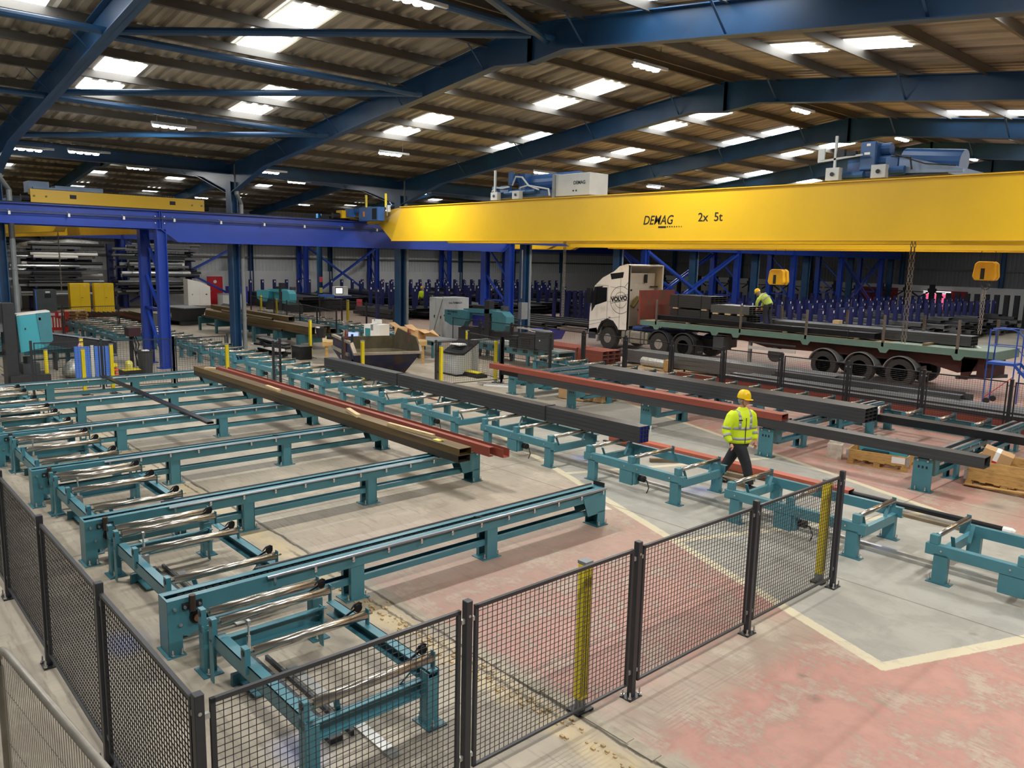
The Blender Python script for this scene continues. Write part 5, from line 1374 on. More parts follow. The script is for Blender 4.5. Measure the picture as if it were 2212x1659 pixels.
for i, (x, y, m_) in enumerate(((2.6, .0, WOODD), (7.1, .0, WOODD), (9.9, .0, WOODD), (12.2, .1, WOODD))):
    solo('timber_bearer', MB().box(-.06, .06, 0, 2.3 if i < 3 else 1.2, 0, .06 if i < 3 else .09), m_, 'worn timber bearer across the trailer deck, %s from the cab' % ORD[i], 'timber', (TX + x, TY + y, Z), 0)
for i, (x, y) in enumerate(((9.55, .08), (13.0, .75))):
    s = MB(); s.box(0, .025, -.01, -.003, 0, .35); s.box(0, .025, -.01, .6, .345, .35); s.cb(.01, -.01, .35, .06, .05, .03)
    solo('ratchet_strap', s, BLACKP, ('ratchet strap near the ends of the front row of trailer tubes', 'ratchet strap near the trailer rear round the second row')[i], 'strap', (TX + x, TY + y, Z))
solo('white_bar', MB().bar((0, 0, .03), (.35, -.5, .03), .06, .05), PAPER, 'short white bar lying by the rear stake of the trailer', 'bar', (TX + 13.35, TY + 1.3, Z))
# ================================================================ MACHINES AND CLUTTER
TEAL_L = mat('saw_teal', '#48a3b2', .35, 0, .05, 1.5)
def saw(label, loc, rz=0, mt=None, blocks=True, light=False):
    m_ = mt or TEAL
    t = thing('bandsaw', label, 'saw', loc, rz)
    bev(P('wheel_housing', MB().prism([(-1.6, 1.0), (-1.6, 1.56), (-.2, 1.62), (.2, 1.58), (.05, 1.1), (-.15, .84), (-1.1, .84)], 'y', -.25, .1), m_, t), .01)
    bev(P('wheel_housing', MB().prism([(1.95, .84), (1.95, 1.72), (2.65, 1.7), (2.95, 1.5), (2.95, 1.1), (2.75, .84)], 'y', -.25, .25), m_, t), .015)
    P('saw_arm', MB().prism([(-.3, 1.5), (-.3, 1.68), (2.1, 1.78), (2.1, 1.58)], 'y', -.1, .12), m_, t)
    P('guide_beam', MB().box(-.1, 2.0, .02, .12, 1.42, 1.5), m_, t)
    P('column', MB().box(1.25, 1.6, -.1, .2, .2, 2.15), ANTH, t)
    P('side_block', MB().box(.15, 1.2, .1, .35, .9, 1.4), BLUED if blocks else m_, t)
    P('motor', MB().box(-.1, 1.1, .3, .6, 1.65, 1.85), BLACKP, t)
    P('drum', MB().cyl((2.0, .5, 1.7), (2.0, .5, 1.9), .2, 12), DGREY, t)
    P('base', MB().box(-.8, 2.4, .0, 1.0, 0, .75), ANTH, t)
    P('vice_bed', MB().box(-.2, 1.1, -.3, .9, .75, .84), BLACKP, t)
    P('knob', MB().cyl((-1.62, -.2, 1.25), (-1.68, -.2, 1.25), .04, 8), BLACKP, t)
    if blocks: text_mesh('lettering', 'KALTENBACH', .12, INK, t, (-1.35, -.253, 1.45), (pi / 2, 0, 0)); text_mesh('lettering', 'HBM 540', .07, INK, t, (-1.35, -.253, 1.34), (pi / 2, 0, 0))
    P('hose', MB().tube([(1.65, -.1, 1.2), (1.75, -.15, 1.0), (1.7, -.12, .8)], .03, 6), BLACK, t)
    return t
saw('teal and black bandsaw in front of the blue legs, left of the lorry', (-29.3, 23.6, 0))
saw('bright teal bandsaw far back left of the blue workbench', (-50.3, 23.5, 0), radians(2), TEAL_L, False)
# left bandsaw seen end-on at the left edge
t = thing('bandsaw', 'bandsaw at the left edge with a tall light teal cover and black column', 'saw', (-27.3, 4.7, 0))
bev(P('wheel_housing', MB().prism([(.0, 2.05), (.9, 2.15), (.93, 1.3), (.75, 1.1), (.05, .95)], 'x', -.45, .1), TEAL_L, t), .01)
P('housing_edge', MB().prism([(.52, 2.13), (.9, 2.16), (.93, 1.3), (.75, 1.12), (.6, 1.25)], 'x', .1, .12), TEAL, t)
P('housing_edge', MB().prism([(.0, 2.06), (.9, 2.16), (.88, 2.2), (.02, 2.11)], 'x', -.4, .1), WHITE, t)
P('knob', MB().box(.1, .12, .58, .64, 1.92, 2.0), BLACKP, t); P('knob', MB().box(.1, .12, .2, .23, 1.65, 1.7), BLACKP, t)
P('column', MB().box(-.35, .25, -.35, -.05, 0, 2.45), ANTH, t)
P('cylinder_block', MB().box(-.5, .1, -.75, -.35, 1.9, 2.45), DGREY, t)
P('cylinder_block', MB().box(-.3, .05, -.45, -.35, 1.6, 2.4), GREY, t)
P('back_cover', MB().box(-.6, -.1, -1.0, -.4, 1.2, 1.95), TEAL_D, t)
P('base', MB().box(-.5, .4, -.3, .75, 0, .3), ANTH, t)
P('pump', MB().cyl((-.3, .3, .3), (-.3, .3, .8), .13, 10), DGREY, t); P('vice', MB().box(-.55, .0, .1, .55, .3, .6), DGREY, t)
P('lower_arm', MB().box(-.4, -.1, -1.2, .0, .9, 1.0), BLACKP, t)
# tall grey switch cabinets with a dark label and handle
t = thing('switch_cabinet', 'tall light grey twin switch cabinet behind the teal and black bandsaw', 'cabinet', (-32.9, 23.9, 0))
bev(P('body', MB().box(0, 1.1, 0, 1.7, 0, 2.05), LGREY, t), .01)
P('front_panel', MB().box(1.1, 1.11, .02, .85, .1, 2.0), LGREY, t); P('front_panel', MB().box(1.1, 1.11, .87, 1.68, .1, 2.0), LGREY, t)
P('door', MB().box(.02, .54, -.012, 0, .08, 2.0), LGREY, t); P('door', MB().box(.56, 1.08, -.012, 0, .08, 2.0), LGREY, t)
P('door_handle', MB().cb(.45, -.02, 1.1, .06, .02, .14), BLACKP, t); P('door_handle', MB().cb(.98, -.02, 1.08, .06, .02, .14), BLACKP, t)
for x in (.1, 1.0): P('eye_bolt', MB().cyl((x, .1, 2.05), (x, .1, 2.15), .02, 6), ZINC, t)
text_mesh('lettering', 'KALTENBACH', .13, INK, t, (1.115, .4, 1.75), (pi / 2, 0, pi / 2))
P('warning_label', MB().box(1.11, 1.113, .1, .2, .95, 1.05), YELS, t)
solo('steel_rod', MB().bar((0, 0, 0), (.75, .1, 1.95), .03, .03), GREY, 'thin grey rod leaning against the tall grey switch cabinet', 'rod', (-32.4, 23.7, .05))
# control console with sloping black top
def console(loc, rz, lab, s=1):
    t = thing('control_console', lab, 'console', loc, rz)
    bev(P('body', MB().prism([(0, .05), (0, .75), (.35, .72), (1.0, 1.12), (1.0, .05)], 'x', 0, 1.1 * s), LGREY, t), .008)
    P('desk_top', MB().prism([(-.05, .76), (.35, .74), (1.02, 1.14), (1.02, 1.18), (.33, .79), (-.05, .81)], 'x', -.03, 1.13 * s), BLACKP, t)
    P('keyboard', MB().box(.25, .8, .45, .7, .86, .9), BLACKP, t)
    P('plinth', MB().box(-.03, 1.13, -.02, 1.02, 0, .06), BLACKP, t)
    P('warning_label', MB().box(.5, .56, -.004, 0, .4, .47), YELS, t)
    return t
console((-22.5, 16.7, 0), 0, 'light grey sloping control console behind the left-hand mesh panel')
solo('crumpled_papers', MB().box(-.3, .3, -.15, .15, 0, .03).bar((-.2, 0, .03), (.25, .05, .05), .2, .02), PAPER, 'crumpled papers lying on the control console', 'papers', (-22.0, 17.25, 1.02))
solo('floor_pedal_box', MB().box(0, .9, 0, .45, 0, .1).box(.1, .8, .05, .4, .1, .14), BLACKP, 'black foot pedal box at the foot of the console', 'pedal box', (-21.5, 17.0, 0))
solo('spill_edge', MB().box(0, .7, 0, .3, 0, .03), YELS, 'yellow edged plate on the foot pedal box', 'plate', (-21.4, 17.1, .14))
console((-44.5, 16.9, 0), 0, 'white sloping console right of the second valley column', .9)
# teal guide table with slots and rollers, grey measuring head
t = thing('machine_table', 'grey-topped teal machine table between the yellow posts and the red channel', 'machine', (-25.5, 20.6, 0))
P('table_top', MB().box(0, 5.2, 0, .9, .66, .72), mat('table_grey', '#8f9895', .5, .1), t)
P('front_beam', MB().box(0, 5.2, -.02, .03, .4, .66), TEAL, t)
for k in range(8): P('slot', MB().box(.3 + .6 * k, .55 + .6 * k, -.03, -.02, .5, .62), BLACKP, t)
for x in (.1, 1.7, 3.4, 5.0):
    for y in (.05, .8): P('leg', MB().box(x, x + .12, y, y + .1, 0, .4), TEAL, t)
P('rear_beam', MB().box(0, 5.2, .85, .9, .3, .66), TEAL_D, t)
t = thing('measuring_stop', 'dark grey boxy length-stop unit with grille over the machine table', 'machine', (-22.2, 20.2, .7))
bev(P('body', MB().box(0, .9, .1, .7, 0, .6), ANTH, t), .01); P('opening', MB().box(.2, .7, .09, .1, .05, .4), BLACKP, t)
bev(P('side_box', MB().box(.95, 1.45, .1, .6, .05, .72), DGREY, t), .01)
for k in range(6): P('grille_slat', MB().box(-.5, -.05, .08, .1, .06 + k * .06, .09 + k * .06), BLACKP, t)
P('grille_body', MB().box(-.5, -.05, .1, .5, 0, .45), ANTH, t)
P('top_rail', MB().box(-.2, 1.6, .2, .26, .74, .8), LGREY, t)
P('lamp', MB().cb(1.2, .095, .4, .05, .01, .05), PAPER, t)
def small_table(name, loc, w, d, h, mt, lab, rz=0):
    t = thing(name, lab, 'table', loc, rz)
    P('table_top', MB().box(0, w, 0, d, h - .05, h), mt, t)
    for x in (.04, w - .12):
        for y in (.04, d - .12): P('leg', MB().box(x, x + .08, y, y + .08, 0, h - .05), TEAL_D, t)
    P('apron', MB().box(.04, w - .04, .04, .07, h - .2, h - .05), TEAL_D, t)
    return t
small_table('outfeed_table', (-28.4, 18.9, 0), 2.6, 1.3, .72, GREY, 'grey topped teal table before the tall grey switch cabinet')
for k in range(3): small_table('side_table', (-32.6 + 1.5 * k, 19.8, 0), 1.2, .7, .6, TEAL, 'low teal stand behind the skip, %s from the left' % ORD[k])
# wooden worktop with boxes behind the skip
BX, BY, BA = -26.4, 14.3, radians(62)
t = thing('work_bench', 'timber-topped bench behind the skip carrying boxes', 'bench', (BX, BY, 0), BA)
P('bench_top', MB().box(0, 3.9, 0, 1.5, .86, .93), WOOD, t); P('bench_rail', MB().box(0, 3.9, -.02, .05, .7, .86), WOODO, t)
for x in (.1, 1.9, 3.7): P('leg', MB().box(x, x + .1, .05, .15, 0, .86), WOODO, t); P('leg', MB().box(x, x + .1, 1.3, 1.4, 0, .86), WOODO, t)
def on_bench(dx, dy): a = BA; dx *= .78; return (BX + dx * cos(a) - dy * sin(a), BY + dx * sin(a) + dy * cos(a), .932)
def carton(name, sx, sy, sz, mt, lab, cat, loc, rz, tape=True, flaps=False, extra=None):
    t = thing(name, lab, cat, loc, rz)
    P('carton_body', MB().box(0, sx, 0, sy, 0, sz), mt, t)
    if tape: P('tape', MB().box(sx * .42, sx * .58, -.002, sy + .002, sz * .6, sz + .003), PAPER if mt is CARD else GREY, t)
    if flaps:
        P('flap', MB().prism([(0, sz), (-.25, sz + .15), (-.25, sz + .16), (0, sz + .01)], 'y', 0, sy), mt, t); P('flap', MB().prism([(sx, sz), (sx + .3, sz - .1), (sx + .3, sz - .09), (sx, sz + .01)], 'y', 0, sy), mt, t)
    if extra: extra(t)
    return t
carton('white_box', .75, .6, .55, WHITE, 'large white cardboard box with a teal label on the bench behind the skip', 'box', on_bench(2.0, .6), radians(20), True, False, lambda t: P('label_print', MB().box(.05, .3, -.003, 0, .1, .4), mat('print_teal', '#2d7f83', .6), t))
carton('white_box', .3, .25, .16, WHITE, 'small white box on top of the large white box', 'box', (on_bench(2.4, .85)[0], on_bench(2.4, .85)[1], .932 + .555), radians(10))
carton('cardboard_box', .55, .5, .42, CARD, 'open brown cardboard box on the bench, left one', 'box', on_bench(3.5, .7), radians(30), False, True)
carton('cardboard_box', .45, .45, .35, CARD, 'open brown cardboard box on the bench, right one', 'box', on_bench(4.2, .5), radians(15), False, True)
solo('packing_paper', MB().add([(0, 0, .1), (.5, .1, .3), (.6, .5, .1), (.1, .5, .35), (0, 0, .09), (.5, .1, .29), (.6, .5, .09), (.1, .5, .34)], [(0, 1, 2, 3), (7, 6, 5, 4), (0, 4, 5, 1), (1, 5, 6, 2), (2, 6, 7, 3), (3, 7, 4, 0)]), CARD, 'crumpled brown packing paper at the right end of the bench', 'paper', on_bench(4.75, .4))
t = thing('laptop', 'open laptop with a pale blue screen on the bench', 'laptop', on_bench(1.2, .25), radians(40))
P('base', MB().box(0, .38, 0, .26, 0, .02), BLACKP, t); P('screen', MB().prism([(0, .02), (.08, .26), (.09, .26), (.015, .02)], 'x', .0, .38), emat('screen_blue', '#8fa8e8', .8), t)
solo('black_jacket', MB().box(0, .9, 0, .35, 0, .12).box(.1, .5, .05, .3, .12, .2), BLACK, 'black crumpled bag left of the laptop on the bench', 'bag', on_bench(.2, .3), radians(24))
t = thing('black_bin', 'black plastic bin standing on the post left of the bench', 'bin', on_bench(-.05, .9), 0)
P('bin_body', MB().lathe([(.16, 0), (.22, .38), (.2, .38), (.15, .03)], (0, 0, 0), 'z', 12), BLACKP, t); P('white_rag', MB().box(-.24, -.1, -.12, .0, .15, .4), PAPER, t)
t = thing('cutting_papers', 'papers and tools beside the white box on the bench', 'papers', on_bench(3.0, .35), .3); P('sheet', MB().box(0, .4, 0, .25, 0, .02), PAPER, t); P('tool', MB().box(.1, .5, -.1, .05, .02, .06), DGREY, t)
# the skip
t = thing('skip', 'rusty dark blue waste skip with a chalked number 5 on its end', 'skip', (-25.0, 13.95, 0), radians(-17))
LX, WY, HZ = 3.25, 2.2, 1.2
P('shell', MB().add([(.0, 0, .75), (LX, 0, .95), (LX - .95, .35, .05), (.75, .35, .05), (0, WY, .75), (LX, WY, .95), (LX - .95, WY - .35, .05), (.75, WY - .35, .05)], [(0, 3, 2, 1), (4, 5, 6, 7), (0, 4, 7, 3), (1, 2, 6, 5), (3, 7, 6, 2)]), SKIPB, t)
P('inner_shell', MB().add([(.06, .06, .75), (LX - .06, .06, .95), (LX - .95, .4, .1), (.75, .4, .1), (.06, WY - .06, .75), (LX - .06, WY - .06, .95), (LX - .95, WY - .4, .1), (.75, WY - .4, .1)], [(1, 2, 3, 0), (7, 6, 5, 4), (3, 7, 4, 0), (5, 6, 2, 1), (2, 6, 7, 3)]), SKIPI, t)
P('side_panel', MB().prism([(.0, .75), (LX - .25, .75), (LX - .5, 1.25), (.05, 1.25)], 'y', .0, .05), SKIPB, t)
P('side_panel', MB().prism([(.0, .75), (LX - .02, .75), (LX - .1, 1.15), (LX - .4, 1.42), (LX - 2.5, 1.55), (LX - 2.85, 1.25), (.05, 1.2)], 'y', WY - .05, WY), SKIPI, t)
P('rim', MB().box(.0, LX - .5, -.05, .06, 1.22, 1.3), SKIPR, t); P('rim', MB().bar((LX - .5, .0, 1.25), (LX - .0, .0, .96), .12, .08), SKIPR, t); P('rim', MB().bar((LX, -.05, .96), (LX, WY + .05, .96), .08, .08), SKIPR, t); P('rim', MB().bar((LX - .15, WY, 1.2), (LX, WY, .96), .08, .06), SKIPR, t)
P('rib', MB().box(.0, LX - .7, -.06, .0, .8, .9), SKIPR, t); P('end_panel', MB().box(.0, .05, 0, WY, .75, 1.2), SKIPI, t)
for y in (.02, WY - .02): P('lifting_lug', MB().tube([(1.9, y, 1.2), (1.9, y, 1.5), (1.95, y, 1.6), (2.05, y, 1.6), (2.1, y, 1.5), (2.1, y, 1.2)], .04, 6), RUSTY, t)
P('lug_plate', MB().box(1.85, 2.15, -.08, -.03, .75, 1.2), RUSTY, t)
def on_plane(o, x, y, loc):
    x, y = Vector(x).normalized(), Vector(y).normalized(); z = x.cross(y)
    m = Matrix((x, y, z)).transposed().to_4x4(); m.translation = Vector(loc); o.matrix_basis = m
st = P('round_sticker', MB().prism([(.27 * cos(2 * pi * k / 20), .27 * sin(2 * pi * k / 20)) for k in range(20)], 'z', 0, .006), PAPER, t); on_plane(st, (1, 0, 0), (0, -.35, .8), (1.0, .165, .42))
sg = P('sticker_print', MB().prism([(.15 * cos(2 * pi * k / 7) * (1 if k % 2 else .6), .12 * sin(2 * pi * k / 7)) for k in range(7)], 'z', .006, .009), mat('print_brown', '#6b4a35', .7), t); on_plane(sg, (1, 0, 0), (0, -.35, .8), (1.0, .165, .42))
five = text_mesh('chalk_number', '5', .62, mat('chalk', '#a7a7a2', .8), t, (0, 0, 0), (0, 0, 0), off=-.004); on_plane(five, (0, 1, 0), (.95, 0, .9), (LX - .70, .85, .33))
dash = P('chalk_line', MB().box(-.15, .12, -.02, .02, 0, .004), mat('chalk', '#a7a7a2', .8), t); on_plane(dash, (0, 1, 0), (.95, 0, .9), (LX - .76, .85, .25))
P('foot', MB().box(LX - 1.2, LX - .9, .6, .7, 0, .08), DGREY, t); P('foot', MB().box(.8, 1.1, .6, .7, 0, .08), DGREY, t)
# round sticker brought onto the sloping side
# crates, pallets
def pallet(parent, w, d):
    for y in (0, d / 2 - .05, d - .1): P('runner', MB().box(0, w, y, y + .1, 0, .022), WOODO, parent)
    for x in (0, w / 2 - .06, w - .12):
        for y in (0, d / 2 - .05, d - .1): P('block', MB().box(x, x + .12, y, y + .1, .022, .1), WOODO, parent)
    for k in range(6): P('deck_board', MB().box(k * (w - .1) / 5, k * (w - .1) / 5 + .1, 0, d, .1, .12), WOODO, parent)
def collar(parent, w, d, z, h, n=1):
    for k in range(n):
        zz = z + k * h
        P('side_board', MB().box(0, w, 0, .02, zz, zz + h - .004), WOODO, parent); P('side_board', MB().box(0, w, d - .02, d, zz, zz + h - .004), WOODO, parent)
        P('end_board', MB().box(0, .02, .02, d - .02, zz, zz + h - .004), WOODO, parent); P('end_board', MB().box(w - .02, w, .02, d - .02, zz, zz + h - .004), WOODO, parent)
        for x in (0, w):
            for y in (0, d): P('corner_hinge', MB().box(x - .03, x + .03, y - .012, y + .012, zz, zz + h * .9), ZINC, parent)
t = thing('pallet_box', 'wooden pallet collar box with teal machine parts, right of the worker', 'crate', (-7.25, 16.1, 0), radians(12))
pallet(t, 1.15, .85); collar(t, 1.15, .85, .12, .2)
P('paper_label', MB().box(.85, 1.1, -.006, 0, .16, .29), PAPER, t)
t = thing('machine_part', 'teal angled machine cover sticking out of the pallet collar box', 'machine part', (-6.9, 16.5, .14), radians(8))
P('plate', MB().box(-.3, .65, .1, .16, .1, .42), TEAL_L, t); P('plate', MB().box(.0, .7, .16, .6, .28, .34), TEAL_L, t); P('knob', MB().cyl((.35, .4, .34), (.35, .4, .4), .03, 8), CHROME, t); P('dark_insert', MB().box(-.2, .3, -.1, .08, .0, .15), BLACKP, t)
t = thing('wrapped_parcel', 'plastic-wrapped parcel at the left corner of the pallet collar box', 'parcel', (-7.75, 16.2, 0), .3); P('wrap', MB().box(0, .3, 0, .25, 0, .32).box(.03, .25, .03, .2, .32, .38), mat('cloudy_wrap', '#c9c1b2', .5, 0, .2, 8, bump=.5), t)
t = thing('cardboard_box', 'small open cardboard box behind the pallet collar box', 'box', (-6.6, 17.6, .0), .5); P('carton_body', MB().box(0, .35, 0, .3, 0, .25), CARD, t); P('flap', MB().prism([(.35, .25), (.6, .15), (.6, .16), (.35, .26)], 'y', 0, .3), CARD, t)
t = thing('pallet_crate', 'stacked wooden collar crate at the right edge holding a taped carton', 'crate', (-5.05, 16.35, 0), radians(2))
pallet(t, 1.3, .9); collar(t, 1.3, .9, .12, .2, 2)
P('broken_board', MB().bar((.0, -.05, .03), (1.3, -.1, .1), .1, .02), WOODO, t)
t = thing('cardboard_box', 'brown carton with a red and white tape strip tilted in the right-hand crate', 'box', (-4.95, 16.55, .38), .2); t.rotation_euler = (0, .28, .2)
P('carton_body', MB().box(0, .5, 0, .4, 0, .38), CARD, t); P('tape', MB().box(.2, .28, -.002, .402, -.002, .383), PAPER, t); P('shipping_label', MB().box(.3, .42, -.004, -.001, .02, .12), PAPER, t); P('red_print', MB().box(.2, .28, -.004, -.001, .12, .2), REDP, t)
for i, (x, y, s, z) in enumerate(((-16.3, 16.6, .9, 0), (-15.6, 16.9, .7, 0))):
    t = thing('cardboard_box', ('large flat cardboard box under the right chain conveyors', 'second cardboard box beside the large flat one')[i], 'box', (x, y, z), .15); P('carton_body', MB().box(0, s, 0, .8, .02, .42 if i == 0 else .5), CARD, t); P('flap', MB().prism([(0, .42), (s, .42), (s + .15, .5), (0, .46)], 'y', .7, .72), CARD, t)
# floor bits beside the double post
t = thing('offcut_pile', 'short steel offcuts on a yellow block by the left of the right conveyors', 'offcuts', (-19.6, 16.2, 0), .3)
for k, (a, b_, m_) in enumerate((((0, 0, .06), (1.5, .3, .08), CHROME), ((.1, .15, .04), (1.3, .5, .05), MILL), ((.3, -.1, .03), (1.2, .1, .03), PAPER), ((.9, .5, .05), (1.2, .55, .05), YELS), ((.6, .4, .03), (1.0, .45, .03), WOODO))): P('offcut', MB().bar(a, b_, .1, .05), m_, t)
solo('red_rod', MB().bar((0, 0, .02), (2.6, .1, .02), .03, .03), RED, 'thin red-oxide rod on the floor right of the skip', 'rod', (-20.6, 13.3, 0))
# left area behind the fence: blue trolleys, bags, tray, bin
t = thing('tool_trolley', 'bright blue perforated tool trolley behind the left mesh fence', 'trolley', (-26.6, 6.25, 0), radians(75))
for x in (0, .55):
    bev(P('blue_panel', MB().box(x - .2, x + .22, 0, .06, .12, 1.12), BLUEP, t), .005)
P('grey_post', MB().box(.24, .33, 0, .06, .1, 1.15), LGREY, t)
P('frame', MB().box(-.2, .8, .06, .6, .1, .16), DGREY, t)
for x in (-.1, .7):
    for y in (.1, .5): P('castor', MB().cyl((x, y, .05), (x + .03, y, .05), .05, 10), LGREY, t)
P('shelf', MB().box(-.2, .8, .06, .6, .95, 1.0), DGREY, t)
solo('spray_bottle', MB().lathe([(.05, 0), (.055, .15), (.02, .22), (.015, .3)], (0, 0, 0), 'z', 8), mat('bottle_pink', '#dba3a0', .4), 'pink spray bottle on the blue tool trolley', 'bottle', (-26.75, 6.25, 1.0))
t = thing('plastic_sack', 'yellow and orange plastic sacks in a heap right of the blue trolley', 'sack', (-27.2, 7.12, 0))
for i, (z, m_, r_) in enumerate(((0, ORANGE, .34), (.17, ORANGE, .32), (.32, YELS, .3))):
    q = MB(); q.sm = True; q.lathe([(r_ * .5, 0), (r_, .05), (r_ * .95, .13), (r_ * .4, .19)], (random.uniform(-.03, .03), 0, z), 'z', 12); P('sack_fold', q, m_, t)
t = thing('spill_tray', 'black spill tray with yellow grating and a jug, right of the sacks', 'tray', (-27.6, 7.55, 0)); P('tray_body', MB().box(0, .5, 0, .6, 0, .2), BLACKP, t); P('grating', MB().box(.03, .47, .03, .57, .2, .21), YELS, t)
t = thing('oil_jug', 'clear jug with yellow oil on the spill tray', 'jug', (-27.35, 7.8, .21)); P('jug_body', MB().lathe([(.11, 0), (.12, .2), (.1, .26), (.04, .3)], (0, 0, 0), 'z', 10), mat('oil_yellow', '#d3cf6a', .2), t); P('handle', MB().tube([(.1, 0, .22), (.17, 0, .18), (.12, 0, .08)], .012, 5), PAPER, t)
t = thing('waste_bin', 'round dark grey waste bin in front of the near blue leg', 'bin', (-27.6, 8.4, 0)); P('bin_body', MB().lathe([(.2, 0), (.25, .72), (.27, .74), (.27, .78), (.24, .78), (.2, .05)], (0, 0, 0), 'z', 16), mat('bin_grey', '#36383c', .5), t); P('handle', MB().cyl((-.3, -.05, .68), (-.3, .05, .68), .02, 6), BLACKP, t); P('paper', MB().box(-.1, .12, -.1, .1, .76, .79), PAPER, t)
t = thing('silver_bag', 'silver-grey plastic bag slumped behind the left mesh fence', 'bag', (-28.0, 6.3, 0)); q = MB(); q.sm = True; q.lathe([(.2, 0), (.32, .1), (.3, .3), (.14, .5), (.05, .56)], (0, 0, 0), 'z', 10); P('bag_body', q, FOIL, t)
t = thing('hose_reel_stand', 'dark stand with hoses left of the near blue leg', 'stand', (-29.4, 8.5, 0)); P('post', MB().box(-.05, .05, -.05, .05, 0, 1.3), BLACKP, t); P('head', MB().box(-.2, .3, -.15, .25, 1.1, 1.4), mat('maroon', '#3d1f25', .5), t)
for k in range(3): P('hose', MB().tube([(.0, .05 * k, 1.2), (.2, .1 * k, .8), (.1, .1, .4), (.2 + .1 * k, .1, .05)], .02, 5), BLACK, t)
t = thing('discharge_chute', 'dark sloping discharge chute with black end plate behind the left fence', 'chute', (-30.0, 5.9, 0)); P('trough', MB().prism([(0, 1.25), (2.2, .85), (2.2, .45), (0, .9)], 'x', -.3, .3), ANTH, t); P('end_plate', MB().box(-.35, .35, -.02, .02, .9, 1.5), BLACKP, t); P('strip_lid', MB().prism([(.1, 1.27), (2.2, .87), (2.2, .89), (.1, 1.29)], 'x', -.28, .28), mat('chute_pale', '#9ba4b5', .4, .3), t)
for y in (.3, 1.9): P('leg', MB().box(-.2, -.12, y, y + .06, 0, .6), ANTH, t); P('leg', MB().box(.12, .2, y, y + .06, 0, .6), ANTH, t)
for k in range(4):
    t = thing('infeed_machine', 'teal infeed frame beyond the left fence, %s from the front' % ORD[k], 'machine', (-30.8 - 1.7 * k, 5.0, 0))
    P('cross_beam', MB().box(-.08, .08, 0, 3.4, .5, .62), TEAL, t); P('cross_beam', MB().box(-.05, .05, 0, 3.4, .25, .31), TEAL_D, t)
    for y in (.2, 1.8, 3.2): P('leg', MB().box(-.08, .08, y - .06, y + .06, 0, .5), TEAL_D, t)
    P('motor_box', MB().box(-.15, .15, 2.6, 3.1, .15, .5), TEAL_D, t)
# upper-left roller table with panel beyond
for k in range(3):
    u = dup(U0, (-37.5 - 3.1 * k, 9.6, 0), radians(0), 'teal roller unit beyond the blue leg pair, %s from the front' % ORD[k])
simple_run([(-39.5, 8.6), (-39.7, 11.0)], 'before the yellow cabinets', h=1.5)
# traffic barrier, pallets, compressors, cabinets
t = thing('traffic_barrier', 'red plastic pedestrian barrier standing left of the pallet stack', 'barrier', (-43.5, 8.75, 0), radians(80))
P('top_band', MB().box(0, 1.0, -.03, .03, .75, 1.0), REDP, t); P('bottom_band', MB().box(0, 1.0, -.03, .03, .1, .25), REDP, t)
for k in range(8): P('slat', MB().box(.02 + k * .125, .08 + k * .125, -.02, .02, .25, .75), REDP, t)
P('foot', MB().box(.1, .3, -.2, .2, 0, .1), REDP, t); P('foot', MB().box(.7, .9, -.2, .2, 0, .1), REDP, t)
P('reflector', MB().box(.15, .4, -.036, -.03, .82, .95), PAPER, t); P('reflector', MB().box(.55, .8, -.036, -.03, .82, .95), PAPER, t)
for k in range(7):
    t = thing('pallet', 'wooden pallet in the stack right of the red barrier, %s from the bottom' % ORD[k], 'pallet', (-44.5, 9.6, .15 * k), radians(3 * (k % 2)))
    for y in (0, .45, .9): P('runner', MB().box(0, 1.0, y, y + .1, 0, .09), WOODO, t)
    for x in (0, .22, .45, .67, .9): P('deck_board', MB().box(x, x + .1, 0, 1.0, .1, .12), WOOD if k > 5 else WOODO, t)
for i, (x, y, lab) in enumerate(((-55.5, 12.6, 'left'), (-55.3, 13.95, 'right'))):
    t = thing('yellow_cabinet', lab + ' bright yellow two-door cabinet', 'cabinet', (x, y, 0), radians(90))
    bev(P('body', MB().box(0, 1.15, 0, .5, .05, 1.9), CABY, t), .01)
    for k in (0, 1):
        P('door', MB().box(.02 + .56 * k, .57 + .56 * k, -.015, 0, .1, 1.86), CABY, t); P('warning_sign', MB().cyl((.3 + .55 * k, -.016, 1.72), (.3 + .55 * k, -.02, 1.72), .08, 10), mat('sign_peach', '#eebf6e', .5), t)
    P('door_handle', MB().cb(.68, -.02, 1.0, .1, .02, .02), BLACKP, t)
for i, (x, y, lab) in enumerate(((-56.5, 8.4, 'left grey compressor cabinet with a blue edge and small display'), (-55.8, 10.8, 'right grey compressor cabinet with a blue edge and small display'))):
    t = thing('compressor', lab, 'compressor', (x, y, 0), radians(90))
    bev(P('body', MB().box(0, 1.1, 0, .9, .05, 1.5), mat('comp_grey', '#4a5256', .5), t), .01); P('blue_edge', MB().box(-.06, .0, -.02, .2, .05, 1.5), BLUEP, t); P('display', MB().box(.5, .75, -.01, 0, 1.3, 1.4), PAPER, t); P('control_panel', MB().box(.45, .8, -.008, 0, 1.0, 1.25), BLACKP, t)
t = thing('air_receiver', 'grey upright air tank between the two compressor cabinets', 'tank', (-57.5, 10.0, 0)); q = MB(); q.sm = True; q.lathe([(.1, .15), (.3, .25), (.32, .4), (.32, 1.5), (.28, 1.65), (.1, 1.72)], (0, 0, 0), 'z', 14); P('tank_body', q, GREY, t)
for a in (0, 2, 4): P('leg', MB().box(.2 * cos(a) - .03, .2 * cos(a) + .03, .2 * sin(a) - .03, .2 * sin(a) + .03, 0, .3), GREY, t)
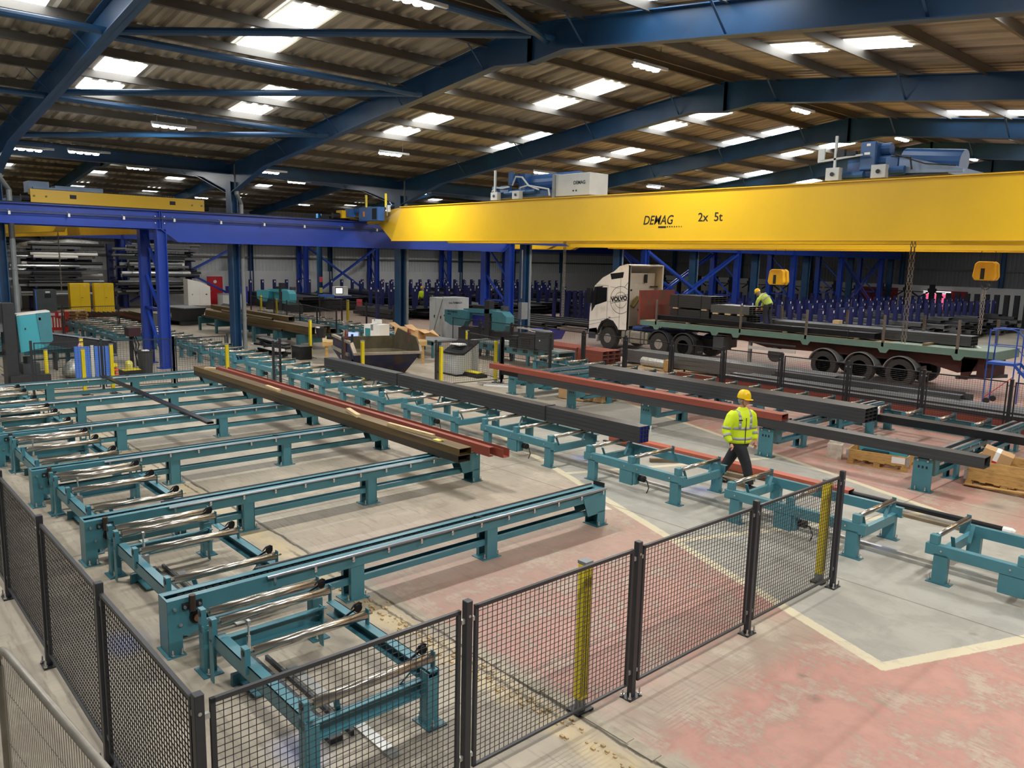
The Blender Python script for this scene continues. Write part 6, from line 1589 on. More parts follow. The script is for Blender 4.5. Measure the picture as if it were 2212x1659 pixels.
# far objects right of the blue X brace
t = thing('switch_cabinet', 'white slanting-topped machine cabinet behind the blue X brace', 'cabinet', (-57.5, 20.6, 0), radians(90))
bev(P('body', MB().prism([(0, .2), (0, 2.1), (.9, 1.9), (1.6, 1.55), (1.6, .2)], 'y', 0, .9), WHITE, t), .01); P('door', MB().box(.1, .8, -.015, 0, .3, 1.6), WHITE, t); P('door', MB().box(.82, 1.5, -.015, 0, .3, 1.5), WHITE, t); P('handle', MB().cb(.3, -.02, 1.0, .06, .02, .06), BLACKP, t); P('handle', MB().cb(1.3, -.02, 1.0, .1, .02, .08), BLACKP, t)
t = thing('chip_skip', 'dark grey tipping skip with a chalk mark before the white cabinet', 'skip', (-46.2, 14.9, 0), radians(15))
P('body', MB().prism([(0, .95), (2.3, .95), (1.9, .25), (.3, .25)], 'y', 0, 1.4), mat('skip_grey', '#33363a', .6), t); P('rim', MB().box(-.05, 2.35, -.03, 1.43, .95, 1.0), GREY, t)
for x in (.4, 1.7): P('foot', MB().box(x, x + .12, .1, 1.3, 0, .25), DGREY, t)
text_mesh('chalk_number', '4', .4, mat('chalk', '#a7a7a2', .8), t, (1.0, -.005, .4), (pi / 2, 0, 0))
t = thing('hose_reel', 'round floor reel with a red frame left of the dark grey skip', 'reel', (-43.6, 13.8, 0), radians(60)); P('wheel_disc', MB().lathe([(.35, 0), (.38, .05), (.38, .1), (.35, .15)], (0, 0, .4), 'y', 18), GREY, t)
P('frame', MB().box(-.25, -.18, -.05, .2, 0, 1.0), mat('maroon', '#5d1f25', .5), t); P('frame', MB().box(.18, .25, -.05, .2, 0, 1.0), mat('maroon', '#5d1f25', .5), t); P('frame', MB().box(-.25, .25, -.05, .2, .9, 1.0), mat('maroon', '#5d1f25', .5), t)
t = thing('grey_crate', 'light grey metal bin by the red door', 'crate', (-58, 22.9, 0)); P('body', MB().box(0, 1.0, 0, 1.6, .05, 1.0), LGREY, t); P('rim', MB().box(-.03, 1.03, -.03, 1.63, 1.0, 1.04), GREY, t)
t = thing('blue_machine', 'dark blue machine casing in front of the red door', 'machine', (-59.2, 24.0, 0)); P('body', MB().box(0, .8, 0, 1.4, .3, 1.5), BLUED, t); P('base', MB().box(.1, .7, .1, 1.3, 0, .3), DGREY, t)
# blue workbench with computer
t = thing('workbench', 'blue workbench with drawers before the pale far column', 'workbench', (-52.9, 28.6, 0), radians(80))
P('cabinet', MB().box(0, 1.0, 0, .7, .1, 1.1), BLUEP, t); P('niche', MB().box(.45, .85, -.01, 0, .75, 1.0), GREY, t); P('cabinet', MB().box(1.1, 2.3, 0, .7, .1, 1.0), BLUED, t); P('worktop', MB().box(1.05, 2.35, -.05, .75, 1.0, 1.05), LGREY, t)
for k in range(3): P('drawer', MB().box(1.15, 2.25, -.015, 0, .15 + .28 * k, .4 + .28 * k), BLUED, t)
t = thing('computer', 'off-white computer terminal with lit screen on the blue workbench', 'computer', (-52.9, 29.7, 1.06), radians(80))
bev(P('housing', MB().box(0, 1.1, .1, .5, 0, .65), WHITE, t), .02); P('screen', MB().box(.15, .65, .085, .1, .12, .52), emat('screen_white', '#eef2fb', 1.3), t); P('bezel', MB().box(.1, .7, .092, .099, .07, .57), BLACKP, t)
t = thing('sign_post', 'pale blue column with red and yellow safety signs by the blue workbench', 'column', (-53.8, 29.0, 0))
P('column_body', MB().ibeam((0, 0, 0), (0, 0, 7.0), .3, .3, .02, .014, up=(0, 1, 0)), NAVY, t); P('safety_sign', MB().box(.16, .17, -.13, .13, 2.0, 2.4), mat('sign_red', '#d8525a', .5), t); P('safety_sign', MB().box(.16, .17, -.13, .13, 1.2, 1.6), mat('sign_yellow', '#cdbb54', .5), t)
solo('red_barrier_tape_post', MB().box(-.15, .15, -.15, .15, 0, .9), mat('red_white', '#c94a56', .6), 'red and white wrapped post right of the blue workbench', 'post', (-50.2, 30.2, 0))
# far roller conveyor before the bright teal bandsaw
for k in range(6): dup(U0, (-46 + 3.1 * k - .0, 20.6 - .1 * k, 0), radians(-6), 'teal roller unit in the far row by the far mesh fence, %s from the left' % ORD[k])
simple_run([(-46.5, 20.4), (-42.5, 20.0), (-40.3, 19.7), (-38.2, 19.4), (-35.6, 19.0), (-32.8, 18.5)], 'of the far fence before the blue workbench')
simple_run([(-43.5, 23.4), (-40.5, 23.2), (-37.5, 23.0), (-34.5, 22.8)], 'of the farther fence run')
curtain(-46.4, 21.0, 1.5, 'yellow light curtain post before the bright teal bandsaw', 0, .14); curtain(-42.4, 20.1, 1.5, 'yellow light curtain post right of the bright teal bandsaw', 0, .14); curtain(-40.0, 23.3, 1.5, 'olive-yellow post in front of the blue workbench', 0, .18)
solo('steel_table_row', MB().box(0, 7.5, 0, 1.0, .5, .6).box(.2, .3, .1, .2, 0, .5).box(7.2, 7.3, .1, .2, 0, .5).box(.2, .3, .8, .9, 0, .5).box(7.2, 7.3, .8, .9, 0, .5), TEAL, 'long teal table between the far brown beams and the skip', 'table', (-41, 18.0, 0), radians(-3))
t = thing('black_bag_heap', 'heap of black and white plastic sheeting right of the second column', 'sheeting', (-30.8, 13.6, 0)); 
for k in range(9): P('fold', MB().bar((random.uniform(-.2, .3), random.uniform(0, .5), .1 + .07 * k), (random.uniform(1.0, 1.9), random.uniform(.1, .7), .1 + .05 * k), .35, .08), (BLACK, PAPER, BLACKP)[k % 3] if k % 4 == 0 else BLACK, t)
t = thing('black_case', 'black tool case right of the plastic sheeting', 'case', (-28.7, 14.2, 0)); P('case_body', MB().box(0, .7, 0, .5, 0, .45), BLACKP, t); P('lid', MB().box(-.01, .71, -.01, .51, .45, .52), BLACK, t)
# blue tray and boxes at the near big column
t = thing('blue_tray', 'blue metal tipping tray at the foot of the blue legs by the lorry', 'tray', (-26.2, 24.6, 0)); P('tray_body', MB().add([(0, 0, .95), (1.5, 0, .95), (1.35, .1, .55), (.15, .1, .55), (0, .9, .95), (1.5, .9, .95), (1.35, .8, .55), (.15, .8, .55)], [(0, 3, 2, 1), (4, 5, 6, 7), (0, 4, 7, 3), (1, 2, 6, 5), (3, 7, 6, 2)]), BLUED, t)
P('stand', MB().box(.3, .4, .3, .4, 0, .55), BLUED, t); P('stand', MB().box(1.1, 1.2, .3, .4, 0, .55), BLUED, t); P('white_hose', MB().tube([(-.3, -.1, 1.0), (.3, -.08, .85), (1.0, -.08, .83), (1.6, -.1, .95)], .02, 6), PAPER, t)
t = thing('fuse_box', 'pale grey wall box on the blue leg beside the blue tray', 'electrical box', (-28.2, 25.75, 1.2)); P('body', MB().box(0, .25, 0, .4, 0, .8), GREY, t); P('conduit', MB().cyl((.1, .1, -1.2), (.1, .1, 0), .03, 6), GREY, t); P('conduit', MB().cyl((.1, .1, 1.0), (.1, .1, 3.3), .03, 6), GREY, t)
t = thing('white_sacks', 'stack of white sacks beside the machine table', 'sacks', (-26.2, 22.6, 0))
for k in range(4): P('sack', MB().box(0, .5, 0, .4, .14 * k, .14 * k + .12), PAPER, t)
# timber crate frame and silver roll by the lorry wheels
t = thing('silver_roll', 'silver-wrapped roll lying by the lorry wheel', 'roll', (-19.3, 24.3, 0), radians(-5)); P('roll_body', MB().lathe([(.17, 0), (.17, 1.3)], (0, 0, .25), 'x', 14), FOIL, t); P('timber_end', MB().box(1.25, 1.4, -.2, .2, .03, .45), WOODO, t); P('timber_base', MB().box(-.1, 1.4, -.15, .15, 0, .07), WOOD, t)
t = thing('crate_skeleton', 'pale timber crate frame on the floor by the lorry wheel', 'timber', (-17.5, 24.6, 0), .2)
for a, b_ in (((0, 0, .05), (1.3, .2, .05)), ((0, .5, .05), (1.3, .7, .05)), ((.1, 0, .12), (.1, .6, .12)), ((.7, .1, .12), (.3, .6, .25)), ((1.2, .1, .12), (1.2, .7, .12)), ((-1.6, -.2, .05), (-.1, -.5, .05)), ((-1.5, -.5, .05), (0, -.2, .08))): P('timber_rail', MB().bar(a, b_, .08, .05), WOOD, t)
# mobile steps at the right edge
t = thing('mobile_steps', 'blue mobile access steps with handrails at the right edge', 'steps', (-8.15, 27.1, 0))
BS = mat('steps_blue', '#2a55b0', .4, 0, .06, 4)
P('platform', MB().box(0, .75, 0, .6, 1.22, 1.3), BS, t)
for x, y in ((0, 0), (.75, 0), (0, .6), (.75, .6)): P('post', MB().cyl((x, y, 0), (x, y, 2.3), .02, 8), BS, t)
for y in (0, .6): P('handrail', MB().tube([(0, y, 1.3), (0, y, 2.25), (.08, y, 2.32), (.6, y, 2.32), (.75, y, 2.28), (1.7, y, 1.3)], .02, 8), BS, t); P('mid_rail', MB().tube([(0, y, 1.8), (.75, y, 1.8), (1.6, y, .85)], .016, 6), BS, t); P('stringer', MB().bar((.75, y, 1.25), (1.9, y, .05), .03, .08), BS, t)
P('end_rail', MB().tube([(0, 0, 2.25), (0, .6, 2.25)], .02, 6), BS, t); P('end_rail', MB().tube([(0, 0, 1.8), (0, .6, 1.8)], .016, 6), BS, t)
for k in range(5): P('tread', MB().box(.85 + .22 * k, 1.05 + .22 * k, .0, .6, 1.02 - .23 * k, 1.06 - .23 * k), BS, t)
for y in (0, .6): P('castor', MB().cyl((.1, y - .03, .09), (.1, y + .03, .09), .09, 12), BLACK, t)
P('brace', MB().bar((0, 0, .15), (.75, 0, .9), .02, .02), REDP, t)
# offcut duct line and long black pipes under the machine
solo('rail_strip', MB().box(0, 3.2, 0, .05, 0, .03), PAPER, 'white strip on the floor behind the pallet collar box', 'strip', (-7.4, 18.4, 0), radians(-5))
# ================================================================ PEOPLE
def skin(name, joints, edges, m, parent, sub=2, root=0):
    me = bpy.data.meshes.new(name); me.from_pydata([j[:3] for j in joints], edges, []); me.update()
    o = bpy.data.objects.new(name, me); COL.objects.link(o)
    md = o.modifiers.new('s', 'SKIN'); md.use_smooth_shade = True
    for i, v in enumerate(me.skin_vertices[0].data if me.skin_vertices else []): pass
    if not me.skin_vertices:
        import bmesh
        bm = bmesh.new(); bm.from_mesh(me); bm.verts.layers.skin.verify(); bm.to_mesh(me); bm.free()
    for i, v in enumerate(me.skin_vertices[0].data):
        r = joints[i][3]; v.radius = (r, joints[i][4] if len(joints[i]) > 4 else r); v.use_root = (i == root)
    ss = o.modifiers.new('u', 'SUBSURF'); ss.levels = sub; ss.render_levels = sub
    dg = bpy.context.evaluated_depsgraph_get(); dg.update()
    nm = bpy.data.meshes.new_from_object(o.evaluated_get(dg)); bpy.data.objects.remove(o)
    nm.materials.clear(); nm.materials.append(m); nm.name = name
    for p in nm.polygons: p.use_smooth = True
    r = bpy.data.objects.new(name, nm); COL.objects.link(r); r.parent = parent
    return r
def blob(name, mb, m, parent, vox=.016, it=6):
    me = mb.mesh(name + '_src', None); o = bpy.data.objects.new(name, me); COL.objects.link(o)
    r = o.modifiers.new('r', 'REMESH'); r.mode = 'VOXEL'; r.voxel_size = vox; r.use_smooth_shade = True
    sm = o.modifiers.new('s', 'SMOOTH'); sm.factor = .5; sm.iterations = it
    dg = bpy.context.evaluated_depsgraph_get(); dg.update()
    nm = bpy.data.meshes.new_from_object(o.evaluated_get(dg)); bpy.data.objects.remove(o)
    nm.materials.clear(); nm.materials.append(m); nm.name = name
    for p in nm.polygons: p.use_smooth = True
    r_ = bpy.data.objects.new(name, nm); COL.objects.link(r_); r_.parent = parent
    return r_
def loft(mb, rings, n=18):
    # rings: (centre, rx, ry) with horizontal ellipses (rx along X, ry along Y); or with an axis for limbs
    vs = []; m_ = len(rings)
    for k, (c, rx, ry) in enumerate(rings):
        for i in range(n):
            a = 2 * pi * i / n; vs.append((c[0] + rx * cos(a), c[1] + ry * sin(a), c[2]))
    fs = [(k * n + i, k * n + (i + 1) % n, (k + 1) * n + (i + 1) % n, (k + 1) * n + i) for k in range(m_ - 1) for i in range(n)]
    fs += [tuple(range(n - 1, -1, -1)), tuple(range((m_ - 1) * n, m_ * n))]
    return mb.add(vs, fs)
def limb(mb, pts, rad, n=14):
    P_ = [Vector(p) for p in pts]; vs = []; m_ = len(P_); ref = Vector((0, 1, 0))
    for k, p in enumerate(P_):
        d = (P_[min(k + 1, m_ - 1)] - P_[max(k - 1, 0)]).normalized()
        a = ref - d * ref.dot(d); a.normalize(); b = d.cross(a)
        for i in range(n):
            t = 2 * pi * i / n; vs.append(p + a * (rad[k] * cos(t)) + b * (rad[k] * sin(t)))
    fs = [(k * n + i, k * n + (i + 1) % n, (k + 1) * n + (i + 1) % n, (k + 1) * n + i) for k in range(m_ - 1) for i in range(n)]
    fs += [tuple(range(n - 1, -1, -1)), tuple(range((m_ - 1) * n, m_ * n))]
    return mb.add(vs, fs)
def hand(t, wrist, d, side, m=SKIN, curl=.6):
    # d: direction of the fingers; five separate fingers rooted in the palm
    w = Vector(wrist); d = Vector(d).normalized(); s = Vector(side).normalized(); n = d.cross(s).normalized()
    J = []; E = []
    def add(p, r, r2=None): J.append((p.x, p.y, p.z, r, r2 or r)); return len(J) - 1
    a = add(w, .026, .02); b = add(w + d * .045, .034, .018); c = add(w + d * .08, .034, .016); E += [(a, b), (b, c)]
    for k, (o, L) in enumerate(((-.03, .062), (-.01, .074), (.01, .068), (.03, .052))):
        p0 = w + d * .075 + s * o; d2 = (d + n * curl * .5).normalized(); d3 = (d + n * curl * 1.6).normalized()
        i0 = add(p0, .010); i1 = add(p0 + d2 * L * .5, .009); i2 = add(p0 + d2 * L * .5 + d3 * L * .45, .0075)
        E += [(c, i0), (i0, i1), (i1, i2)]
    p0 = w + d * .03 - s * .035; i0 = add(p0, .012); i1 = add(p0 + (d * .6 - s * .6 + n * .3).normalized() * .035, .0105); i2 = add(p0 + (d * .6 - s * .6 + n * .3).normalized() * .035 + (d + n * .5).normalized() * .028, .009)
    E += [(b, i0), (i0, i1), (i1, i2)]
    return skin('hand', J, E, m, t, 1)
def head(t, c, yaw, tilt=0, cap=True):
    # c: centre of the head; yaw: direction the face looks (angle in XY), faces +X before turning
    root = []
    e = MB(); e.sm = True; n, m_ = 20, 14; vs = []
    for j in range(m_ + 1):
        ph = pi * j / m_
        for i in range(n):
            th = 2 * pi * i / n
            x = sin(ph) * cos(th); y = sin(ph) * sin(th); z = cos(ph)
            sx = .098; sy = .077; sz = .118
            if z < 0: sx *= (1 - .16 * (-z)); sy *= (1 - .28 * (-z))
            px, py, pz = x * sx, y * sy, z * sz
            if x > .7 and abs(y) < .3 and -.45 < z < .05: px += .02 * (1 - abs(y) / .3) * (1 - abs(z + .22) / .26 if abs(z + .22) < .26 else 0)
            if x > .6 and abs(z - .12) < .13 and .15 < abs(y) < .5: px -= .008
            vs.append((px, py, pz))
    fs = [(j * n + i, (j + 1) * n + i, (j + 1) * n + (i + 1) % n, j * n + (i + 1) % n) for j in range(m_) for i in range(n)]
    e.add(vs, fs); h = P('head', e, SKIN, t, *c); h.rotation_euler = (0, tilt, yaw)
    nose = MB(); nose.sm = True; nose.add([(.088, 0, .025), (.12, 0, -.028), (.088, .018, -.035), (.088, -.018, -.035)], [(0, 1, 2), (0, 3, 1), (1, 3, 2)]); o = obj('nose', nose, SKIN, h)
    for s in (-1, 1):
        ey = MB(); ey.sm = True; ey.lathe([(.001, -.009), (.008, -.006), (.011, 0), (.008, .006), (.001, .009)], (.084, s * .03, .018), 'x', 8); obj('eye', ey, PAPER, h)
        ir = MB(); ir.cyl((.092, s * .03, .018), (.0945, s * .03, .018), .005, 8); obj('iris', ir, INK, h)
        ear = MB(); ear.sm = True; ear.lathe([(.004, -.008), (.022, -.004), (.026, .004), (.012, .01)], (-.005, s * .077, -.005), 'y', 10); obj('ear', ear, SKIN, h)
        br = MB(); br.bar((.093, s * .015, .04), (.086, s * .045, .043), .008, .008); obj('eyebrow', br, HAIRM, h)
    mo = MB(); mo.bar((.09, -.02, -.062), (.09, .02, -.062), .008, .008); obj('mouth', mo, mat('lips', '#a5645a', .6), h)
    hr = MB(); hr.sm = True
    vs2 = [(v[0] * 1.06 - .006, v[1] * 1.08, v[2] * 1.04) for v in vs]
    fs2 = [f for f in fs if all(vs[i][0] < .01 and vs[i][2] > -.075 for i in f)]
    hr.add(vs2, fs2); obj('hair', hr, HAIRM, h)
    if cap:
        q = MB(); q.sm = True; vs3 = []; nn = 24; prof = [(1.0, .0), (1.0, .03), (.97, .06), (.88, .1), (.7, .135), (.42, .155), (.0, .16)]
        for (r, z) in prof:
            for i in range(nn):
                a = 2 * pi * i / nn; vs3.append((.125 * r * cos(a), .105 * r * sin(a), z))
        q.add(vs3, [(j * nn + i, j * nn + (i + 1) % nn, (j + 1) * nn + (i + 1) % nn, (j + 1) * nn + i) for j in range(len(prof) - 1) for i in range(nn)])
        hm = obj('helmet', q, HELM, h); hm.location = (-.005, 0, .035)
        b = MB(); vs4 = []
        for i in range(13):
            a = radians(-75 + 150 * i / 12)
            for (r1, z) in ((1.0, .004), (1.0 + .38 * cos(a) ** .6 if abs(a) < 1.3 else 1.02, -.008), (1.0, -.004)): vs4.append((.125 * r1 * cos(a) - .005, .105 * (r1 * .98 if r1 > 1 else 1) * sin(a), .035 + z))
        b.add(vs4, [f for i in range(12) for f in ((3 * i, 3 * i + 1, 3 * i + 4, 3 * i + 3), (3 * i + 1, 3 * i + 2, 3 * i + 5, 3 * i + 4))])
        obj('helmet_brim', b, HELM, h)
        rd = MB(); rd.tube([(.1 * cos(a) * 1.0 - .005, 0, .06 + .13 * sin(a)) for a in [radians(x) for x in range(20, 165, 12)]], .008, 5); obj('helmet_ridge', rd, HELM, h)
        strap = MB(); strap.tube([(.0, .082, .05), (.01, .08, -.05), (.04, .04, -.11), (.04, -.04, -.11), (.01, -.08, -.05), (.0, -.082, .05)], .005, 4); obj('chin_strap', strap, BLACK, h)
    return h
def band(t, pts, r, h, m=REFL, n=18, axis=(0, 0, 1), name='reflective_band'):
    pass
def ellband(t, c, rx, ry, h, ang=0, tilt=(0, 0), a0=0, a1=360, name='reflective_band'):
    mb = MB(); n = 26; vs = []
    for i in range(n + 1):
        a = radians(a0 + (a1 - a0) * i / n)
        for z in (-h / 2, h / 2): vs.append((rx * cos(a), ry * sin(a), z))
    mb.add(vs, [(2 * i, 2 * i + 2, 2 * i + 3, 2 * i + 1) for i in range(n)]); mb.sm = True
    o = P(name, mb, REFL, t, *c); o.rotation_euler = (tilt[0], tilt[1], ang); 
    s = o.modifiers.new('t', 'SOLIDIFY'); s.thickness = .004; return o
# ---- walking worker. local axes: +X is the way he walks
def walker():
    t = thing('person', 'person walking in a yellow high-visibility jacket, yellow helmet and dark trousers', 'person', (-7.76, 12.72, 0), radians(-26))
    # jacket: torso and sleeves grown into one surface
    mb = MB()
    loft(mb, [((0, 0, .83), .165, .215), ((0, 0, .86), .185, .235), ((0, 0, .95), .185, .235), ((0, 0, 1.1), .175, .225), ((.01, 0, 1.22), .175, .228), ((.015, 0, 1.33), .16, .225), ((.02, 0, 1.4), .125, .19), ((.03, 0, 1.45), .085, .12), ((.035, 0, 1.5), .07, .085)])
    limb(mb, [(.01, .15, 1.38), (.0, .22, 1.33), (-.03, .275, 1.2), (-.07, .31, 1.07), (-.02, .315, .96), (.04, .3, .875)], (.09, .092, .085, .08, .07, .052))
    limb(mb, [(.01, -.15, 1.38), (.02, -.22, 1.33), (.03, -.28, 1.2), (.03, -.315, 1.07), (.09, -.31, .96), (.15, -.28, .88)], (.09, .092, .085, .08, .07, .052))
    blob('jacket', mb, HIVIS, t)
    mb = MB()
    loft(mb, [((0, 0, .74), .12, .17), ((0, 0, .82), .15, .2), ((0, 0, .92), .15, .2)])
    A_ = radians(42)
    R_ = lambda x, y, z: (x * cos(A_) - y * sin(A_), x * sin(A_) + y * cos(A_), z)
    limb(mb, [(0, .1, .84), R_(-.07, .08, .7), R_(-.19, .08, .46), R_(-.31, .08, .24), R_(-.39, .08, .1)], (.118, .115, .098, .086, .078))
    limb(mb, [(0, -.1, .84), R_(.07, -.08, .7), R_(.17, -.08, .47), R_(.23, -.08, .25), R_(.26, -.08, .08)], (.118, .115, .098, .086, .078))
    blob('trousers', mb, TROU, t)
    for (x, y, z, a) in ((-.39, .08, .05, .25), (.27, -.08, .045, 0)):
        J = [R_(x - .06, y, z + .05) + (.045,), R_(x - .05, y, z) + (.043, .04), R_(x + .05, y, z - .008) + (.043, .035), R_(x + .16, y, z - .018) + (.045, .026), R_(x + .2, y, z - .022) + (.036, .02)]
        skin('boot', J, [(0, 1), (1, 2), (2, 3), (3, 4)], BOOT, t, 2, 0)
    J = [(.03, 0, 1.44, .055), (.04, 0, 1.52, .05), (.045, 0, 1.58, .05)]
    skin('neck', J, [(0, 1), (1, 2)], SKIN, t, 2, 0)
    skin('collar', [(.03, 0, 1.43, .08, .09), (.035, 0, 1.49, .066, .07)], [(0, 1)], BLACK, t, 2, 0)
    head(t, (.055, 0, 1.635), radians(42), .08)
    hand(t, (.07, .29, .85), (.35, 0, -1), (.9, .2, .3)); hand(t, (.18, -.275, .86), (.5, .0, -.9), (.9, -.2, .4))
    # reflective bands
    ellband(t, (0, 0, .93), .186, .236, .05); ellband(t, (.0, 0, 1.12), .178, .23, .05)
    for s in (-1, 1):
        mb = MB(); mb.sm = True; pth = [(.162, s * .11, 1.12), (.168, s * .11, 1.22), (.155, s * .11, 1.34), (.1, s * .11, 1.43), (.02, s * .11, 1.455), (-.09, s * .11, 1.42), (-.135, s * .11, 1.3), (-.155, s * .11, 1.12)]
        for p, q in zip(pth[:-1], pth[1:]): mb.bar(p, q, .05, .006, up=(0, 0, 1)) if abs(p[2] - q[2]) < abs(p[0] - q[0]) else mb.bar(p, q, .05, .006, up=(1, 0, 0))
        P('brace_band', mb, REFL, t)
    for (c, r, tl) in (((-.06, .298, 1.12), .085, (.1, .3)), ((-.02, .314, .98), .076, (0, -.5)), ((.03, -.303, 1.13), .085, (-.1, 0)), ((.08, -.31, .99), .076, (0, -.6))):
        ellband(t, c, r, r, .045, 0, tl, name='sleeve_band')
    P('zip', MB().bar((.186, 0, .85), (.18, 0, 1.32), .012, .008, up=(1, 0, 0)), BLACK, t)
    P('chest_print', MB().box(.16, .172, -.14, -.07, 1.27, 1.29), INK, t)
    return t
walker()
# ---- bending worker on the trailer: faces -X, back to the right
def bender():
    t = thing('person', 'person in a yellow vest and helmet bending forward while standing on the trailer load', 'person', (-16.85, 29.05, 1.6), pi)
    mb = MB()
    limb(mb, [(-.03, 0, .88), (.04, 0, 1.0), (.16, 0, 1.12), (.3, 0, 1.22), (.38, 0, 1.27)], (.17, .18, .19, .16, .08))
    limb(mb, [(.27, .14, 1.19), (.32, .22, 1.08), (.37, .24, .95), (.4, .2, .79)], (.085, .078, .065, .05))
    limb(mb, [(.27, -.14, 1.19), (.32, -.22, 1.08), (.36, -.23, .95), (.39, -.17, .79)], (.085, .078, .065, .05))
    blob('jacket', mb, mat('vest_faded', '#b9cf5a', .7, 0, .06, 6, bump=.2), t)
    mb = MB()
    limb(mb, [(.03, 0, .97), (0, 0, .86), (0, 0, .78)], (.165, .17, .13))
    limb(mb, [(0, .1, .85), (.04, .11, .65), (.07, .11, .44), (.04, .11, .2), (.03, .11, .1)], (.105, .098, .08, .07, .064))
    limb(mb, [(0, -.1, .85), (-.02, -.11, .65), (-.03, -.11, .44), (-.09, -.11, .2), (-.11, -.11, .1)], (.105, .098, .08, .07, .064))
    blob('trousers', mb, TROU, t)
    for (x, y) in ((.04, .1), (-.1, -.1)):
        J = [(x - .06, y, .1, .045), (x - .05, y, .045, .043, .04), (x + .07, y, .035, .043, .033), (x + .18, y, .025, .036, .022)]
        skin('boot', J, [(0, 1), (1, 2), (2, 3)], BOOT, t, 2, 0)
    skin('neck', [(.37, 0, 1.26, .055), (.44, 0, 1.3, .05)], [(0, 1)], SKIN, t, 2, 0)
    head(t, (.5, 0, 1.33), 0, .5)
    hand(t, (.39, .2, .75), (.15, 0, -1), (.9, .2, .1)); hand(t, (.38, -.17, .75), (.15, 0, -1), (.9, -.2, .1), mat('glove_orange', '#d98a3a', .6))
    for k, (c, tl) in enumerate((((.1, 0, 1.1), (0, .85)), ((.24, 0, 1.19), (0, 1.1)))): ellband(t, c, .19, .193, .045, 0, tl)
    P('belt', MB().bar((-.06, -.16, .98), (.13, -.17, .9), .03, .03), BLACK, t)
    return t
bender()
t = thing('person', 'distant person in a yellow vest standing among the far rack posts', 'person', (-50.0, 35.6, 0), radians(-60))
skin('jacket', [(0, 0, .9, .14, .18), (0, 0, 1.15, .15, .2), (0, 0, 1.36, .12, .18), (0, 0, 1.48, .06), (0, .18, 1.36, .08), (0, .24, 1.1, .06), (.08, .24, .9, .05), (0, -.18, 1.36, .08), (0, -.24, 1.1, .06), (.08, -.24, .9, .05)], [(0, 1), (1, 2), (2, 3), (2, 4), (4, 5), (5, 6), (2, 7), (7, 8), (8, 9)], HIVIS, t, 1, 0)
skin('trousers', [(0, 0, .86, .13, .16), (0, .09, .75, .09), (0, .1, .1, .06), (0, -.09, .75, .09), (0, -.1, .1, .06)], [(0, 1), (1, 2), (0, 3), (3, 4)], TROU, t, 1, 0)
head(t, (.03, 0, 1.63), 0, 0, True)
for s in (-1, 1): skin('boot', [(-.03, s * .1, .05, .05), (.15, s * .1, .035, .035)], [(0, 1)], BOOT, t, 1, 0); hand(t, (.1, s * .24, .88), (.2, 0, -1), (.9, .1, .1))
# ================================================================ RACKS AND STORED BARS
def upright_proto(name, lab, h, s, card, m_=UPR):
    t = thing(name, lab, 'rack post', group=lab + 's')
    mb = MB(); mb.box(-s / 2, s / 2, -s / 2, s / 2, 0, h); mb.box(-s * .8, s * .8, -.25, .25, 0, .06)
    P('post', mb, m_, t)
    if card: P('label_card', MB().box(s / 2, s / 2 + .008, -.04, .04, h - .22, h - .09), PAPER, t)
    return t
rows = [('blue rack post with card', 2.0, .2, True, [(-18.6, 37, 62, 1.08), (-21.4, 37, 64, 1.08), (-24.4, 38, 66, 1.08)]),
        ('plain blue rack post', 1.95, .21, False, [(-27.4, 38, 60, 1.15), (-30.2, 44, 62, 1.2), (-33.5, 44, 62, 1.2), (-36, 38.5, 56, .8), (-38.7, 39.5, 50, .62)]),
        ('dark blue far-left rack post', 2.0, .2, True, [(-43.5, 27.5, 45, .95), (-46.8, 29, 47, .95), (-52.4, 34, 52, .95), (-56.3, 34, 57, .98), (-59.3, 25, 56, 1.0)])]
for (lab, h, s, card, rr_) in rows:
    pr_ = None
    for (x, y0, y1, st) in rr_:
        y = y0; k = 0
        while y < y1:
            l2 = '%s, %s row from the right, %s post along' % (lab, ORD[rr_.index((x, y0, y1, st))], ORD[k])
            if pr_ is None: pr_ = upright_proto('rack_post', lab, h, s, card, UPR); pr_.location = (x, y, 0); pr_['label'] = l2
            else: dup(pr_, (x + random.uniform(-.04, .04), y, 0), 0, l2)
            y += st; k += 1
# bars stored between the posts
def bars(x0, x1, y0, y1, st, zmax, m1, m2, lab):
    y = y0; a_ = 0
    while y < y1:
        if x0 < -27 and x1 > -32 and any(abs(y + .55 - f) < .95 for f in (34.3, 35.6, 41.5, 45, 48.6, 52.1, 55.6, 59.2)): y += st; a_ += 1; continue
        z = .1; b_ = 0
        while z < zmax * random.uniform(.5, 1.0):
            hh = random.choice((.12, .16, .2)); mb = MB(); L0, L1 = x0 + random.uniform(-.5, .6), x1 + random.uniform(-.6, .8)
            tubeY(mb, L0, L1, y + .15, y + st - .12, z, z + hh, .012); mb.box(L1 - .3, L1 - .28, y + .16, y + st - .13, z, z + hh)
            o = solo('stored_section', mb, random.choice((m1, m2)), lab + ', %s pile, %s up' % (ORD[a_], ORD[b_]), 'steel beam', group=lab); b_ += 1
            z += hh + random.choice((.0, .0, .05))
        y += st; a_ += 1
bars(-25.2, -17.0, 37.5, 61, 1.08, 1.2, MILLG, MILL, 'grey section stored right of the lorry')
bars(-39.5, -33.0, 40, 54, 1.24, 1.1, MILL, MILLB, 'dark section stored behind the lorry cab')
bars(-31.5, -26.8, 40, 58, 1.15, 1.1, MILL, MILLG, 'grey steel section stored behind the trailer')
bars(-47.5, -42.5, 28, 46, 1.9, .9, MILLB, MILL, 'dark section of the far-left block')
bars(-60.5, -51.5, 26, 54, 1.95, 1.2, MILLB, MILL, 'near-black section by the far left wall')
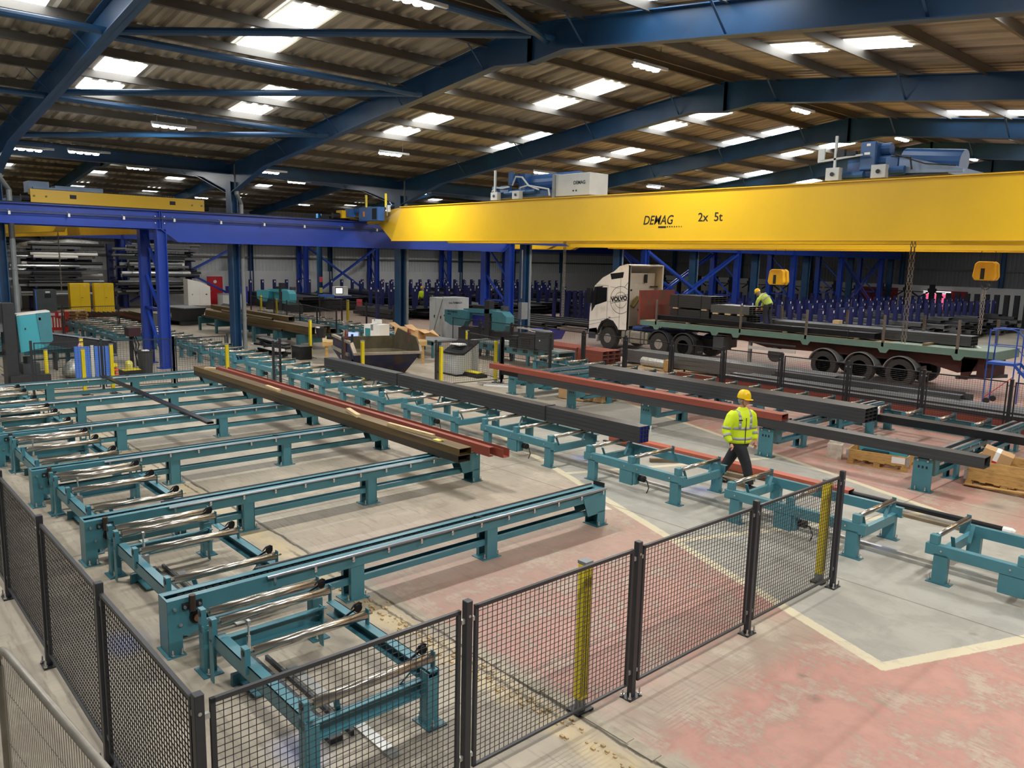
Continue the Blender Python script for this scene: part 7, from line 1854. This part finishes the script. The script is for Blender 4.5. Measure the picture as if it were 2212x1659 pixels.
# coloured bar ends near the trailer rear
for k in range(26):
    x = random.uniform(-17.5, -12.0); y = 36.8 + random.uniform(0, 3.4); z = .1 + .16 * random.randint(0, 4)
    m_ = random.choice((MILL, MILLG, RED, BROWN, mat('end_pink', '#b5746a', .6), mat('end_green', '#5d8f78', .6)))
    section('painted_end_bar', 'box', random.uniform(3.5, 5), .28, .14, m_, 'short painted-end bar behind the trailer rear, %s one' % ORD[k], 'steel beam', (x - 4.5, y, z), 0, 'short stack bars behind the trailer rear')
# bars lying low beside the lorry front
for k in range(10):
    section('floor_bar', 'box', 9 + random.uniform(-1, 1), .3, .14, MILL if k % 2 else MILLB, 'long dark bar lying low behind the lorry front, %s from the front' % ORD[k], 'steel beam', (-40 + random.uniform(-.6, .6), 30.2 + .55 * k, .25 + .16 * (k % 2)), 0, 'low dark bars behind the lorry front')
up = None
for k in range(8):
    if up is None: up = upright_proto('rack_post', 'bright blue rack post at the near end beside the lorry cab', 2.05, .17, False); up.location = (-31.6, 34.6, 0)
    else: dup(up, (-31.6 - 3.0 * (k // 4), 34.6 + .95 * (k % 4), 0), 0, 'bright blue rack post beside the lorry cab, %s row, %s post' % (('front', 'rear')[k // 4], ORD[k % 4]))
# tall dark cantilever posts in front of the end wall
DK = mat('far_rack_black', '#14151d', .6)
ct = None
for i, x in enumerate([-57 + 2.1 * k for k in range(16)]):
    lab = 'tall dark rack mast with stub arms before the end wall'
    if ct is None:
        ct = thing('rack_mast', lab, 'rack', (x, 69.5, 0), 0, 'dark rack masts before the end wall')
        P('mast', MB().box(-.18, .18, -.15, .15, 0, 2.75), DK, ct)
        P('mast_head', MB().box(-.28, .28, -.2, .2, 2.2, 2.45), DK, ct)
        P('stub_arm', MB().bar((-.9, 0, 1.75), (-.1, 0, 2.25), .1, .1), DK, ct); P('stub_arm', MB().bar((.1, 0, 2.25), (.9, 0, 1.75), .1, .1), DK, ct)
        P('tie', MB().box(-1.05, 1.05, -.03, .03, 2.1, 2.17), DK, ct)
    else: dup(ct, (x, 69.5 + random.uniform(-.3, .3), 0), 0, lab + ', %s from the left' % ORD[i])
pw = None
for k in range(12):
    lab = 'near-black rack post of the last row before the end wall, right side'
    if pw is None: pw = upright_proto('rack_post', lab, 2.3, .3, False, DK); pw.location = (-21.5, 66.5, 0)
    else: dup(pw, (-21.5 + (0 if k < 3 else .1), 66.5 - .0 + (k * 1.1 if False else 0), 0), 0); kids(pw)
for k, o in enumerate([o for o in COL.objects if o.name.startswith('rack_post') and o.get('label') == 'near-black rack post of the last row before the end wall, right side']):
    o.location = (-23.0 + .62 * k * 1.0, 64 + .1 * k, 0); o['label'] = 'near-black rack post of the last row by the end wall, %s along' % ORD[k]
# ---- cantilever racks at the far left
t0 = None
SHN = mat('bright_bars', '#b9bcbe', .3, .7, .2, 6, stretch=(1, 1, 9)); 
for i, y in enumerate((4.2, 6.6, 9.0, 11.3, 13.7, 16.1, 19.0, 21.4)):
    t = thing('cantilever_rack', 'tall dark blue cantilever rack mast on the far left wall, %s from the left' % ORD[i], 'rack', (-59.5, y, 0))
    P('mast', MB().box(-.15, .15, -.18, .18, 0, 4.4), mat('rack_navy', '#1c2150', .5), t)
    P('foot_beam', MB().box(-.3, 1.4, -.12, .12, 0, .18), mat('rack_navy', '#1c2150', .5), t)
    for z in (.9, 1.5, 2.1, 2.7, 3.3, 3.9): P('arm', MB().box(.15, 1.3, -.06, .06, z, z + .1), mat('rack_navy', '#1c2150', .5), t)
cl = ['black', 'silver', 'grey', 'white']
for lv, z in enumerate((1.0, 1.6, 2.2, 2.8, 3.4, 4.0)):
    for j in range(9):
        for (y0, y1) in ((3.2, 9.4), (9.8, 15.6), (16.0, 22.2)):
            c = random.choice((0, 0, 1, 2, 2, 3)); m_ = (BLACKP, SHN, MILLG, PAPER)[c]
            a0, a1 = y0 + random.uniform(0, 1.6), y1 - random.uniform(0, 1.8)
            mb = MB(); zz = z + (.0 if j < 4 else .18 if j < 8 else .34)
            if random.random() < .5: mb.box(0, .2, 0, a1 - a0, 0, random.uniform(.1, .24))
            else: mb.cyl((.1, 0, .1), (.1, a1 - a0, .1), .1, 8)
            solo('stored_bar', mb, m_, '%s bar on the far left racks, level %s, %s from the wall, bay %s' % (cl[c], ('one', 'two', 'three', 'four', 'five', 'six')[lv], ORD[j], ('left', 'middle', 'right')[(3.2, 9.8, 16.0).index(y0)]), 'bar', (-59.3 + .25 * (j % 4), a0, zz), 0, '%s bars on the far left racks' % cl[c])
for i, (y, z) in enumerate(((4.4, 4.3), (9.2, 4.45), (10.5, 4.2), (12.6, 4.35))):
    q = MB(); q.sm = True; q.tube([(0, 0, 0), (.2, .8, .12), (.1, 1.8, .08), (.0, 2.6, 0)], .2, 8)
    solo('wrapped_bundle', q, (BLACK, BLACK, FOIL, FOIL)[i], 'sagging wrapped bundle on top of the far left racks, %s from the left' % ORD[i], 'bundle', (-58.8, y, z))
